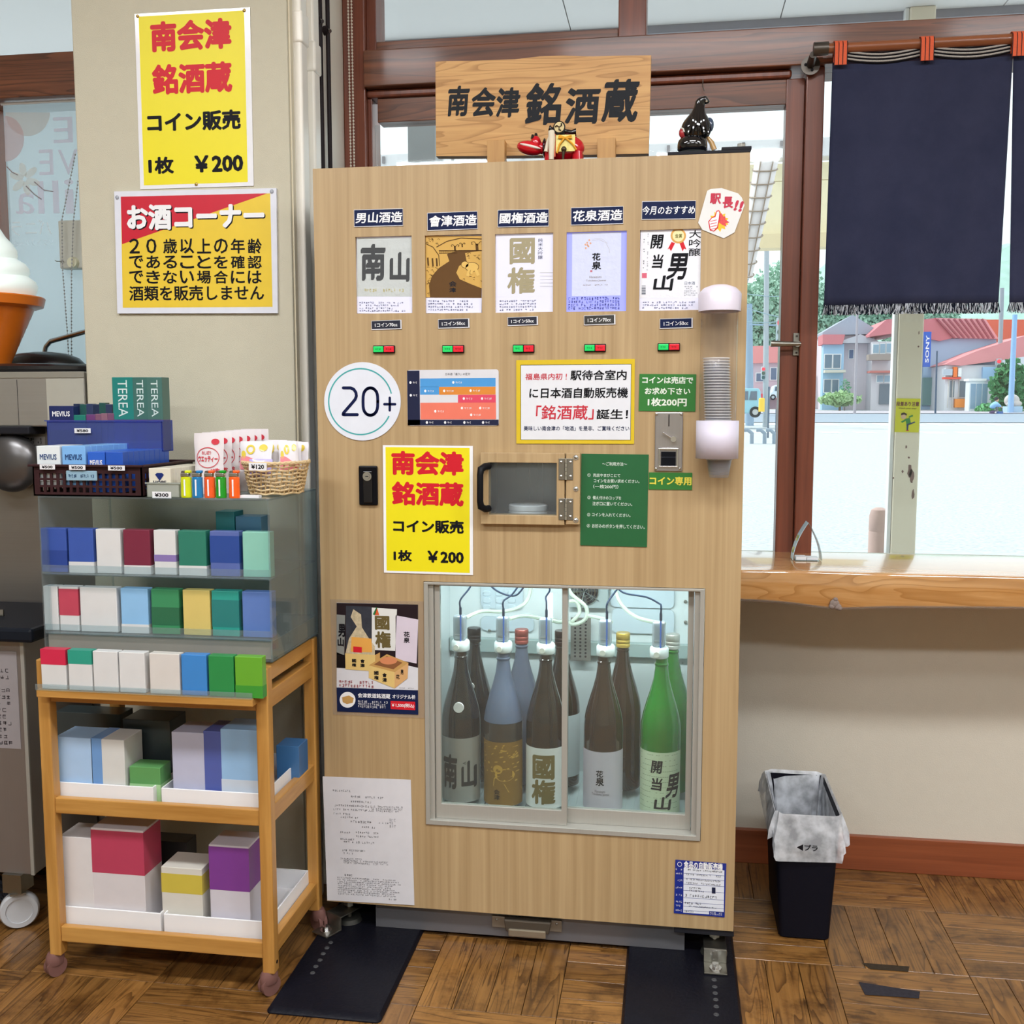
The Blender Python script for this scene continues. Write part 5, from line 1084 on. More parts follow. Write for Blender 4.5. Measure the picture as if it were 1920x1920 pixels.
def wrap(xc, y, zb_, R=.0487):
    def fn(x, z, d=0):
        a = math.asin(max(-.999, min(.999, x/R))); return (xc+(R+d)*math.sin(a), y-(R+d)*math.cos(a), zb_+z)
    return fn
def lab(b, xc, y, zb_, half, z0, z1, mat, label=None, R=.0486):
    f = lambda x, z, d=0: (xc+(R+d)*math.sin(x/R), y-(R+d)*math.cos(x/R), zb_+z)
    o = MB().grid(lambda u, v: f(-half+2*half*u, z0+(z1-z0)*v), 16, 1).build('bottle_label', mat, b, smooth=True); return o, wrap(xc, y, zb_, R)
def head(b, xc, y, zb_):
    z = zb_+.372
    w_ = MB().lathe((xc, y, z), [(.0, 0), (.020, 0), (.0225, .003), (.0225, .022), (.020, .026), (0, .026)], 28).build('dispensing_collar', P('#E4ECEC', .3, coat=.3), b, smooth=True)
    MB().cyl((xc-.006, y-.028, z+.012), (xc-.006, y-.020, z+.012), .0068, n=16).build('collar_knob', P('#D8D8CE', .4), w_, smooth=True)
    hb_ = MB().box(xc-.017, xc+.014, y-.012, y+.012, z+.026, z+.088).build('valve_block', CLEAR('#B4C0C6', .45, .05), b, bev=.006, seg=3)
    MB().cyl((xc-.006, y, z+.028), (xc-.006, y, z+.064), .006, .0045, 14).cyl((xc-.006, y, z+.064), (xc-.006, y, z+.074), .0075, n=14).box(xc-.001, xc+.010, y-.002, y+.003, z+.030, z+.068).build('valve_stem', M['chrome'], hb_, smooth=True)
    MB().box(xc-.012, xc+.006, y-.0125, y+.004, z+.040, z+.043).build('clamp', P('#B8C0C4', .3, metal=.6), hb_)
    MB().tube([(xc+.003, y-.015, z+.022), (xc+.003, y-.015, z+.096)], .0019, 8).build('sensor_rod', P('#3A5EA8', .3), b, smooth=True)
    MB().tube([(xc+.003, y-.015, z+.092), (xc+.003, y-.015, z+.110)], .0032, 8).build('rod_cap', WB, b, smooth=True)
def screwcap(b, xc, y, zb_, h_):
    MB().lathe((xc, y, zb_+.364), [(.0178, 0), (.0178, .008), (.0170, .009), (.0178, .010), (.0178, .017), (.0170, .018), (.0178, .019), (.0178, .034), (.0165, .036), (0, .036)], 24).build('screw_cap', P(h_, .3, metal=.6, noise=0), b, smooth=True)
BRN = P('#22150E', .05, coat=1, noise=.1); BLK = P('#121014', .05, coat=1, noise=.05); BRN2 = P('#321E12', .05, coat=1, noise=.1)
FRO = P('#5E6880', .4, coat=.15, noise=.04, nscale=8); GRNG = P('#1E7A22', .05, coat=1, noise=.25, nscale=9)
yb1, yb2, ZB0 = .12, .255, .319
def bx(px, y): return at(px, 1420, Y=y).x
X = [bx(865, yb1), bx(944, yb1), bx(1023, yb1), bx(1131, yb1), bx(1238, yb1)]
def LR(xc, x0_, y0_, x1_, y1_):
    "rect on the bottle front from zoomed photograph coordinates"
    a = at(780+x0_*.29167, 1070+y1_*.29167, Y=yb1-.045); b = at(780+x1_*.29167, 1070+y0_*.29167, Y=yb1-.045); return (a.x-xc, a.z-ZB0, b.x-xc, b.z-ZB0)
def LZ(y_): return at(1100, 1070+y_*.29167, Y=yb1-.05).z-ZB0
def ltxt(b, o, f, xc, rows, mat, **k):
    return curved_text([(t_, LR(xc, *r_)) for t_, r_ in rows], f, mat, 'lettering', o, **k)
b1 = bottle('b', 'near-black sake bottle with silver brush-lettered label and a round white neck seal', X[0], yb1, BLK, None, zbase=ZB0); head(b1, X[0], yb1, ZB0)
o, f = lab(b1, X[0], yb1, ZB0, .070, .003, LZ(1122), P('#A9A6A2', .28, metal=.4, noise=.1, nscale=12))
ltxt(b1, o, f, X[0], [('南', (172, 1180, 268, 1400)), ('山', (292, 1225, 380, 1400))], P('#2A2A2C', .5), bold=.05, brush=True)
ltxt(b1, o, f, X[0], [('←', (300, 1230, 345, 1246))], P('#40383A', .5), bold=0)
a_ = at(859, 1328, Y=yb1-.05); MB().cyl((a_.x, yb1-.0400, a_.z), (a_.x, yb1-.0465, a_.z), .0125, n=24).build('round_seal', P('#E8E4E4', .4), b1)
b2 = bottle('b', 'sake bottle with frosted blue-grey shoulder and brown picture label', X[1], yb1, P('#3A3430', .1, coat=1), None, col2=FRO, zbase=ZB0); head(b2, X[1], yb1, ZB0)
LT = LZ(1135); o, f = lab(b2, X[1], yb1, ZB0, .070, .0, LT, P('#8A6428', .4, noise=.1, nscale=15))
mb = MB()
for i in range(60):
    x_, z_ = random.uniform(-.047, .04), random.choice((random.uniform(LT-.04, LT-.008), random.uniform(.06, LT-.03))); w_, h_ = random.uniform(.003, .008), random.uniform(.001, .004); mb.add([f(x_, z_, .0004), f(x_+w_, z_+.001, .0004), f(x_+w_, z_+.001+h_, .0004), f(x_+.001, z_+h_, .0004)], [(0, 1, 2, 3)])
mb.add([f(.010+.024*math.cos(i*.524), .078+.016*math.sin(i*.524), .0005) for i in range(12)], [tuple(range(12))]); mb.add([f(-.006+.012*math.cos(i*.524), .092+.011*math.sin(i*.524), .0006) for i in range(12)], [tuple(range(12))])
mb.add([f(x_, z_, .0005) for x_, z_ in ((-.018, .05), (.02, .035), (.048, .03), (.046, .042), (.01, .055), (-.008, .072), (-.016, .07))], [tuple(range(7))]); mb.build('line_art', P('#C8983C', .35), o)
ltxt(b2, o, f, X[1], [('会', (502, 1405, 540, 1435)), ('津', (502, 1438, 540, 1470))], P('#3A2A18', .5), bold=.02)
b3 = bottle('b', 'brown sake bottle with white label and large olive characters', X[2], yb1, BRN, None, zbase=ZB0); head(b3, X[2], yb1, ZB0)
o, f = lab(b3, X[2], yb1, ZB0, .068, 0, LZ(1160), P('#E6E6E4', .4)); ltxt(b3, o, f, X[2], [('國', (746, 1188, 892, 1340)), ('権', (740, 1345, 896, 1498))], P('#7A6838', .4), bold=.05, brush=True)
b4 = bottle('b', 'brown sake bottle with pale lilac label and small black characters', X[3], yb1, BRN2, None, zbase=ZB0); head(b4, X[3]+.004, yb1, ZB0)
o, f = lab(b4, X[3], yb1, ZB0, .068, 0, LZ(1165), P('#C6BCC8', .45)); ltxt(b4, o, f, X[3], [('花', (1157, 1283, 1205, 1325)), ('泉', (1155, 1328, 1210, 1380))], INK, bold=.035, brush=True)
ltxt(b4, o, f, X[3], [('Hanaizumi', (1150, 1409, 1216, 1424)), ('Tokubetsu Junmai', (1130, 1431, 1240, 1445))], P('#7A6C74', .5), bold=0)
b5 = bottle('b', 'bright green sake bottle with a pale green text-covered label', X[4], yb1, GRNG, None, zbase=ZB0); head(b5, X[4]-.006, yb1, ZB0)
o, f = lab(b5, X[4], yb1, ZB0, .066, 0, LZ(1150), P('#CFDABB', .45)); ltxt(b5, o, f, X[4], [('開', (1512, 1222, 1583, 1300)), ('当', (1512, 1330, 1583, 1410)), ('男', (1608, 1315, 1688, 1465)), ('山', (1530, 1455, 1640, 1535))], INK, bold=.035, shear=.1, brush=True)
mb = MB()
for i in range(11):
    for j in range(17):
        if random.random() < .8: x_, z_ = -.046+j*.0052, LZ(1170)-i*.013; mb.add([f(x_, z_, .0002), f(x_+.0036, z_, .0002), f(x_+.0036, z_+.0011, .0002), f(x_, z_+.0011, .0002)], [(0, 1, 2, 3)])
mb.build('small_print', P('#7C8A74', .5), o)['kind'] = 'stuff'
for px, mt, cp, lb, cz in ((890, BLK, '#1A1A1E', 'near-black spare bottle behind the silver-labelled one', 0), (978, P('#585F72', .2, coat=.6), '#A05048', 'spare bottle with a red and silver cap behind the frosted one', 1), (1052, BRN, '#2A1A18', 'brown spare bottle standing behind the middle door stile', 0), (1166, BRN2, '#C8A850', 'brown spare bottle with a gold cap behind the lilac-labelled one', 0), (1258, P('#237028', .05, coat=1), '#B8B8B0', 'green spare bottle behind the bright green one', 0)):
    x_ = bx(px, yb2); b = bottle('b', lb, x_, yb2, mt, None, zbase=ZB0); screwcap(b, x_, yb2, ZB0, cp)
    if px == 1052: lab(b, x_, yb2, ZB0, .070, .03, .19, P('#C8D0D4', .45))
    if px == 890: q = at(886, 1298, Y=yb2-.045); MB().cyl((x_-.004, yb2-.0360, ZB0+.255), (x_-.004, yb2-.0388, ZB0+.254), .012, n=20).build('round_seal', P('#E8E4E4', .4), b)

HZ = ZB0+.372
HX = [X[0], X[1], X[2], X[3]+.004, X[4]-.006]
wt = [Vector((x+.003, yb1-.015, HZ+.108)) for x in HX]; ht_ = [Vector((x+.012, yb1+.008, HZ+.080)) for x in HX]
hose([(745, 60, .30), (720, 180, .30), (660, 235, .28), (560, 262, .24), (420, 262, .18), ht_[0]]); hose([ht_[1], (700, 290, .22), (820, 310, .27), (900, 320, .3)]); hose([ht_[2], (930, 330, .2), (960, 300, .28)])
hose([(960, 60, .3), (1000, 150, .28), (1090, 230, .28), (1090, 310, .28), (1010, 345, .28), (960, 300, .28), (970, 210, .28), (1030, 200, .28), (1050, 270, .28), (1000, 330, .28)])
hose([(1110, 290, .26), (1200, 310, .2), ht_[3]]); hose([(1270, 60, .3), (1310, 200, .28), (1420, 300, .22), ht_[4]])
for k_, pts in enumerate(([(365, 50, .12), (345, 110, .12)], [(690, 50, .12), (620, 150, .12)], [(825, 60, .12), (860, 120, .12), (835, 170, .12)], [(1340, 60, .12), (1270, 150, .12)], [(1260, 60, .12), (1330, 140, .12), (1480, 170, .12), (1560, 210, .12)])):
    hose(pts+[wt[k_]+Vector((0, 0, .02)), wt[k_]], .0022, WB, 'sensor_wire')
hose([(440, 50, .14), (520, 130, .14), (640, 160, .14), (720, 60, .14)], .0022, WB, 'sensor_wire')
a, b = at(598, 936, Y=.05), at(604, 868, Y=.05)
MB().box(-.010, .0035, .035, .065, a.z, b.z).build('side_handle', M['black'], vm, bev=.003)

# ================================================================== WALL POSTERS ON THE PILLAR
s = Sheet('wall_poster', 'laminated yellow coin sale poster with red characters pinned on the pillar', 'poster', ((253.8, 26.6), (468.8, 14.7), (476.6, 348.4), (263, 355.6)), .12, P('#F0F0F4', .2, coat=.6)); s.zoom = Z1
sale(s, (905, 120, 1392, 305), (915, 378, 1396, 565), (885, 668, 1447, 788), (893, 942, 1046, 1045), (1168, 930, 1462, 1034), (850, 82, 1478, 1104))
for (x_, y_) in ((829, 100), (1468, 65), (1181, 1107)):
    l_ = s.l(x_, y_); MB().ball((l_[0], -.001, l_[1]), .0042, .002, .0042, 12, 6).build('thumbtack', P('#B79A5A', .3, metal=.7), s.o, smooth=True, local=True)
s = Sheet('alcohol_corner_sign', 'wide red and yellow board about selling alcohol, lower of the two on the pillar', 'sign', ((217.8, 360), (519.4, 354), (523.4, 587.5), (221.9, 588.4)), .12, P('#E2E4EE', .35, coat=.3), thick=.006); s.zoom = Z1
s.poly([(734, 1184), (1628, 1164), (1642, 1843), (746, 1848)], P('#EBC93C', .35, coat=.3), 'yellow_field', 1); s.poly([(734, 1184), (1610, 1164), (742, 1468)], P('#CC1F36', .35, coat=.3), 'red_field', 2)
s.text('お酒コーナー', (776, 1230, 1600, 1386), INK, bold=.05, k=3, name='letter_shadow'); s.text('お酒コーナー', (770, 1224, 1594, 1380), WH, bold=.045, k=4)
mb = MB()
for row, (ya, yb_) in zip(('２０歳以上の年齢', 'であることを確認', 'できない場合には'), ((1432, 1526), (1534, 1616), (1624, 1706))):
    xs_ = [785+(1590-785)*i/7.95 for i in range(8)]
    for ch, xx in zip(row, xs_):
        w_ = 84 if ch not in '２０' else 62
        text(mb, ch, s.rect(xx, ya+2, xx+w_, yb_-2), s.yy(3), bold=.02)
text(mb, '酒類を販売しません', s.rect(785, 1715, 1592, 1806), s.yy(3), bold=.02); s.put(mb, 'lettering', INK)
for (x_, y_) in ((713, 1188), (1638, 1152)):
    l_ = s.l(x_, y_); MB().ball((l_[0], -.001, l_[1]), .005, .002, .005, 12, 6).build('clear_tack', CLEAR('#D0D4DA', .5), s.o, smooth=True, local=True)

# ================================================================== TROLLEY
TX0, TX1, TY0, TY1 = -.556, -.022, -.285, .03
tr = thing('wooden_trolley', 'three-tier pine trolley on brown casters beside the machine', 'trolley', ((TX0+TX1)/2, (TY0+TY1)/2, 0))
for (x_, y_) in ((TX0, TY0), (TX1-.028, TY0), (TX0, TY1-.028), (TX1-.028, TY1-.028)):
    MB().box(x_, x_+.028, y_, y_+.028, .052, .735).build('post', M['pine'], tr, bev=.003)
PINEX = WOOD('pine_across', '#CC9850', '#AC7836', axis='X', fine=40, long=3, rough=.4, bump=.04, coat=.2); PINEY = WOOD('pine_deep', '#CC9850', '#AC7836', axis='Y', fine=40, long=3, rough=.4, bump=.04, coat=.2)
for z_ in (.085, .385, .64):
    MB().box(TX0+.028, TX1-.028, TY0+.004, TY0+.020, z_, z_+.036).build('front_rail', PINEX, tr, bev=.002)
    MB().box(TX0+.028, TX1-.028, TY1-.020, TY1-.004, z_, z_+.036).build('back_rail', PINEX, tr, bev=.002)
    for x_ in (TX0+.005, TX1-.023): MB().box(x_, x_+.018, TY0+.028, TY1-.028, z_, z_+.04).build('side_rail', PINEY, tr, bev=.002)
    MB().box(TX0+.02, TX1-.02, TY0+.015, TY1-.015, z_+.012, z_+.020).build('shelf', PINEX, tr)
for x_ in (TX0+.005, TX1-.023): MB().box(x_, x_+.018, TY0+.028, TY1-.028, .70, .735).build('side_rail', PINEY, tr, bev=.002)
MB().cyl((TX1+.0002, TY0+.014, .075), (TX1+.001, TY0+.014, .075), .004, n=12).build('dowel_hole', M['black'], tr)
CB = P('#7A5650', .4, noise=.04)
for (x_, y_, rz_) in ((TX0+.005, TY0+.012, -.5), (TX1-.018, TY0+.012, -.6), (TX0+.014, TY1-.014, .4), (TX1-.006, TY1-.014, .9)):
    m_ = Matrix.Translation((x_, y_, 0)) @ Matrix.Rotation(rz_, 4, 'Z')
    cs_ = MB().cyl((-.011, 0, .0225), (-.002, 0, .0225), .0225, n=24).cyl((.002, 0, .0225), (.011, 0, .0225), .0225, n=24).xf(m_).build('caster', CB, tr, smooth=True)
    MB().lathe((0, 0, 0), [(.0, .056), (.016, .055), (.021, .046), (.0215, .030), (.020, .027)], 20, sx=.75, sy=1).cyl((0, 0, .05), (0, 0, .07), .005, n=10).xf(m_).build('fork', CB, cs_, smooth=True)
# clear display case on the trolley
CT = 1.093
AC = CLEAR('#E6EEF0', .93, .03); case = thing('display_case', 'clear acrylic stepped display case standing on the pine trolley', 'case', (-.28, -.12, .742))
cxa, cxb = -.548, -.018
for (a, b, c, d, e, f_, nm) in ((cxa, cxa+.004, -.262, .028, .742, CT, 'side_panel'), (cxb-.004, cxb, -.262, .028, .742, CT, 'side_panel'), (cxa, cxb, .024, .028, .742, CT, 'back_panel'), (cxa, cxb, -.262, .028, CT-.004, CT, 'top_panel'), (cxa, cxb, -.262, .028, .742, .746, 'base_panel'),
                          (cxa+.004, cxb-.004, -.255, .024, .786, .789, 'inner_shelf'), (cxa+.004, cxb-.004, -.255, .024, .918, .921, 'inner_shelf'), (cxa+.004, cxb-.004, -.2635, -.2605, .79, .81, 'front_lip'), (cxa+.004, cxb-.004, -.2635, -.2605, .922, .942, 'front_lip')):
    MB().box(a, b, c, d, e, f_).build(nm, AC, case, bev=.0008)
MB().box(cxa+.004, cxb-.004, -.252, .02, .7465, .7855).build('riser', P('#8A8880', .5, noise=.05), case)
def pack(name, label, x, y, z, w_, d_, h_, body, top=None, band=None, bz=(.4, .7), group=None, cat='pack', txt=None, tcol=None, trect=(.12, .62, .88, .78), bmat=None, vtxt=False, copyof=None):
    o = thing(name, label, cat, (x+w_/2, y+d_/2, z), group)
    MB().box(x, x+w_, y, y+d_, z, z+h_).build('box', body, o, bev=.0012)
    if band: MB().box(x-.0002, x+w_+.0002, y-.0002, y+d_*.98, z+h_*bz[0], z+h_*bz[1]).build('colour_band', band, o)
    if txt: text(MB(), txt, (x+w_*trect[0], z+h_*trect[1], x+w_*trect[2], z+h_*trect[3]), y-.0008, bold=.02, vert=vtxt).build('lettering', tcol or WH, o)
    return o
def rowpx(items, yb_, Yp, zb_, h_, group):
    for (xa, xb, body, band, bz, lb) in items:
        a, b = at(xa, yb_, Y=Yp).x, at(xb, yb_, Y=Yp).x
        pack('cigarette_pack', lb, a+.001, Yp, zb_, b-a-.002, .024, h_, body, band=band, bz=bz, group=group)
c_ = lambda h: P(h, .35, coat=.2, noise=.05)
WHT, LB_, NV_, GR_, TEAL, MAR = c_('#DAD9D8'), c_('#8FBEE6'), c_('#2C4A94'), c_('#3C8A5C'), c_('#2E9A8C'), c_('#8E2C44')
rowpx([(78, 127, c_('#3A55A4'), c_('#2E4690'), (.1, .5), 'royal blue pack, first from the left on the top step of the case'), (129, 177, c_('#3C58A8'), WHT, (0, .25), 'royal blue pack with a white foot on the top step of the case'), (181, 228, WHT, None, 0, 'plain white pack on the top step between blue and maroon packs'),
       (232, 283, c_('#7A2A40'), WHT, (0, .2), 'maroon pack with a white foot on the top step of the case'), (289, 331, WHT, c_('#8A76B0'), (.3, .45), 'white pack with a lilac stripe on the top step of the case'), (335, 388, c_('#2E7A66'), WHT, (0, .22), 'dark green pack with a white foot on the top step of the case'),
       (394, 450, c_('#5A6AA8'), NV_, (.3, .9), 'navy and lilac pack on the top step of the case'), (455, 508, c_('#8CC6B4'), None, 0, 'mint green pack at the right end of the top step')], 1060, -.235, .9215, .098, 'packs on the top step of the case')
for (xa, xb, hh, m_, lb) in ((405, 440, .135, c_('#1E6A6E'), 'tall dark teal carton behind the green pack on the top step'), (442, 490, .125, c_('#3E6A84'), 'tall slate blue carton behind the mint pack on the top step')):
    a, b = at(xa, 1000, Y=-.18).x, at(xb, 1000, Y=-.18).x; pack('carton', lb, a, -.18, .9215, b-a, .05, hh, m_, cat='carton')
rowpx([(84, 112, WHT, None, 0, 'white pack at the left end of the middle step'), (113, 150, WHT, c_('#C0485C'), (.35, .95), 'white pack with a tall red stripe on the middle step'), (152, 222, WHT, None, 0, 'wide plain white pack on the middle step'), (228, 280, LB_, WHT, (0, .2), 'light blue pack on the middle step'), (285, 338, GR_, c_('#2E6A4A'), (.2, .6), 'mid green pack on the middle step'),
       (344, 396, c_('#D8C070'), None, 0, 'pale yellow pack on the middle step'), (398, 450, TEAL, c_('#2A7C78'), (.2, .8), 'teal pack on the middle step beside the yellow one'), (455, 512, c_('#5E7CBC'), None, 0, 'dusty blue pack at the right end of the middle step')], 1190, -.235, .7895, .10, 'packs on the middle step of the case')
rowpx([(86, 140, WHT, c_('#D02A4C'), (.55, 1.002), 'white pack with a red upper half at the left end of the lowest row'), (144, 188, WHT, c_('#2E9A84'), (.6, 1.002), 'white pack with a green upper part on the lowest row'), (190, 232, WHT, None, 0, 'plain white pack next to the green-topped one on the lowest row'), (234, 286, WHT, None, 0, 'plain white pack in the middle of the lowest row'),
       (294, 350, c_('#D8D2CC'), None, 0, 'cream pack left of the bright blue one on the lowest row'), (353, 400, c_('#3E86CC'), None, 0, 'bright blue pack on the lowest row'), (403, 450, c_('#2A8A48'), None, 0, 'dark green pack on the lowest row'), (452, 506, c_('#66A830'), c_('#3C9434'), (0, .3), 'lime green pack at the right end of the lowest row')], 1295, -.283, .6765, .088, 'packs in the lowest row on the trolley top') if False else None
for i, (xa, xb, body, band, bz, lb) in enumerate([(86, 140, WHT, c_('#D02A4C'), (.62, 1.002), 'white pack with a red top at the left end of the lowest row'), (144, 188, WHT, c_('#2E9A84'), (.66, 1.002), 'white pack with a green top on the lowest row'), (190, 236, WHT, None, 0, 'plain white pack next to the green-topped one on the lowest row'), (238, 286, WHT, None, 0, 'plain white pack in the middle of the lowest row'),
       (294, 350, c_('#D8D2CC'), None, 0, 'cream pack left of the bright blue one on the lowest row'), (353, 400, c_('#3E86CC'), None, 0, 'bright blue pack on the lowest row'), (403, 450, c_('#2A8A48'), None, 0, 'dark green pack on the lowest row'), (452, 503, c_('#66A830'), c_('#3C9434'), (0, .3), 'lime green pack at the right end of the lowest row')]):
    a, b = at(xa, 1290, Y=-.283).x, at(xb, 1290, Y=-.283).x
    pack('cigarette_pack', lb, max(a, TX0+.03)+.0005, -.312, .6775, b-max(a, TX0+.03)-.001, .022, .088, body, band=band, bz=bz, group='packs in the lowest row on the trolley ledge')
MB().box(TX0+.02, TX1-.02, -.318, TY0-.0005, .660, .677).build('front_ledge', PINEX, tr, bev=.002)
MB().box(TX0+.02, TX1-.02, -.320, -.3175, .677, .690).build('ledge_lip', CLEAR('#E6EEF0', .9), tr)
# goods on the middle and bottom shelves
def sbx(name, lb, xa, xb, ya, yb_, m_, band=None, bz=(.4, .7), Yp=-.247, zb_=None, d_=.08, cat='box'):
    a, b = at(xa, yb_, Y=Yp), at(xb, ya, Y=Yp); z_ = zb_ if zb_ is not None else a.z
    return pack(name, lb, a.x, Yp, z_, b.x-a.x, d_, b.z-z_, m_, band=band, bz=bz, cat=cat)
def tray(lb, xa, xb, z_, h_):
    a, b = at(xa, 1500, Y=-.262).x, at(xb, 1500, Y=-.262).x
    t = thing('white_tray', lb, 'tray', ((a+b)/2, -.13, z_))
    holes(a, b, z_, z_+h_, [], -.2555, -.2515).build('front_wall', M['white'], t, bev=.001); MB().box(a, b, .0, .004, z_, z_+h_).build('back_wall', M['white'], t); MB().box(a, a+.003, -.2515, 0, z_, z_+h_).build('side_wall', M['white'], t); MB().box(b-.003, b, -.2515, 0, z_, z_+h_).build('side_wall', M['white'], t); MB().box(a, b, -.2515, 0, z_, z_+.003).build('tray_floor', M['white'], t)
    return t
z2 = .4055; z3 = .1055
tray('shallow white tray on the middle trolley shelf, left one', 92, 285, z2, .042); tray('shallow white tray on the middle trolley shelf, right one', 300, 492, z2, .042)
zt_ = z2+.0035
sbx('stationery_box', 'pale blue box at the left end of the middle trolley shelf', 108, 172, 1385, 1500, c_('#A9C8EA'), zb_=zt_); sbx('stationery_box', 'narrow mid blue box on the middle trolley shelf', 174, 190, 1385, 1500, c_('#6E9AD0'), zb_=zt_); sbx('stationery_box', 'narrow off-white box on the middle trolley shelf', 194, 232, 1388, 1500, c_('#D6D6D2'), zb_=zt_)
sbx('stationery_box', 'dark charcoal box at the back of the middle trolley shelf', 236, 318, 1352, 1500, c_('#2E3638'), Yp=-.15, zb_=zt_); sbx('snack_box', 'green and pale green box in front of the charcoal one', 245, 300, 1440, 1510, c_('#5E9A5A'), c_('#A4CC98'), (0, .5), Yp=-.24, zb_=zt_, d_=.05)
sbx('stationery_box', 'lilac-grey box on the middle trolley shelf', 326, 382, 1375, 1510, c_('#BABCD2'), Yp=-.24, zb_=zt_); sbx('stationery_box', 'narrow indigo box on the middle trolley shelf', 385, 414, 1372, 1510, c_('#5260A6'), Yp=-.24, zb_=zt_); sbx('stationery_box', 'light blue box at the right end of the middle trolley shelf', 417, 484, 1370, 1510, c_('#96BEE4'), c_('#C8D2DE'), (0, .35), Yp=-.24, zb_=zt_)
sbx('storage_box', 'dark box standing deep on the middle trolley shelf', 110, 225, 1340, 1500, c_('#3A4446'), Yp=-.10, zb_=zt_, d_=.06)
o = sbx('storage_box', 'steel blue box at the machine end of the middle trolley shelf', 520, 560, 1400, 1500, c_('#3E6EA0'), Yp=-.09, zb_=zt_+.0, d_=.06)
tray('cream tray on the bottom trolley shelf, left one', 98, 290, z3, .05); tray('cream tray with a curled rim on the bottom trolley shelf, right one', 296, 494, z3, .05); zt_ = z3+.0035
sbx('tissue_box', 'white box at the left end of the bottom trolley shelf', 118, 172, 1572, 1740, c_('#DCD8D8'), zb_=zt_); sbx('snack_bag', 'red and white packet on the bottom trolley shelf', 178, 268, 1558, 1740, c_('#D8D2D4'), c_('#B8405C'), (.55, .98), zb_=zt_, cat='packet'); sbx('snack_bag', 'black packet deep on the bottom trolley shelf', 274, 350, 1580, 1740, c_('#1C1818'), Yp=-.12, zb_=zt_, d_=.05, cat='packet')
sbx('snack_bag', 'yellow and white packet on the bottom trolley shelf', 306, 378, 1630, 1745, c_('#D6D2C8'), c_('#CBB84A'), (.6, .9), Yp=-.24, zb_=zt_, cat='packet'); sbx('snack_bag', 'purple and white packet on the bottom trolley shelf', 396, 466, 1588, 1745, c_('#CFCBD4'), c_('#7C3C90'), (.5, .98), Yp=-.24, zb_=zt_, cat='packet')

# ---- goods on top of the case
ZT = CT+.0005
def lattice(a, b, z0_, z1_, y0_, y1_, nx, nz, axis='x'):
    hs_ = []; m = .012; w_ = (b-a-2*m)/nx; h_ = (z1_-z0_-.016-.006)/nz
    for i in range(nx):
        for j in range(nz): hs_.append((a+m+w_*i+w_*.2, z0_+.006+h_*j+h_*.15, a+m+w_*(i+1)-w_*.2, z0_+.006+h_*(j+1)-h_*.15))
    return holes(a, b, z0_, z1_, hs_, y0_, y1_)
BW = P('#3A2426', .4, noise=.05); ya_ = -.258
a, b = at(62, 900, Y=ya_).x, at(266, 900, Y=ya_).x; zr_ = at(160, 872, Y=ya_).z
bk = thing('plastic_basket', 'dark brown lattice plastic basket full of packs on the acrylic case', 'basket', ((a+b)/2, -.14, ZT))
for (y0_, nm) in ((ya_, 'front_wall'), (-.02, 'back_wall')): lattice(a, b, ZT, zr_, y0_, y0_+.003, 15, 3).build(nm, BW, bk)
for x_ in (a, b-.003):
    q = lattice(ya_, -.017, ZT, zr_, 0, .003, 15, 3); q.v = [(x_+v[1], v[0], v[2]) for v in q.v]; q.f = [f_[::-1] for f_ in q.f]; q.build('side_wall', BW, bk)
MB().box(a, b, ya_, -.017, ZT, ZT+.003).build('basket_floor', BW, bk)
rectframe(0, 1, 0, 1, .1, 0, .1); mb = MB().box(a-.008, b+.004, ya_-.006, ya_+.002, zr_-.004, zr_+.001).box(a-.008, b+.004, -.022, -.014, zr_-.004, zr_+.001).box(a-.008, a+.001, ya_, -.017, zr_-.004, zr_+.001).box(b-.001, b+.006, ya_, -.017, zr_-.004, zr_+.001).build('rim', BW, bk, bev=.001)
def prow(n, x, w_, body, label0, label, group, y0_=-.250, z_=ZT+.014, h_=.088, txt=None, tcol=None, step=.0232, band=None, bz=(.4, .7), cat='pack', d_=.0225, skip=1):
    f0 = pack('cigarette_pack', label0, x, y0_, z_, w_, d_, h_, body, group=group, txt=txt, tcol=tcol, band=band, bz=bz, trect=(.14, .66, .86, .80))
    g = pack('cigarette_pack', label+', second from the front', x, y0_+step, z_, w_, d_, h_, body, group=group, band=band, bz=bz)
    for k_ in range(2, n): copy_tree(g, Vector((x+w_/2, y0_+d_/2+step*k_, z_)), label=label+', '+ORD[k_]+' from the front')
ORD = ('first', 'second', 'third', 'fourth', 'fifth', 'sixth', 'seventh', 'eighth', 'ninth', 'tenth', 'eleventh')
za = ZT+.0205
xa1, xb1 = at(74, 850, Y=-.25).x, at(130, 850, Y=-.25).x
prow(4, a+.006, .055, c_('#E2E8EA'), 'white pack with blue lettering at the front of the brown basket', 'white pack in the brown basket', 'white packs in the brown basket', z_=za, txt='MEVIUS', tcol=P('#2E4A7C', .4))
prow(9, a+.066, .055, c_('#7EB4EA'), 'light blue pack with lettering at the front of the brown basket', 'light blue pack in the brown basket row', 'light blue packs in the brown basket', z_=za+.0, txt='MEVIUS', tcol=P('#2E4A7C', .4))
prow(9, a+.126, .040, c_('#2E62C8'), 'royal blue pack with lettering at the front of the brown basket', 'royal blue pack in the inner row of the brown basket', 'royal blue packs in the brown basket', z_=za-.012, txt='MEVIUS', tcol=WH)
prow(9, a+.168, .040, c_('#2656B8'), 'royal blue pack at the right front corner of the brown basket', 'royal blue pack along the basket right wall', 'royal blue packs along the right of the brown basket', z_=za-.012, h_=.088)
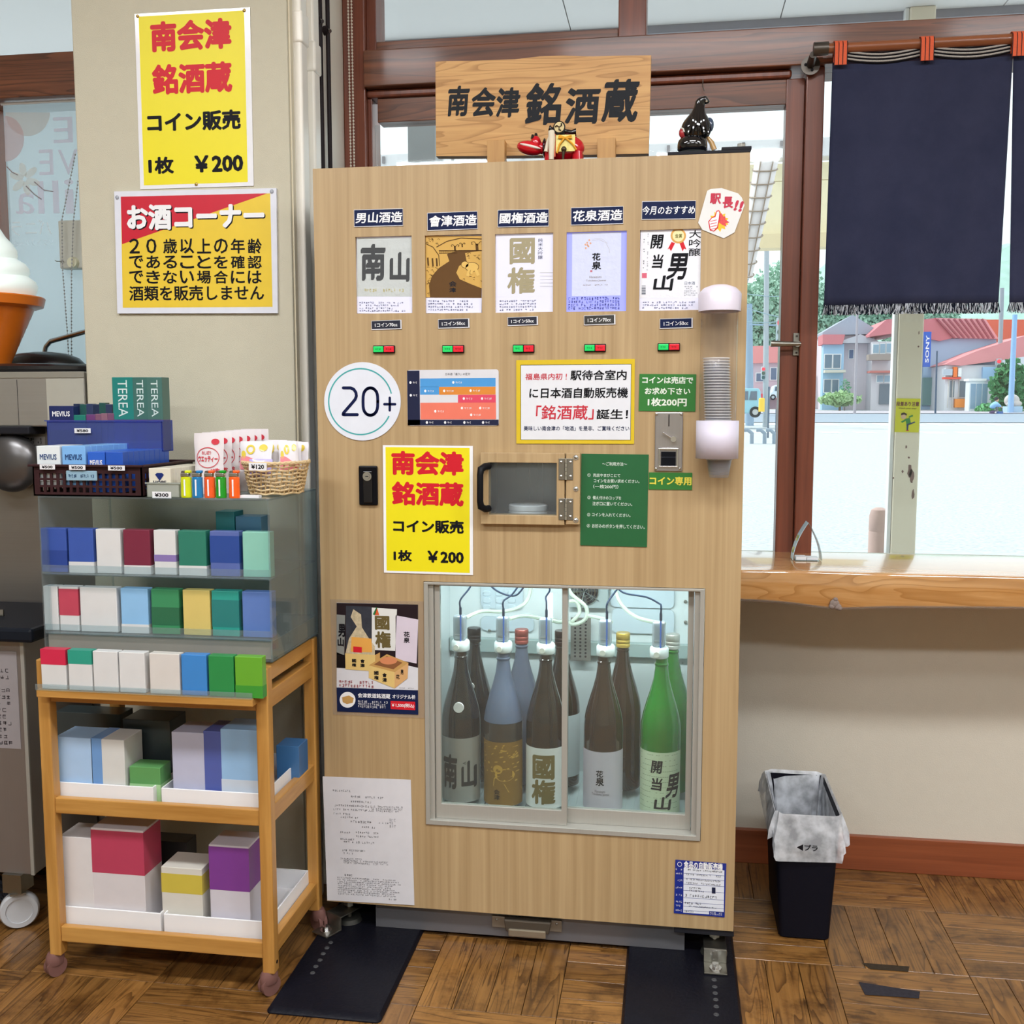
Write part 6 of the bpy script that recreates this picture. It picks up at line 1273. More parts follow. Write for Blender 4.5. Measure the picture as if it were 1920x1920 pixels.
def ptag(txt, xa, ya, xb, yb_, Yp, lb, group='handwritten price tags'):
    p0_, p1_ = at(xa, yb_, Y=Yp), at(xb, ya, Y=Yp)
    t = thing('price_tag', lb, 'price tag', ((p0_.x+p1_.x)/2, Yp, p0_.z), group); MB().box(p0_.x, p1_.x, Yp-.0008, Yp, p0_.z, p1_.z).build('paper', M['paper'], t)
    w_, h_ = p1_.x-p0_.x, p1_.z-p0_.z; text(MB(), txt, (p0_.x+w_*.14, p0_.z+h_*.2, p1_.x-w_*.14, p1_.z-h_*.2), Yp-.0011, bold=.03).build('lettering', INK, t)
ptag('¥500', 75, 871, 103, 880, ya_-.007, '¥500 tag on the brown basket under the white packs'); ptag('¥500', 130, 872, 160, 881, ya_-.007, '¥500 tag on the brown basket under the light blue packs'); ptag('¥500', 203, 873, 234, 882, ya_-.007, '¥500 tag on the brown basket under the royal blue packs')
p0_, p1_ = at(124, 901, Y=ya_-.004), at(181, 883, Y=ya_-.004)
hl = MB().box(p0_.x, p1_.x, ya_-.004, ya_-.001, p0_.z, p1_.z).build('grip_insert', P('#8FB0C4', .3), bk, bev=.003); o = scribble(MB(), (p0_.x+.006, p0_.z+.006, p1_.x-.006, p1_.z-.007), 1, ya_-.0045, fill=1, h=.8, step=.004).build('small_print', P('#26446C', .4), hl)
# clear riser and blue bin
YB_ = -.075
zbb = at(200, 846, Y=YB_).z; p0_, p1_ = at(90, 846, Y=YB_), at(303, 788, Y=YB_); zt2 = p1_.z
ris = thing('acrylic_riser', 'clear acrylic riser carrying the blue bin behind the brown basket', 'riser', ((p0_.x+p1_.x)/2, -.02, ZT)); 
MB().box(p0_.x+.01, p0_.x+.013, YB_+.006, YB_+.05, ZT, zbb-.003).build('leg', AC, ris); MB().box(p1_.x-.013, p1_.x-.01, YB_+.006, YB_+.05, ZT, zbb-.003).build('leg', AC, ris); MB().box(p0_.x+.01, p1_.x-.01, YB_+.004, YB_+.05, zbb-.0035, zbb-.0005).build('top', AC, ris)
BB = CLEAR('#9CB0EC', .86, .08); bb = thing('blue_bin', 'translucent blue plastic bin of dark packs and tall cartons on the case', 'bin', ((p0_.x+p1_.x)/2, .02, zbb))
y1_ = YB_+.052
MB().box(p0_.x, p1_.x, YB_, YB_+.002, zbb, zt2).build('front_wall', BB, bb); MB().box(p0_.x, p0_.x+.002, YB_, y1_, zbb, zt2).build('side_wall', BB, bb); MB().box(p1_.x-.002, p1_.x, YB_, y1_, zbb, zt2).build('side_wall', BB, bb); MB().box(p0_.x, p1_.x, y1_-.002, y1_, zbb, zt2).build('back_wall', BB, bb); MB().box(p0_.x, p1_.x, YB_, y1_, zbb-.0, zbb+.002).build('bin_floor', BB, bb)
MB().box(p0_.x-.004, p1_.x+.006, YB_-.003, YB_, zt2-.003, zt2).build('rim', BB, bb)
zf = zbb+.0025; yf = YB_+.006
def bp(lb, xa, xb, ytop, m_, Yp=None, d_=.024, name='cigarette_pack', cat='pack', **k):
    Yp = Yp or yf; a, b = at(xa, 800, Y=Yp), at(xb, ytop, Y=Yp); return pack(name, lb, a.x, Yp, zf, b.x-a.x, d_, b.z-zf, m_, cat=cat, **k)
bp('navy and violet pack with white lettering at the left front of the blue bin', 93, 137, 761, c_('#1E2A5C'), txt='MEVIUS', trect=(.14, .76, .86, .88), band=c_('#4A2A74'), bz=(.45, .68))
for i, (xa, xb, yt, h_, lb) in enumerate(((139, 160, 778, '#1F7A6A', 'teal green pack behind the price tag in the blue bin'), (162, 178, 777, '#6A3A6E', 'plum pack with a white dot in the blue bin'), (179, 189, 776, '#7C5268', 'narrow rose-brown pack in the blue bin'), (190, 201, 775, '#8A6070', 'second rose-brown pack, nearer the tall cartons in the blue bin'), (202, 213, 775, '#744A66', 'rose-violet pack touching the tall cartons in the blue bin'))):
    bp(lb, xa, xb, yt, c_(h_), group='small packs in the blue bin')
for i in range(6):
    xa = 139+i*12; bp(('dark navy pack', 'dark green pack', 'slate pack')[i % 3]+' in the rear row of the blue bin, '+('first', 'second', 'third', 'fourth', 'fifth', 'sixth')[i]+' from the left', xa, xa+11, 757-(i == 4)*2+(i % 2), c_(('#1C2A48', '#22504C', '#2E3A5C')[i % 3]), Yp=yf+.0245, d_=.018, group='rear packs in the blue bin')
a, b = at(140, 812, Y=YB_-.0032), at(170, 803, Y=YB_-.0032)
ptag('¥580', 140, 803, 170, 812, YB_-.0035, '¥580 tag on the front of the blue bin')
def carton(lb, xa, xb, Yp, side_):
    a, b = at(xa, 800, Y=Yp), at(xb, 707, Y=Yp); m1, m2 = c_('#1F7C74'), c_('#5A3A78'); w_, h_ = b.x-a.x, b.z-zf
    o = thing('cigarette_carton', lb, 'carton', ((a.x+b.x)/2, Yp+.035, zf), 'tall green and violet cartons in the blue bin')
    MB().box(a.x, b.x, Yp, Yp+.036, zf, zf+h_).build('box', c_(side_), o, bev=.001); MB().box(a.x-.0002, b.x+.0002, Yp-.0003, Yp+.0355, zf, zf+h_*.42).build('colour_band', m2, o)
    mb = MB()
    fn_ = lambda x, z: (a.x+w_*.28+(z-0)*1.0, Yp-.0008, zf+h_*.96-x)
    vs_ = text(MB(), 'TEREA', (0, 0, h_*.50, w_*.44), fn=fn_, bold=.0); vs_.build('lettering', P('#CFE0DC', .4), o)
    return o
carton('tall carton of green and violet with turned white lettering, front left one in the bin', 213, 249, yf+.002, '#1F7C74'); carton('tall grey-green carton in the middle of the three in the bin', 251, 276, yf+.002, '#3F6A62'); carton('tall grey-green carton at the right end of the bin', 278, 303, yf+.002, '#466E66')
# small clear box of cream packs
Yh = -.255
p0_, p1_ = at(276, 936, Y=Yh), at(336, 905, Y=Yh); z0_ = ZT
cbx = thing('clear_box', 'small clear plastic box holding cream packs with a diamond mark', 'box', ((p0_.x+p1_.x)/2, -.17, ZT)); PB = CLEAR('#D8DCD4', .6, .1); yE = -.06
MB().box(p0_.x, p1_.x, Yh, Yh+.0015, z0_, p1_.z).build('front_wall', PB, cbx); MB().box(p0_.x, p0_.x+.0015, Yh, yE, z0_, p1_.z).build('side_wall', PB, cbx); MB().box(p1_.x-.0015, p1_.x, Yh, yE, z0_, p1_.z).build('side_wall', PB, cbx); MB().box(p0_.x, p1_.x, Yh, yE, z0_, z0_+.0015).build('box_floor', PB, cbx)
MB().box(p0_.x-.003, p1_.x+.003, Yh-.002, Yh, p1_.z-.003, p1_.z).build('rim', PB, cbx)
h0_ = at(300, 878, Y=Yh+.004).z-z0_-.002; x_ = p0_.x+.004
f0 = pack('cigarette_pack', 'cream pack with a navy diamond at the front of the small clear box', x_, Yh+.003, z0_+.002, .050, .0155, h0_, c_('#DCD6C4'), txt='HOPE', tcol=P('#2A2E44', .4), trect=(.2, .42, .8, .56), group='cream packs in the small clear box')
cxx, czz = x_+.025, z0_+.002+h0_*.72; MB().add([(cxx-.010, Yh+.0022, czz+.003), (cxx, Yh+.0022, czz-.010), (cxx+.010, Yh+.0022, czz+.003), (cxx+.006, Yh+.0022, czz+.007), (cxx-.006, Yh+.0022, czz+.007)], [(0, 1, 2, 3, 4)]).build('diamond_mark', P('#1E2E6E', .4), f0)
g = pack('cigarette_pack', 'cream pack in the small clear box, second from the front', x_, Yh+.0195, z0_+.002, .050, .0155, h0_, c_('#DCD6C4'), group='cream packs in the small clear box')
for k_ in range(2, 11): copy_tree(g, Vector((x_+.025, Yh+.003+.01650*k_+.00775, z0_+.002)), label='cream pack in the small clear box, '+ORD[k_]+' from the front')
ptag('¥300', 286, 922, 321, 934, Yh-.0005, '¥300 tag on the small clear box')
# lighters
def lighter(xc, h_, lb):
    Yl = -.252; p = at(xc, 936, Y=Yl); x_ = p.x; z_ = ZT
    o = thing('lighter', lb, 'lighter', (x_, Yl, z_), 'lighters lined up on the case'); m_ = CLEAR(h_, .35, .05); ht = at(xc, 895, Y=Yl).z-z_
    MB().lathe((x_, Yl, z_), [(0, 0), (.0115, 0), (.012, .002), (.012, ht), (.010, ht+.001), (0, ht+.001)], 20, sy=.62).build('fuel_body', P(h_, .15, coat=1, noise=.03), o, smooth=True)
    MB().lathe((x_, Yl, z_+.002), [(.0122, 0), (.0122, ht*.45)], 20, sy=.63).build('liquid', P(h_, .1, coat=1, emit=0, noise=0), o, smooth=True)
    MB().box(x_-.0105, x_+.009, Yl-.006, Yl+.006, z_+ht+.001, z_+ht+.010).build('hood', M['chrome'], o, bev=.002)
    MB().box(x_-.001, x_+.012, Yl-.005, Yl+.005, z_+ht+.009, z_+ht+.015).build('thumb_lever', P(h_, .3), o, bev=.002)
    MB().cyl((x_-.005, Yl-.005, z_+ht+.011), (x_-.005, Yl+.005, z_+ht+.011), .0035, n=12).build('spark_wheel', M['zinc'], o)
    MB().box(x_-.0015, x_+.0015, Yl-.0088, Yl-.0070, z_+ht*.1, z_+ht*.9).build('valve_tube', WH, o)
for xc, h_, lb in ((350, '#D2DC10', 'yellow-green translucent lighter, first of the row'), (371, '#1078B4', 'blue translucent lighter between yellow and orange ones'), (394, '#F05A1E', 'orange lighter standing between the blue and the green ones'), (415, '#10961E', 'green translucent lighter in the row on the case'), (440, '#FA6014', 'bright orange lighter at the end of the row by the woven basket')): lighter(xc, h_, lb)
# wet wipe packets
PKW = P('#E6DEE0', .25, coat=.5, noise=.04); RDP = P('#D03848', .3, coat=.4)
def pouch(name, lb, cx, cy, z_, w_, h_, th, m_, group=None, rz_=0, tilt=0, cat='packet', parts=None):
    o = thing(name, lb, cat, (cx, cy, z_), group)
    def fr(sg): return lambda u, v: Vector(((u-.5)*w_*(1+.03*math.sin(v*9)), sg*th*.5*(math.sin(math.pi*min(1, max(0, u)))**.5)*(math.sin(math.pi*min(.98, v*.92+.04))**.5), v*h_))
    m_x = Matrix.Translation((cx, cy, z_)) @ Matrix.Rotation(rz_, 4, 'Z') @ Matrix.Rotation(tilt, 4, 'X')
    mb = MB().grid(fr(-1), 10, 10); mb.grid(fr(1), 10, 10); mb.xf(m_x).build('film', m_, o, smooth=True)
    f_ = lambda x, z: m_x @ (fr(-1)(x/w_+.5, z/h_)+Vector((0, -.0012, 0)))
    if parts:
        for (nm, mt, fn2) in parts: mb = MB(); fn2(mb, f_, w_, h_); mb.build(nm, mt, o)
    return o
def ell(mb, f_, cx, cz, rx, rz, w0=0, n=28):
    if w0:
        vs_ = []
        for i in range(n): a_ = 2*math.pi*i/n; vs_ += [f_(cx+rx*math.cos(a_), cz+rz*math.sin(a_)), f_(cx+(rx-w0)*math.cos(a_), cz+(rz-w0)*math.sin(a_))]
        mb.add(vs_, [(2*i, (2*i+2) % (2*n), (2*i+3) % (2*n), 2*i+1) for i in range(n)])
    else: mb.add([f_(cx+rx*math.cos(2*math.pi*i/n), cz+rz*math.sin(2*math.pi*i/n)) for i in range(n)], [tuple(range(n))])
def wipes(mb, f_, w_, h_):
    ell(mb, f_, 0, h_*.60, w_*.40, h_*.17, .0016); text(mb, 'ウエッティー', (-w_*.34, h_*.53, w_*.34, h_*.63), fn=f_, bold=.04); text(mb, 'おしぼり', (-w_*.2, h_*.65, w_*.12, h_*.71), fn=f_, bold=.02)
    ell(mb, f_, w_*.25, h_*.86, w_*.13, h_*.05); text(mb, '10枚', (w_*.12, h_*.36, w_*.4, h_*.43), fn=f_, bold=.03)
p_ = at(394, 880, Y=-.16); hh_ = at(394, 812, Y=-.16).z-ZT
for k_ in range(7):
    pouch('wet_wipe_packet', ('white wet wipe packet with a red oval, front one of the row behind the lighters' if k_ == 0 else 'white and red wet wipe packet, '+ORD[k_]+' from the front of its row'), p_.x+.006*k_, -.165+.028*k_, ZT, .068, hh_+.001*k_, .016, PKW, 'wet wipe packets behind the lighters', rz_=.05*math.sin(k_*2), tilt=-.03, parts=[('lettering', RDP, wipes)])
# woven basket with tissue packets
wbx, wby = at(520, 900, Y=-.12).x, -.125
wk = thing('woven_basket', 'oval woven straw basket of colourful tissue packets on the case', 'basket', (wbx, wby, ZT))
ST, ST2 = P('#D8BE92', .7, noise=.15, nscale=300), P('#C2A474', .7, noise=.15, nscale=300)
Rx, Ry, Hb = .070, .082, .068
mb = MB(); mb2 = MB()
for j in range(9):
    z_ = ZT+.004+Hb*j/8; s_ = .80+.20*j/8
    mb.tube([(wbx+math.cos(a_)*Rx*s_*(1+.018*math.sin(a_*18+j*math.pi)), wby+math.sin(a_)*Ry*s_*(1+.018*math.sin(a_*18+j*math.pi)), z_+.0015*math.sin(a_*9+j)) for a_ in [2*math.pi*i/72 for i in range(73)]], .0024, 6, False)
for i in range(36):
    a_ = 2*math.pi*i/36; mb2.tube([(wbx+math.cos(a_+.02*j)*Rx*(.80+.20*j/8), wby+math.sin(a_+.02*j)*Ry*(.80+.20*j/8), ZT+.003+Hb*j/8) for j in range(9)], .0018, 5)
o = mb.build('weave', ST, wk, smooth=True); o['kind'] = 'stuff'; o = mb2.build('upright_cane', ST2, wk, smooth=True); o['kind'] = 'stuff'
MB().lathe((wbx, wby, ZT), [(0, .002), (.78, .002)], 30, sx=Rx, sy=Ry).build('basket_bottom', ST2, wk)
mb = MB()
for k_ in range(2): mb.tube([(wbx+math.cos(a_)*Rx*1.02, wby+math.sin(a_)*Ry*1.02, ZT+Hb+.003+.002*math.sin(a_*20+k_*math.pi)) for a_ in [2*math.pi*i/80 for i in range(81)]], .003, 6, False)
mb.build('braided_rim', ST, wk, smooth=True)
PK, YP, LV = P('#F0909C', .3, coat=.4), P('#E8D050', .3, coat=.4), P('#B4A8E0', .3, coat=.4)
def tis1(mb, f_, w_, h_): mb.grid(lambda u, v: f_(-w_*.46+w_*.92*u, h_*.05+h_*(.33+.12*math.sin(u*4+1))*v), 10, 6)
def tis2(mb, f_, w_, h_): ell(mb, f_, -w_*.12, h_*.72, w_*.14, h_*.16, .004); ell(mb, f_, w_*.26, h_*.78, w_*.12, h_*.12); ell(mb, f_, -w_*.36, h_*.55, w_*.08, h_*.13)
def tis3(mb, f_, w_, h_): text(mb, '■ ■', (-w_*.06, h_*.2, w_*.06, h_*.26), fn=f_, bold=0)
WP = P('#EDEAF0', .25, coat=.5)
zt3 = ZT+.052
pouch('tissue_packet', 'pocket tissue packet with yellow swirls over pink, front of the woven basket', wbx-.030, wby-.045, zt3, .078, .066, .016, WP, 'tissue packets in the woven basket', rz_=-.12, tilt=-.12, parts=[('pink_print', PK, tis1), ('yellow_print', YP, tis2)])
for k_ in range(4): pouch('tissue_packet', 'clear-edged tissue packet with yellow print, '+ORD[k_]+' from the front of its row', wbx+.004+.010*k_, wby-.015+.018*k_, zt3, .06, .068-.002*k_, .012, WP, 'tissue packets in the woven basket row', rz_=-.25, tilt=-.05, parts=[('yellow_print', YP, tis2)])
pouch('tissue_packet', 'tissue packet with pink and yellow print at the machine side of the basket', wbx+.042, wby-.03, zt3, .042, .066, .014, WP, None, rz_=.5, tilt=-.1, parts=[('pink_print', PK, tis1), ('yellow_print', YP, tis2)])
pouch('tissue_packet', 'lilac tissue packet low at the front rim of the woven basket', wbx-.012, wby-.062, ZT+.042, .05, .038, .012, LV, None, rz_=.1, tilt=-.2)
ptag('¥120', 467, 868, 500, 882, -.222, '¥120 tag on the front of the woven basket')
p0_, p1_ = at(452, 937, Y=-.245), at(487, 929, Y=-.245)
tag(MB().box(p0_.x, p1_.x, -.25, -.235, ZT, ZT+.006).build('white_card', M['paper']), 'blank white card lying in front of the woven basket', 'card')

# ================================================================== MATS UNDER THE MACHINE
RB = P('#14141C', .42, noise=.25, nscale=40, bump=.4, bscale=120)
for n, (q, lb) in enumerate(((((500, 1895), (712, 1922), (800, 1735), (603, 1728)), 'black rubber mat under the foot at the trolley end of the machine'), (((1168, 1925), (1392, 1925), (1375, 1760), (1173, 1765)), 'black rubber mat under the foot at the bin end of the machine'))):
    if n == 0: x0_, x1_, y0_, y1_ = -.020, .232, -.345, .30
    else: x0_, x1_, y0_, y1_ = .731, .982, -.42, .30
    mt = thing('rubber_mat', lb, 'mat', ((x0_+x1_)/2, (y0_+y1_)/2, .001), 'anti-slip mats under the machine')
    r_ = .012; base = rr((x0_+x1_)/2, (y0_+y1_)/2, (x1_-x0_)/2, (y1_-y0_)/2, r_, .0005); topr = rr((x0_+x1_)/2, (y0_+y1_)/2, (x1_-x0_)/2-.006, (y1_-y0_)/2-.010, r_, .0115)
    loft(MB(), [base, [(x, y, .003) for x, y, z in base], topr], True, True).build('slab', RB, mt, smooth=True)
    pts = [at(x, y, Z=.012) for x, y in (((1339, 1837), (1340, 1850), (1341, 1862), (1342, 1874), (1343, 1887), (1343, 1902)) if n else ((620, 1767), (613, 1777), (606, 1788), (600, 1800), (592, 1812), (586, 1824)))]
    for k_, p in enumerate(pts): MB().cyl((p.x, p.y, .0115), (p.x, p.y, .013), .006, .005, 14).cyl((p.x, p.y, .013), (p.x, p.y, .0136), .003, n=10).build('stud', P('#4A4A4C', .4), mt, smooth=True)

# ================================================================== LEFT: SOFT-SERVE MACHINE
YM = .135; xr = -.666
sm = thing('soft_serve_machine', 'stainless soft serve machine left of the pillar with a black lid tray', 'machine', (-1.0, .3, .0))
zt4 = at(80, 697, Y=YM).z; zb4 = at(80, 800, Y=YM).z
STL = BRUSHED('#BDBAB4', .42, 'X', 'dull_steel', metal=.75)
MB().box(-1.45, xr, YM, YM+.40, zb4, zt4).build('top_housing', STL, sm, bev=.004)
p_ = at(33, 750, Y=YM); MB().box(p_.x, p_.x+.0012, YM-.0005, YM, zb4+.004, zt4-.02).build('panel_seam', M['dark'], sm)
p_ = at(88, 750, Y=YM); MB().box(p_.x, xr-.002, YM-.0015, YM, zb4+.004, zt4-.018).build('side_cover', P('#C4C2B6', .4, metal=.3), sm, bev=.001)
MB().box(-1.45, xr+.0, YM-.002, YM, zt4-.016, zt4).build('top_trim', P('#AAA79C', .4, metal=.5), sm, bev=.001)
MB().box(-1.45, xr, YM+.06, YM+.40, .02, zb4).build('back_housing', BRUSHED('#A8A29C', .35, 'X', 'housing', metal=.8), sm)
p_ = at(-20, 870, Y=YM-.05); q = at(46, 870, Y=YM-.05)
MB().ball((q.x-.085, YM+.02, p_.z), .080, .04, .078, 24, 16).build('dispensing_head', P('#6A6868', .3, metal=.7), sm, smooth=True)
MB().box(q.x-.14, q.x-.01, YM-.01, YM+.08, zb4-.02, zb4+.001).build('head_neck', M['dark'], sm, bev=.004)
for (xa, ya, xb, yb_, c1) in ((42, 819, 84, 834, '#B8B4B4'), (38, 836, 85, 846, '#D8D6D6')):
    a, b = at(xa, yb_, Y=YM+.06), at(xb, ya, Y=YM+.06); pl2 = MB().box(a.x, b.x, YM+.0585, YM+.06, a.z, b.z).build('rating_label', P(c1, .4), sm); o = scribble(MB(), (a.x+.003, a.z+.002, b.x-.003, b.z-.002), 2, YM+.058, fill=1, h=.7).build('small_print', INK, pl2)
lt2 = thing('lid_tray', 'black domed lid on a rimmed tray on top of the soft serve machine', 'lid', (-.85, YM+.15, zt4))
zc = at(80, 682, Y=YM).z
MB().lathe((-.90, YM+.19, zt4), [(0, .001), (.235, .001), (.245, .008), (.245, .016), (.235, .022), (.21, .024), (.19, .020), (0, .020)], 48, sy=.72).build('tray', P('#1A1A1E', .25, coat=.4), lt2, smooth=True)
MB().lathe((at(80, 670, Y=YM+.25).x, YM+.25, zt4+.020), [(.125, 0), (.122, .012), (.105, .028), (.07, .040), (.03, .045), (0, .046)], 40, sy=.6).build('dome', P('#141418', .3, coat=.3), lt2, smooth=True)
# chrome rail behind
MB_ = MB().tube([at(82, 668, Y=.42), at(86, 650, Y=.42), at(95, 640, Y=.42), at(160, 622, Y=.42), at(230, 605, Y=.42)], .007, 10).build('chrome_rail', M['chrome'], smooth=True); tag(MB_, 'bent chrome rail behind the black lid', 'rail')
# ice cream display cone
YI = .20
ic = at(-22, 560, Y=YI); zcb = at(0, 672, Y=YI).z
icd = thing('ice_cream_display', 'giant plastic soft ice cream in an orange cone cut by the photo edge', 'display', (ic.x, YI, zt4+.024))
zt5 = zt4+.024; zr1 = at(0, 578, Y=YI).z; zr2 = at(0, 556, Y=YI).z; Rr = at(69, 570, Y=YI).x-ic.x; Rb = at(14, 670, Y=YI).x-ic.x
pr = [(0, zt5), (Rb, zt5)]
for i in range(6):
    z_ = zt5+(zr1-zt5)*(i+1)/6; R_ = Rb+(Rr*.80-Rb)*(i+1)/6; pr += [(R_-.002, z_-.003), (R_, z_)]
pr += [(Rr*.86, zr1+.001), (Rr*.96, zr1+.006), (Rr, zr2-.003), (Rr*.985, zr2), (Rr*.9, zr2), (0, zr2)]
MB().lathe((ic.x, YI, 0), pr, 48).build('cone', P('#D87018', .35, coat=.3, noise=.1, nscale=12, emit=0), icd, smooth=True)
rings = []; n_ = 48
zz0, zz1 = zr2, at(-20, 440, Y=YI).z
for (rf, t) in ((.80, 0), (.86, .03), (.88, .09), (.84, .15), (.76, .19), (.72, .21), (.745, .25), (.74, .30), (.68, .36), (.58, .40), (.535, .42), (.55, .46), (.54, .52), (.46, .60), (.35, .68), (.24, .80), (.12, .92), (.02, 1)):
    rings.append([(ic.x+Rr*rf*math.cos(2*math.pi*i/n_), YI+Rr*rf*math.sin(2*math.pi*i/n_), zz0+(zz1-zz0)*1.35*t+.010*math.sin(2*math.pi*i/n_+1)*(t > 0)) for i in range(n_)])
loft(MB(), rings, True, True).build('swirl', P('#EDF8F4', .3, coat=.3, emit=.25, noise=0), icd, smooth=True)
# banner hung in the window, read from outside
YBn = YW-.012
def Bn(x, y): return at(x/3.84, y/3.84, Y=YBn)
bnr = thing('window_banner', 'pale blue banner with mirrored lettering hanging in the window left of the pillar', 'banner', (-1.0, YBn, 1.5))
a, b = Bn(22, 760), Bn(545, 760); zlow = at(100, 760, Y=YBn).z
MB().box(a.x, -.60, YBn, YBn+.0008, zlow, a.z).build('sheet', BACKLIT('#D2E0E6', .3), bnr)
MB().cyl((a.x-.006, YBn, a.z+.004), (-.60, YBn, a.z+.004), .004, n=8).build('top_rod', M['white'], bnr)
def bl(pts, m_, name, k=1): return MB().add([(Bn(*p).x, YBn-.0003*k, Bn(*p).z) for p in pts], [tuple(range(len(pts)))]).build(name, m_, bnr)
PKB = BACKLIT('#F0D8D8', .2)
bl([(200+160*math.cos(t), 810+170*math.sin(t)) for t in [math.pi*i/20 for i in range(21)]], BACKLIT('#EEE6E0', .2), 'pale_circle'); bl([(40+135*math.cos(t), 1000+165*math.sin(t)) for t in [math.pi*(i/10-.5) for i in range(11)]][::-1]+[(30, 840)], PKB, 'pink_circle', 2)
LW = BACKLIT('#F8F0F8', .0)
def mt_(t, x0_, y0_, x1_, y1_, bold=.0, m_=None):
    p, q = Bn(x0_, y1_), Bn(x1_, y0_); text(MB(), t, (p.x, p.z, q.x, q.z), YBn-.0009, bold=bold, mirror=True).build('lettering', m_ or LW, bnr)
mt_('E', 388, 840, 520, 1032, .0); mt_('E', 286, 1075, 380, 1262, 0); mt_('V', 425, 1075, 560, 1262, 0); mt_('a', 118, 1385, 245, 1545, 0); mt_('ll', 280, 1300, 420, 1540, 0); mt_('i', 470, 1290, 530, 1540, 0); mt_('バニラ', 85, 1580, 370, 1700, 0, BACKLIT('#FFFFFF', .0)); mt_('ソフトクリーム', 95, 1720, 385, 1775, .0, BACKLIT('#F0F6FA', .2))
FLW = BACKLIT('#FAF6F0', .1)
for k_ in range(6):
    a_ = k_*1.047+.3; cx_, cy_ = 180+62*math.cos(a_), 1290+62*math.sin(a_)*1.1
    bl([(cx_+52*math.cos(t)*math.cos(a_)-26*math.sin(t)*math.sin(a_), cy_+52*math.cos(t)*math.sin(a_)+26*math.sin(t)*math.cos(a_)) for t in [2*math.pi*i/14 for i in range(14)]], FLW, 'petal', 4)
for pts in ([(50, 1200), (90, 1240), (130, 1260)], [(190, 1340), (250, 1400), (300, 1435)], [(250, 1310), (320, 1370), (385, 1380)]):
    MB().tube([Bn(*p)+Vector((0, -.002, 0)) for p in pts], .0016, 6).build('vanilla_pod', P('#9A8E90', .6), bnr, smooth=True)
# chain box and chain in front of the banner
YC = YW-.05
a, b = at(112, 504, Y=YC), at(150, 412, Y=YC)
bx_ = thing('chain_box', 'grey-white plastic box with a round knob beside the pillar, chains in front', 'box', ((a.x+b.x)/2, YC, a.z))
MB().box(a.x, -.655, YC, YC+.035, a.z, b.z).build('housing', P('#C8C8BE', .4, noise=.06), bx_, bev=.004)
k_ = at(135, 492, Y=YC-.01); MB().cyl((k_.x, YC-.012, k_.z), (k_.x, YC, k_.z), .015, .017, 20).build('knob', P('#E2DFC4', .35), bx_, smooth=True)
MB().tube([at(103, 488, Y=YC-.005), at(106, 490, Y=YC-.005), at(120, 490, Y=YC-.005)], .0012, 6).build('hook', M['zinc'], bx_)
GRB = P('#A8A8A8', .35); y_ = YC-.02
beads('bead_chain', 'grey bead chain loop hanging before the banner and past the box', [[at(141, 290, Y=y_), at(116, 412, Y=y_), at(117, 500, Y=y_), at(126, 620, Y=y_), at(134, 760, Y=y_)], [at(146, 340, Y=y_), at(137, 420, Y=y_), at(134, 520, Y=y_), at(134, 640, Y=y_), at(135, 760, Y=y_)]], GRB, r=.0026, step=.0095)
# lower cabinet on a white caster, with tray and leaflet
YL_ = -.10
a, b = at(50, 1640, Y=YL_), at(40, 1200, Y=YL_)
lcb = thing('steel_cabinet', 'brushed steel cabinet with a printed table, standing on a white caster', 'cabinet', (-.98, 0, a.z))
MB().box(-1.4, b.x+.004, YL_, YM+.05, a.z, b.z).build('cabinet_body', BRUSHED('#A09A98', .4, 'Z', 'cabinet', metal=.7), lcb, bev=.003)
MB().box(b.x-.004, b.x+.0055, YL_-.002, YL_+.004, a.z, b.z).build('corner_trim', M['alu'], lcb, bev=.001)
p0_, p1_ = at(-40, 1400, Y=YL_), at(31, 1222, Y=YL_)
sh_ = MB().box(p0_.x, p1_.x, YL_-.0012, YL_-.0002, p0_.z, p1_.z).build('printed_table', P('#9C9698', .4), lcb); o = scribble(MB(), (p0_.x+.004, p0_.z+.006, p1_.x-.004, p1_.z-.006), 14, YL_-.0015, fill=.8, h=.5).build('small_print', P('#4A4448', .5), sh_); o['kind'] = 'stuff'
zc1, zc0_ = at(30, 1200, Y=YL_).z, at(30, 1150, Y=YL_-.02).z
ty = MB().box(-1.4, at(59, 1180, Y=YL_-.03).x, YL_-.03, YM+.05, zc1, zc1+.035).build('counter_tray', P('#1C2028', .4), bev=.008); tag(ty, 'thick dark rubber-edged tray top on the steel cabinet', 'tray')
a, b = at(52, 1140, Z=zc1+.0355), at(5, 1170, Z=zc1+.0355)
lf = MB().box(-1.1, a.x, YL_+.01, YL_+.09, zc1+.0355, zc1+.038).build('leaflet', P('#E4DED8', .4)); tag(lf, 'white leaflet with red print lying on the dark tray', 'leaflet')
MB().box(-.93, a.x-.03, YL_+.02, YL_+.06, zc1+.038, zc1+.0384).build('red_print', P('#C8888C', .5), lf)
MB().box(-1.1, a.x+.006, YL_+.095, YL_+.10, zc1+.0355, zc1+.052).build('back_edge', M['zinc'], ty)
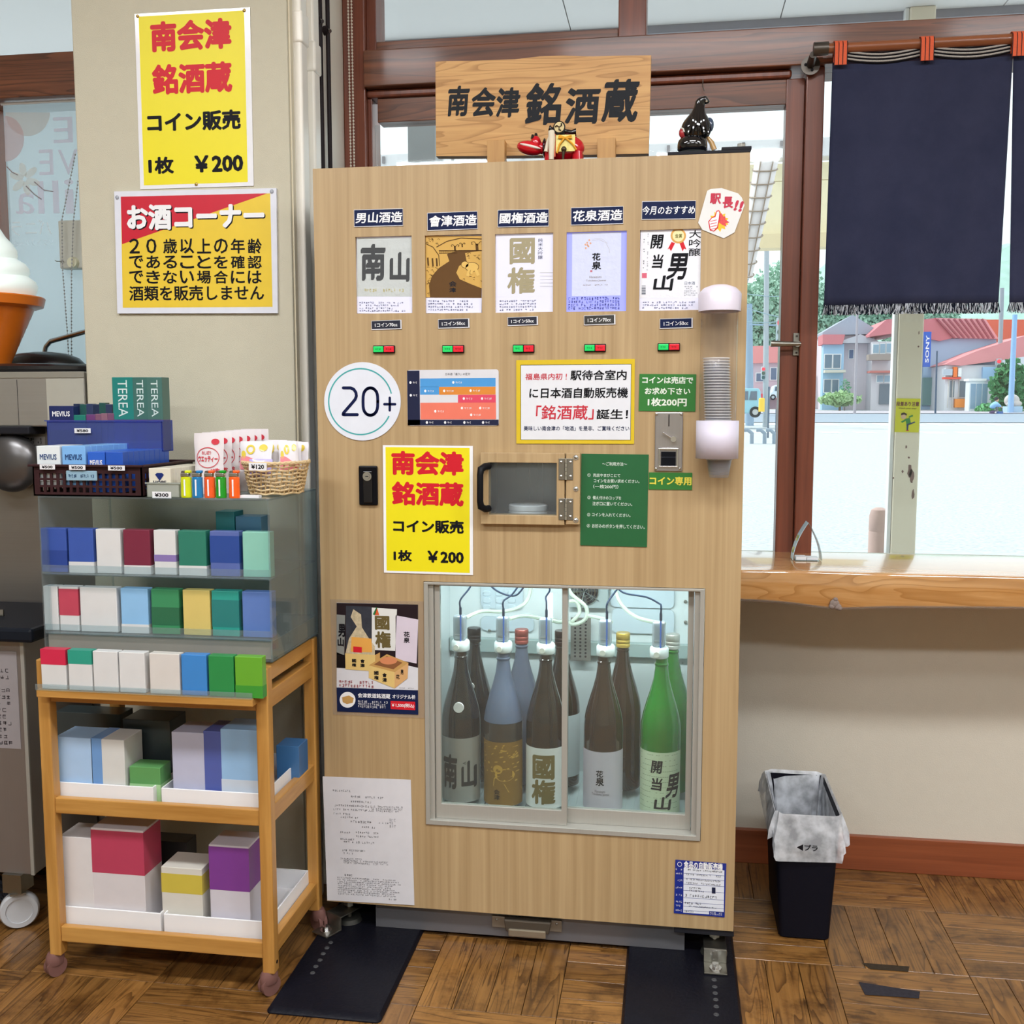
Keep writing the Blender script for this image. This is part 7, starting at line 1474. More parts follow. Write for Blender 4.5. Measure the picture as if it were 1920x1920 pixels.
# white caster
wc = at(36, 1690, Y=-.085); cs2 = MB().xf(Matrix()).lathe((0, 0, 0), [(0, -.011), (.030, -.011), (.031, -.014), (.042, -.014), (.0455, -.009), (.0455, .009), (.042, .014), (.031, .014), (.030, .011), (0, .011)], 36)
cs2.xf(Matrix.Translation((wc.x, -.085, .0456)) @ Matrix.Rotation(.55, 4, 'Z') @ Matrix.Rotation(math.pi/2, 4, 'X')).build('caster_wheel', P('#C6C8CC', .45), lcb, smooth=True)
mb = MB().box(-.018, .018, -.03, .03, .094, .098).bar((.0, -.02, .094), (.0, -.02, .045), .03, .002).bar((0, .02, .094), (0, .02, .045), .03, .002); mb.xf(Matrix.Translation((wc.x, -.085, 0)) @ Matrix.Rotation(.55, 4, 'Z')); mb.build('caster_fork', M['zinc'], lcb)
MB().bar((wc.x, -.085, .098), (wc.x, -.085, at(50, 1640, Y=YL_).z+.001), .05, .05, up=(0, 1, 0)).build('caster_plate', M['zinc'], lcb)
mb = MB(); r = random.Random(2)
br = at(8, 1660, Y=-.02)
for i in range(160):
    a_ = r.uniform(-2.6, -.4); mb.tube([(br.x-.03, -.02+r.uniform(-.02, .02), br.z+.02), (br.x-.03+.075*math.cos(a_), -.02+r.uniform(-.03, .02), br.z+.02+.06*math.sin(a_))], .0009, 3, False)
o = mb.build('bristles', P('#34363E', .6)); tag(o, 'black bristles of a brush under the steel cabinet', 'brush', kind='stuff')

# ================================================================== OUTSIDE
def gz(x, y): return -.1+1.15*max(0, (y-8)/65)**1.25
mb = MB(); 
def gf(u, v): y = .75+(v**2.2)*139; x = -40+(u*110); return Vector((x*(.25+.75*v), y, gz(x, y)))
def ASPH():
    m, t, b = bsdf('asphalt'); tcn = t.nodes.new('ShaderNodeTexCoord'); n = t.nodes.new('ShaderNodeTexNoise'); n.inputs['Scale'].default_value = 25; n.inputs['Detail'].default_value = 8
    t.links.new(tcn.outputs['Object'], n.inputs['Vector']); c = t.nodes.new('ShaderNodeValToRGB'); c.color_ramp.elements[0].position = .3; c.color_ramp.elements[1].position = .7; c.color_ramp.elements[0].color = H('#A2A6AA'); c.color_ramp.elements[1].color = H('#C6CACE')
    t.links.new(n.outputs[0], c.inputs[0]); t.links.new(c.outputs[0], b.inputs['Base Color']); b.inputs['Roughness'].default_value = .9; return m
mb.grid(gf, 30, 260); g_ = mb.build('ground', ASPH(), smooth=True); g_['kind'] = 'structure'
def gstrip(name, y0, y1, x0, x1, m_, k=.006, n=20, skew=0):
    mb = MB().grid(lambda u, v: Vector((x0+(x1-x0)*u, y0+(y1-y0)*v+skew*u, gz(0, y0+(y1-y0)*v+skew*u)+k)), n, 6); o = mb.build(name, m_); o['kind'] = 'structure'; return o
gstrip('ground_strip', 7.3, 8.0, -8, 14, P('#B8BEC2', .8, noise=.3, nscale=9), .012)
gstrip('road', 50, 66, -40, 70, P('#8E9AAA', .8, noise=.05), .03, n=30)
gstrip('sidewalk', 66.5, 73, -40, 70, P('#B4AEB8', .8), .05)
PW = P('#F4F4F4', .6); cw = thing('crosswalk', 'white painted crosswalk bars across the street', 'road marking', (5, 50, gz(0, 50)))
for i in range(30): x = -6+i*1.25; MB().grid(lambda u, v: Vector((x+.7*u, 46.6+2.6*v, gz(0, 46.6+2.6*v)+.006)), 1, 6).build('stripe', PW, cw)
cw2 = thing('crosswalk', 'second band of white bars painted nearer the car park', 'road marking', (5, 38, gz(0, 38)))
for i in range(26): x = -6+i*1.25; MB().grid(lambda u, v: Vector((x+.7*u, 38+1.4*v, gz(0, 38+1.4*v)+.006)), 1, 4).build('stripe', PW, cw2)
# canopy over the entrance: soffit boards, gutter edge, white posts
SF = P('#F0EEF0', .6, noise=.02); ZS = at(1500, 32, Y=2.45).z
cn = struct('roof_canopy', (0, 1.5, ZS))
for i in range(12):
    x = -4.2+i*.91; MB().box(x, x+.905, YW+.17, 2.45, ZS, ZS+.012).build('soffit_panel', SF, cn)
MB().box(-4.2, 6.7, YW+.17, 2.6, ZS+.02, ZS+.22).build('roof_slab', P('#C8C4C4', .7), cn)
MB().box(-4.2, 6.7, 2.45, 2.58, ZS-.035, ZS+.02).build('gutter', P('#9A98A4', .5, noise=.15, nscale=30), cn, bev=.004)
MB().box(-4.2, 6.7, 2.58, 2.64, ZS-.06, ZS+.2).build('fascia', P('#ECECEC', .6), cn)
for i in range(14): MB().tube([(-3.5+i*.74, 2.50, ZS-.036), (-3.5+i*.74, 2.50, ZS-.075)], .004, 6).build('gutter_hook', M['white'], cn)
a, b = at(1675, 900, Y=2.4), at(1721.5, 900, Y=2.4)
def peel():
    m, t, bb_ = bsdf('peeling_paint'); tcn = t.nodes.new('ShaderNodeTexCoord'); n = t.nodes.new('ShaderNodeTexNoise'); n.inputs['Scale'].default_value = 7; n.inputs['Detail'].default_value = 3
    t.links.new(tcn.outputs['Object'], n.inputs['Vector']); c = t.nodes.new('ShaderNodeValToRGB'); c.color_ramp.interpolation = 'CONSTANT'; c.color_ramp.elements[0].color = H('#E6DFCE'); c.color_ramp.elements[1].position = .70; c.color_ramp.elements[1].color = H('#8C6E68')
    t.links.new(n.outputs[0], c.inputs[0]); t.links.new(c.outputs[0], bb_.inputs['Base Color']); bb_.inputs['Roughness'].default_value = .6; return m
pc = thing('canopy_post', 'cream painted square steel post with peeling paint outside the window', 'post', ((a.x+b.x)/2, 2.45, -.1))
MB().box(a.x, b.x, 2.4, 2.4+.14, gz(0, 2), ZS).build('post', P('#FFF2DC', .6, noise=.02), pc, bev=.006)
MB().box(a.x-.018, a.x-.001, 2.41, 2.46, gz(0, 2), ZS).build('sunlit_side_strip', P('#F4F4F4', .5), pc, bev=.004)  # white strip stands in for the sunlit left face of the post
for (x_, y_, rx_, ry_) in ((1706, 884, 4.5, 13), (1709, 893, 4, 12), (1712, 927, 2.2, 10), (1692, 884, 2, 2.5), (1699, 838, 1.6, 3), (1709, 904, 2, 1.6), (1675, 896, 1.4, 2), (1722, 650, 1.4, 1.6), (1723, 624, 1, 3), (1704, 858, 2, 2)):
    c = at(x_, y_, Y=2.4); r = random.Random(x_); mb = MB().add([(c.x+(rx_*.0025)*math.cos(t)*r.uniform(.6, 1.25), 2.3992, c.z+(ry_*.0025)*math.sin(t)*r.uniform(.7, 1.2)) for t in [2*math.pi*i/11 for i in range(11)]][::1], [tuple(range(11))]); mb.build('paint_chip', P('#8C6E68', .7), pc)
s = Sheet('step_warning_sticker', 'yellow step warning sticker with a stumbling figure on the cream post', 'sticker', ((1680, 747), (1725, 747.5), (1723, 811), (1677.5, 810)), 2.4, P('#EDE820', .4), gap=.002); s.zoom = (1380, 560, .28125)
s.text('段差あり注意', (1068, 686, 1220, 718), P('#7A3A34', .5), bold=.03); s.text('Watch your step!', (1082, 726, 1202, 738), P('#4A4A20', .5), bold=.01)
s.k = 1
SKN, SHG, TRS, HR = P('#F0C8A0', .5), P('#3C9A48', .5), P('#2E4470', .5), P('#3A2418', .5)
s.poly([(1128, 800), (1158, 795), (1165, 830), (1135, 838)], SHG, 'figure_shirt', 2); s.poly([(1130, 802), (1136, 812), (1106, 828), (1098, 820)], SHG, 'figure_arm', 2); s.poly([(1150, 796), (1152, 784), (1176, 774), (1180, 784)], SHG, 'figure_arm', 2)
s.poly([(1135, 836), (1165, 828), (1190, 818), (1194, 826), (1152, 842)], TRS, 'figure_leg', 3); s.poly([(1135, 836), (1150, 838), (1146, 876), (1136, 876)], TRS, 'figure_leg', 3)
disc(s, 1116, 784, 18, 19, SKN, 3, 'figure_head'); s.poly([(1098, 778), (1102, 762), (1120, 758), (1138, 768), (1136, 780), (1120, 772)], HR, 'figure_hair', 4); s.poly([(1136, 876), (1150, 876), (1152, 882), (1130, 882)], RED, 'figure_shoe', 4)
# reddish stone bollard
a, b = at(1625, 1035, Y=2.9), at(1662, 952, Y=2.9)
bo = thing('stone_bollard', 'pinkish stone bollard outside beside the cream post', 'bollard', ((a.x+b.x)/2, 2.9, -.1)); R_ = (b.x-a.x)/2*1.1
MB().lathe(((a.x+b.x)/2+.01, 2.9, 0), [(R_, -.1), (R_, b.z-.12), (R_*.96, b.z-.115), (R_, b.z-.11), (R_*.98, b.z-.04), (R_*.8, b.z-.01), (R_*.4, b.z), (0, b.z+.002)], 28).build('body', P('#C8AAA4', .7, noise=.12, nscale=14), bo, smooth=True)
# second canopy seen through the sash (bus shelter): beam with hooks, cream fascia boards
Ysh = 8.5
def W(x, y, Y): return at(x, y, Y=Y)
sh2 = struct('shelter_roof', (0, Ysh, 3.5), 'cream and white roof edge of a shelter beyond the car park edge')
zb1, zb0 = W(1400, 262, Ysh).z, W(1400, 298, Ysh).z; xL = W(560, 300, Ysh).x; xR = W(1660, 300, Ysh).x
MB().box(xL, xR, Ysh, Ysh+.2, zb0, zb1).build('beam', P('#DCDADC', .5), sh2, bev=.01)
for i in range(16): x = xL+.2+i*.37; MB().bar((x, Ysh-.02, zb1-.03), (x, Ysh-.02, zb1-.10), .03, .02, up=(0, 1, 0)).build('hanger_bolt', P('#8A8486', .5), sh2)
z5, z6, z7 = W(1430, 344, Ysh+.3).z, W(1430, 446, Ysh+.3).z, W(1430, 472, Ysh+.3).z
MB().box(xL, xR, Ysh+.25, Ysh+.3, z5+.01, zb0).build('cream_board', P('#F2E6C4', .6), sh2); MB().box(xL, xR, Ysh+.25, Ysh+.3, z6, z5).build('cream_board', P('#F2E6C4', .6), sh2)
MB().box(xL, xR, Ysh+.05, Ysh+.25, z7, z6).build('lower_beam', P('#E4D0A8', .6), sh2)
lp = thing('netted_pole', 'white leaning pole wrapped in wire mesh outside the sash window', 'pole', (W(1398, 500, 5).x, 5, 0))
t0, t1 = W(1438, 298, 6.5), W(1396, 520, 6.5); MB().tube([t0, t1], [.095, .06], 16).build('pole', P('#E6DEDE', .6), lp, smooth=True)
mb = MB()
for i in range(9):
    c = t0+(t1-t0)*(i+.8)/9; pts = [(c.x+.1*math.cos(t)*(1-i*.035), c.y+.1*math.sin(t), c.z+.035*math.sin(t)) for t in [2*math.pi*k/16 for k in range(17)]]; mb.tube(pts, .006, 5, False)
for dx in (-.05, .05): mb.tube([t0+Vector((dx, -.09, 0)), t1+Vector((dx*.6, -.07, 0))], .005, 5)
mb.build('wire_mesh', P('#9A8878', .5), lp)
# concrete post outside, behind the signboard
a, b = W(764, 300, 3.2), W(816, 185, 3.2); o = MB().box(a.x, b.x, 3.2, 3.4, -.1, ZS+.3).build('concrete_post', P('#9C9EA0', .8, noise=.12, nscale=8), bev=.01); tag(o, 'grey concrete post outside the window behind the signboard', 'post')
# hills
mb = MB()
def hf(u, v):
    x = -60+260*u; h = 27+7*math.sin(x*.035+.8)+4*math.sin(x*.09+2)+1.5*math.sin(x*.3); h -= 10*math.exp(-((x-17)/9)**2)
    y = 150+45*v; r_ = 1.2*math.sin(x*1.3+y*.7)*math.sin(y*1.1); return Vector((x, y, 1.5+(h-4)*min(1, v*1.3)**.75+r_*v))
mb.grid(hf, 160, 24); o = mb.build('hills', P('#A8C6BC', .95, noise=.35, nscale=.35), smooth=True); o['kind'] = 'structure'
# houses: walls, roofs, windows
def wallbox(h, px0, px1, pyt, pyb, Y, d, m_, name='wall'):
    a, b = W(px0, pyb, Y), W(px1, pyt, Y); return MB().box(a.x, b.x, Y, Y+d, gz(0, Y)-.5, b.z).build(name, m_, h)
def roofpoly(h, pts, Y, d, m_, name='roof', back=.0):
    P_ = [W(x, y, Y) for x, y in pts]; return MB().prism([(p.x, p.z) for p in P_], Y-.4, Y+d).build(name, m_, h)
def wins(h, lst, Y, m_='#4E6478', fr='#E8E8EA'):
    for (x0_, y0_, x1_, y1_) in lst:
        a, b = W(x0_, y1_, Y-.06), W(x1_, y0_, Y-.06); f_ = MB().box(a.x-.06, b.x+.06, Y-.08, Y-.01, a.z-.06, b.z+.06).build('window', P(fr, .5), h); MB().box(a.x, b.x, Y-.1, Y-.08, a.z, b.z).build('pane', P(m_, .15), f_)
def house(lb): return thing('house', lb, 'house', (0, 74, 1), 'houses across the street')
RP, RR, GW, BWl, PKW2 = P('#C87880', .6, noise=.08, nscale=2), P('#D8644C', .6, noise=.08, nscale=2), P('#D8DCE4', .7), P('#A9BCD4', .7), P('#D8C6CC', .7)
Yh1 = 78
h1 = house('pale house with a grey gable and a pink lower roof, left of the cream post'); wallbox(h1, 1541, 1640, 628, 760, Yh1, 8, P('#D6CCD4', .7))
roofpoly(h1, [(1541, 624), (1597, 591), (1647, 622), (1647, 627), (1541, 629)], Yh1, 8, P('#9FA8B8', .6)); roofpoly(h1, [(1541, 628), (1583, 628), (1578, 646), (1541, 646)], Yh1-1, 2, RP); wallbox(h1, 1541, 1583, 645, 760, Yh1-.9, 1, P('#9CC0DC', .7), 'shop_front')
MB().prism([(W(1575, 640, Yh1-.5).x, W(1575, 640, Yh1-.5).z), (W(1610, 628, Yh1-.5).x, W(1610, 628, Yh1-.5).z), (W(1643, 640, Yh1-.5).x, W(1643, 640, Yh1-.5).z), (W(1643, 644, Yh1-.5).x, W(1643, 644, Yh1-.5).z), (W(1575, 644, Yh1-.5).x, W(1575, 644, Yh1-.5).z)], Yh1-1.2, Yh1).build('porch_roof', P('#B8BAC4', .6), h1)
wins(h1, [(1592, 656, 1600, 672)], Yh1, '#3A5C8C'); wins(h1, [(1546, 665, 1560, 690), (1562, 665, 1576, 690), (1545, 712, 1558, 735), (1560, 712, 1572, 735)], Yh1-.9, '#5C7488')
MB().box(W(1545, 697, Yh1-1.3).x, W(1584, 697, Yh1-1.3).x, Yh1-1.8, Yh1-.9, W(1560, 699, Yh1-1.3).z, W(1560, 694, Yh1-1.3).z).build('awning', P('#C8C4B8', .6), h1)
h2 = house('old timber house with a long balcony and red roof beside the cream post'); wallbox(h2, 1632, 1676, 640, 760, Yh1-2, 8, P('#CFCBD2', .7)); roofpoly(h2, [(1628, 628), (1660, 600), (1700, 596), (1700, 622), (1628, 632)], Yh1-2, 8, RP)
wins(h2, [(1637, 646, 1648, 662), (1650, 645, 1660, 662), (1662, 644, 1672, 661), (1644, 704, 1656, 716), (1658, 704, 1670, 716)], Yh1-2, '#8AA4B8'); a, b = W(1629, 675, Yh1-3), W(1674, 664, Yh1-3); MB().box(a.x, b.x, Yh1-3, Yh1-2, a.z, b.z).build('balcony', P('#9A8E88', .7), h2)
a, b = W(1630, 699, Yh1-3), W(1674, 695, Yh1-3); MB().box(a.x, b.x, Yh1-3.2, Yh1-2, a.z, b.z).build('lower_eave', P('#B86E68', .7), h2); a, b = W(1648, 758, Yh1-2.1), W(1674, 720, Yh1-2.1); MB().box(a.x, b.x, Yh1-2.15, Yh1-2, a.z, b.z).build('sliding_entrance', P('#6E7884', .5), h2)
h3 = house('light blue building with a ribbed pink metal roof and a blue sign board'); wallbox(h3, 1728, 1868, 634, 760, Yh1, 8, P('#A8C2DC', .7)); rf = roofpoly(h3, [(1752, 597), (1845, 599), (1869, 636), (1786, 634)], Yh1, 4, P('#E0A0A6', .6)); roofpoly(h3, [(1728, 600), (1752, 597), (1786, 634), (1760, 640), (1728, 634)], Yh1+.1, 4, RP)
for i in range(9):
    a, b = W(1757+i*10.5, 598, Yh1-.45), W(1790+i*9.2, 634, Yh1-.45); MB().bar(a, b, .12, .12, up=(0, 1, 0)).build('roof_rib', P('#9C5560', .6), h3)
a, b = W(1730, 688, Yh1-1.5), W(1746, 622, Yh1-1.5); sg_ = MB().box(a.x, b.x, Yh1-1.6, Yh1-1.3, a.z, b.z).build('sign_board', P('#2C5CC0', .4), h3)
fnS = lambda x, z: (a.x+(b.x-a.x)*.28+z, Yh1-1.62, a.z+(b.z-a.z)*.1+x)
LS = (b.z-a.z)*.78; text(MB(), 'SONY', (0, 0, LS, (b.x-a.x)*.5), fn=lambda x, z: (b.x-(b.x-a.x)*.25-z, Yh1-1.62, a.z+(b.z-a.z)*.12+x), bold=.02).build('lettering', WH, sg_)
a, b = W(1728, 760, Yh1-.1), W(1757, 708, Yh1-.1); MB().box(a.x, b.x, Yh1-.3, Yh1, a.z, b.z).build('shop_window', P('#6A8C8C', .3), h3)
h4 = house('white shop with a sloping pink roof, orange sign panels and a phone booth'); wallbox(h4, 1770, 1925, 684, 765, Yh1-4, 5, P('#E2E4EA', .7)); roofpoly(h4, [(1768, 684), (1830, 658), (1925, 628), (1925, 668), (1860, 678), (1800, 686)], Yh1-4, 5, P('#D88C90', .6, noise=.1, nscale=1))
for (x0_, y0_, x1_, y1_, h_) in ((1768, 692, 1786, 704, '#B8C0CC'), (1787, 688, 1795, 708, '#F07830'), (1796, 690, 1803, 706, '#E8E8E8'), (1768, 707, 1802, 711, '#E05040'), (1790, 748, 1812, 764, '#F09038'), (1842, 688, 1868, 712, '#9CC0E4')):
    a, b = W(x0_, y1_, Yh1-4.3), W(x1_, y0_, Yh1-4.3); MB().box(a.x, b.x, Yh1-4.35, Yh1-4.02, a.z, b.z).build('sign_panel', P(h_, .5), h4)
for x_ in (1776, 1784, 1796): a, b = W(x_, 765, Yh1-4.2), W(x_+3, 711, Yh1-4.2); MB().box(a.x, b.x, Yh1-4.3, Yh1-4.1, a.z, b.z).build('pillar', P('#C8C4C0', .6), h4)
wins(h4, [(1780, 714, 1790, 745), (1798, 714, 1812, 745)], Yh1-4, '#7C8894')
pb = thing('phone_booth', 'glazed white phone booth in front of the white shop', 'booth', (W(1832, 770, 72).x, 72, 1)); a, b = W(1816, 772, 72), W(1846, 714, 72); MB().box(a.x, b.x, 72, 73, a.z, b.z).build('booth_body', P('#DCE4EA', .4), pb); MB().box(a.x-.1, b.x+.1, 71.9, 73.1, b.z, b.z+.15).build('booth_roof', P('#F0F0F0', .4), pb)
for k_ in range(3): MB().box(a.x+.08+k_*.38, a.x+.40+k_*.38, 71.96, 72, a.z+.2, b.z-.2).build('pane', P('#88A4BC', .15), pb)
h5 = house('house with a bright red-orange roof behind the others at the photo edge'); wallbox(h5, 1848, 1935, 640, 760, Yh1+6, 8, GW); roofpoly(h5, [(1845, 600), (1935, 600), (1935, 644), (1868, 640)], Yh1+6, 8, RR)
h6 = house('pink-roofed buildings beyond the signals, seen through the sash'); wallbox(h6, 1380, 1480, 655, 760, Yh1+4, 8, P('#C8B8C4', .7)); roofpoly(h6, [(1380, 650), (1480, 648), (1480, 680), (1380, 682)], Yh1+4, 8, P('#E09090', .6)); wins(h6, [(1398, 690, 1410, 705), (1420, 660, 1438, 672), (1445, 690, 1456, 712), (1418, 700, 1432, 715)], Yh1+4, '#5C6E8C')
a, b = W(1405, 745, Yh1+3), W(1470, 738, Yh1+3); MB().box(a.x, b.x, Yh1+2.6, Yh1+4, a.z-.1, b.z).build('awning', P('#D84858', .5), h6)
# shrubs and trees
def blob(name, lb, px, py, Y, rx, rz, h_, n, seed, cat='shrub'):
    c = W(px, py, Y); o = thing(name, lb, cat, (c.x, Y, gz(0, Y))); r = random.Random(seed); mb = MB()
    for i in range(n):
        a_, b_ = r.uniform(0, 6.28), r.uniform(-1, 1); q = Vector((c.x+rx*math.cos(a_)*math.sqrt(1-b_*b_)*r.uniform(.5, 1), Y+rx*.5*math.sin(a_)*math.sqrt(1-b_*b_), c.z+rz*b_*r.uniform(.5, 1))); s_ = (rx*r.uniform(.1, .2) if n < 1000 else rx*r.uniform(.025, .055))
        d1, d2 = Vector((r.uniform(-1, 1), r.uniform(-1, 1), r.uniform(-1, 1))).normalized()*s_, Vector((r.uniform(-1, 1), r.uniform(-1, 1), r.uniform(-1, 1))).normalized()*s_; mb.add([q-d1, q+d2, q+d1, q-d2], [(0, 1, 2, 3)])
    f_ = mb.build('foliage', P(h_, .8, noise=.3, nscale=2), o); f_['kind'] = 'stuff'; MB().tube([(c.x, Y, gz(0, Y)-.2), (c.x, Y, c.z)], .06*rx, 6).build('stem', P('#7A6A58', .8), o); return o
blob('shrub', 'low clipped shrub in front of the pale gabled house', 1575, 748, 75, 1.5, .45, '#A8C898', 500, 1); blob('shrub', 'small upright shrub in front of the pale gabled house', 1585, 730, 75.5, .4, .8, '#5CA078', 200, 2); blob('tree', 'dark green climbing tree beside the white shop at the photo edge', 1896, 728, 71, 1.4, 2.0, '#4E8A5A', 900, 3, 'tree'); blob('shrub', 'round green shrub by the phone booth', 1848, 768, 71, .7, .45, '#6CB478', 250, 4)
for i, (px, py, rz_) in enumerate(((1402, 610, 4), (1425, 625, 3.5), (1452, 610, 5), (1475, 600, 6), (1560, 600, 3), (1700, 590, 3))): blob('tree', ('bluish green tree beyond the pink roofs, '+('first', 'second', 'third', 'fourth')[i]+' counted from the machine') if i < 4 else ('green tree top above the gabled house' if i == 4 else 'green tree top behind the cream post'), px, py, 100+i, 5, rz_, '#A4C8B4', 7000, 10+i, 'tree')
# poles, wires, signals
def pole(lb, x0_, y0_, x1_, y1_, Y, r_, h_='#A4ACB4', cat='pole'):
    a, b = W(x0_, y0_, Y), W(x1_, y1_, Y); o = MB().tube([(b.x, Y, gz(0, Y)-.2), (b.x, Y, b.z), (a.x, Y, a.z)] if abs(a.x-b.x) > .5 and False else [(b.x, Y, gz(0, Y)-.2), (a.x, Y, a.z)], [r_, r_*.8], 10).build('utility_pole', P(h_, .6), smooth=True); return tag(o, lb, cat)
pole('tall grey utility pole seen through the sash, left of the signal lamps', 1438, 400, 1436, 775, 44, .13); pole('blue-grey pole close to the machine edge in the sash window', 1404, 570, 1406, 780, 46, .2, '#8CA4BC'); pole('slim dark pole at the post edge in the sash window', 1472, 590, 1470, 730, 60, .07, '#7890A8'); pole('slender grey lamp pole in front of the pale gabled house', 1608, 575, 1603, 756, 66, .09, '#A8A0A8'); pole('thick grey utility pole below the second curtain gap', 1879, 540, 1875, 690, 74, .17, '#9CA0A8'); pole('pale blue pole next to the stone monument', 1903, 590, 1896, 745, 68, .18, '#90B4DC'); pole('dark slim pole in front of the blue building', 1757, 658, 1754, 770, 66, .06, '#4A5A70')
stn = MB().tube([W(1438, 410, 44), W(1424, 455, 44), W(1396, 545, 44)], .035, 6).build('guy_wire', P('#7E96A4', .5)); tag(stn, 'diagonal guy wire beside the tall pole in the sash window', 'wire')
def signal(lb, px, py, Y, s_, ax, pxp):
    c = W(px, py, Y); o = thing('traffic_signal', lb, 'traffic signal', (c.x, Y, c.z), 'traffic signals')
    MB().box(c.x-.2*s_, c.x+.2*s_, Y-.1, Y+.1, c.z-.62*s_, c.z+.62*s_).build('housing', P('#B4C0C8', .5), o, bev=.03)
    for k_, (dz, h_, e_) in enumerate(((.4, '#E83848', .8), (0, '#5A6A60', 0), (-.4, '#4A6468', 0))): MB().cyl((c.x, Y-.14, c.z+dz*s_), (c.x, Y-.1, c.z+dz*s_), .16*s_, n=16).build(('red_lamp', 'yellow_lamp', 'green_lamp')[k_], P(h_, .4, emit=e_), o)
    q = W(pxp, py, Y); MB().tube([(c.x, Y, c.z+.3*s_), (q.x, Y, c.z+.35*s_)], .04, 6).build('signal_arm', P('#90A8C0', .5), o)
signal('upright signal with its red lamp lit, seen through the sash', 1464, 623, 44, 1.0, 0, 1406); signal('signal with its red lamp lit beside the second utility pole', 1872, 687, 73.6, .85, 0, 1876); signal('small signal low behind the tall pole in the sash window', 1431, 700, 44, .45, 0, 1438)
for i, (y0_, y1_) in enumerate(((549, 556), (572, 600), (603, 601))): 
    o = MB().tube([W(1380, y0_, 43.9), W(1438, (y0_+y1_)/2+3, 43.9), W(1485, y1_, 43.9)], .02, 5).build('overhead_wire', P('#90A8B4', .6)); tag(o, ('overhead wire highest of the three in the sash window', 'overhead wire sloping down between the other two', 'overhead wire lowest of the three in the sash window')[i], 'wire')
# vehicles
def vehicle(name, lb, px0, px1, pyt, pyb, Y, h_, rot=False):
    a, b = W(px0, pyb, Y), W(px1, pyt, Y); L, Hh = b.x-a.x, b.z-a.z; z0_ = a.z; o = thing(name, lb, 'car', ((a.x+b.x)/2, Y+.8, z0_))
    pr = [(0, .22), (.02, .5), (.12, .56), (.26, .95), (.34, 1), (.9, 1), (.97, .9), (1, .5), (1, .2), (.9, .15), (.1, .15)]
    MB().prism([(a.x+L*u, z0_+Hh*v) for u, v in pr], Y, Y+1.6).build('body', P(h_, .3, coat=.5), o, bev=.04)
    for (u0, u1) in ((.30, .55), (.58, .85)): MB().prism([(a.x+L*u0, z0_+Hh*.60), (a.x+L*u1, z0_+Hh*.60), (a.x+L*u1, z0_+Hh*.9), (a.x+L*(u0+.05), z0_+Hh*.9)], Y-.02, Y).build('side_window', P('#4A5C70', .1, coat=1), o)
    for u in (.2, .8): w_ = MB().cyl((a.x+L*u, Y-.03, z0_+Hh*.19), (a.x+L*u, Y+.15, z0_+Hh*.19), Hh*.19, n=20).build('wheel', P('#30343A', .7), o, smooth=True); MB().cyl((a.x+L*u, Y-.05, z0_+Hh*.19), (a.x+L*u, Y-.03, z0_+Hh*.19), Hh*.1, n=14).build('hubcap', P('#B8BCC0', .3, metal=.6), w_)
    return o
vehicle('van', 'white van waiting beyond the signals, seen through the sash', 1444, 1471, 722, 750, 62, '#DCE6EE'); vehicle('small_truck', 'teal blue small vehicle partly hidden by the machine edge', 1372, 1428, 728, 783, 42, '#8CC0D0')
o = MB().lathe((W(1428, 765, 40).x, 40, 0), [(.12, W(1428, 772, 40).z), (.12, W(1428, 748, 40).z), (.08, W(1428, 746, 40).z)], 14).build('yellow_bollard', P('#E8C040', .5), smooth=True); tag(o, 'yellow guard sleeve on the foot of the tall pole', 'bollard')
for i, px in enumerate((1407, 1431, 1449)):
    a = W(px-6, 782, 30); b = W(px+3, 803, 30); g0 = gz(0, 30); o = MB().tube([(b.x, 30, g0), (b.x, 30, g0+.32), (b.x-.12, 30, g0+.42), (a.x-.1, 30, g0+.42)], .06, 8).build('parking_rail', P('#8898A8', .5), smooth=True); tag(o, 'bent grey rail at the car park edge, '+('nearest the machine', 'middle one of three', 'nearest the brown post')[i], 'rail')
for i, (px, yt) in enumerate(((1442, 725), (1456, 767))):
    a = W(px, yt, 34); o = MB().tube([(a.x, 34, gz(0, 34)), (a.x, 34, a.z)], .035, 6).build('marker_post', P('#5A6A7C', .5)); tag(o, ('taller slim marker post before the white van', 'shorter slim marker post beside the bent rails')[i], 'post')
# stone monument with cart and pedestrian
mo = thing('stone_monument', 'rounded stone monument on a pale blue base at the kerb', 'monument', (W(1900, 780, 68).x, 68, 1)); a, b = W(1888, 783, 68), W(1918, 762, 68); MB().box(a.x, b.x, 68, 69, a.z-.2, b.z).build('plinth', P('#A8C4DC', .6), mo, bev=.03); c = W(1902, 751, 68); MB().ball((c.x, 68.5, c.z), .48, .3, .42, 14, 10).ball((c.x+.1, 68.4, c.z-.2), .5, .3, .25, 12, 8).build('stone', P('#C8C0BC', .7, noise=.1, nscale=3), mo, smooth=True)
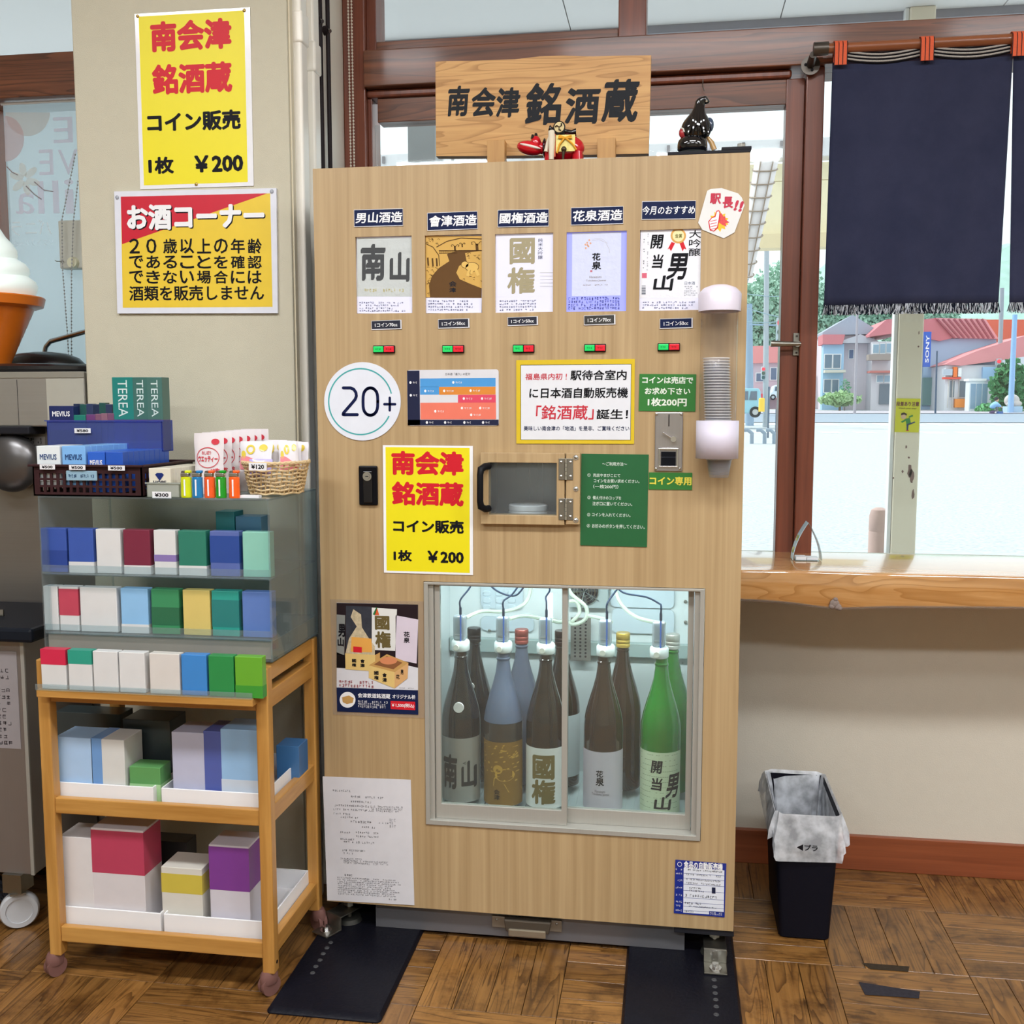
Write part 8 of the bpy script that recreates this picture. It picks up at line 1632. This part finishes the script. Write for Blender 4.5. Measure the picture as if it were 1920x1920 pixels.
# person pushing a stroller cart
Yp = 66
def pj(x, y, dy=0): q = W(1380+x*.28125, 560+y*.28125, Yp); return (q.x, Yp+dy, q.z)
pe = thing('person', 'person in a light blue top leaning forward and walking behind a small cart', 'person', (pj(1715, 795)[0], Yp, pj(1715, 795)[2]))
def skin(name, vs_, es, rs, m_, parent):
    off = ORG[parent.name]; me = bpy.data.meshes.new(name); me.from_pydata([(x-off.x, y-off.y, z-off.z) for x, y, z in vs_], es, []); o = bpy.data.objects.new(name, me); C.objects.link(o); o.parent = parent; me.materials.append(m_)
    o.modifiers.new('sk', 'SKIN'); sv = me.skin_vertices[0].data
    for i, r_ in enumerate(rs): sv[i].radius = (r_, r_)
    sv[0].use_root = True; md = o.modifiers.new('ss', 'SUBSURF'); md.levels = md.render_levels = 2; return o
skin('trousers', [pj(1706, 738), pj(1700, 765, -.1), pj(1694, 790, -.1), pj(1716, 764, .1), pj(1704, 788, .1)], [(0, 1), (1, 2), (0, 3), (3, 4)], [.17, .11, .07, .11, .07], P('#5A4A6A', .8), pe)
skin('top', [pj(1706, 735), pj(1712, 715), pj(1724, 697), pj(1735, 688), pj(1742, 706, -.2), pj(1762, 722, -.2), pj(1740, 708, .2), pj(1760, 720, .2)], [(0, 1), (1, 2), (2, 3), (2, 4), (4, 5), (2, 6), (6, 7)], [.18, .2, .2, .08, .09, .06, .09, .06], P('#8CB8E0', .7), pe)
c = pj(1738, 674); MB().ball(c, .12, .13, .15, 14, 10).ball((c[0]+.11, c[1], c[2]-.03), .03, .03, .03, 8, 6).build('head', P('#D8A888', .6), pe, smooth=True); MB().ball((c[0]-.02, c[1], c[2]+.04), .13, .14, .14, 14, 10).build('hair', P('#3A343C', .7), pe, smooth=True)
for dy in (-.2, .2): q = pj(1765, 724, dy); MB().ball(q, .04, .035, .05, 8, 6).build('hand', P('#D8A888', .6), pe, smooth=True)
for (x_, y_, dy) in ((1696, 795, -.1), (1706, 793, .1)): q = pj(x_, y_, dy); MB().ball((q[0]+.05, q[1], q[2]), .12, .05, .05, 10, 6).build('shoe', P('#3A3A44', .7), pe, smooth=True)
ca2 = thing('hand_cart', 'small dark blue folding cart pushed by the walking person', 'cart', (pj(1785, 790)[0], Yp, pj(1785, 790)[2])); q0, q1, q2 = pj(1766, 724), pj(1782, 785), pj(1802, 785)
MB().tube([q0, pj(1772, 730), q1], .025, 8).build('push_handle', P('#4A5468', .5), ca2); MB().box(pj(1775, 0)[0], pj(1812, 0)[0], Yp-.2, Yp+.2, pj(0, 782)[2], pj(0, 752)[2]).build('cargo_bag', P('#4468A8', .7), ca2, bev=.05)
for x_ in (1780, 1808):
    for dy in (-.2, .2): q = pj(x_, 788, dy); MB().cyl((q[0], q[1]-.02, q[2]), (q[0], q[1]+.02, q[2]), .08, n=12).build('wheel', P('#2A2E38', .7), ca2)
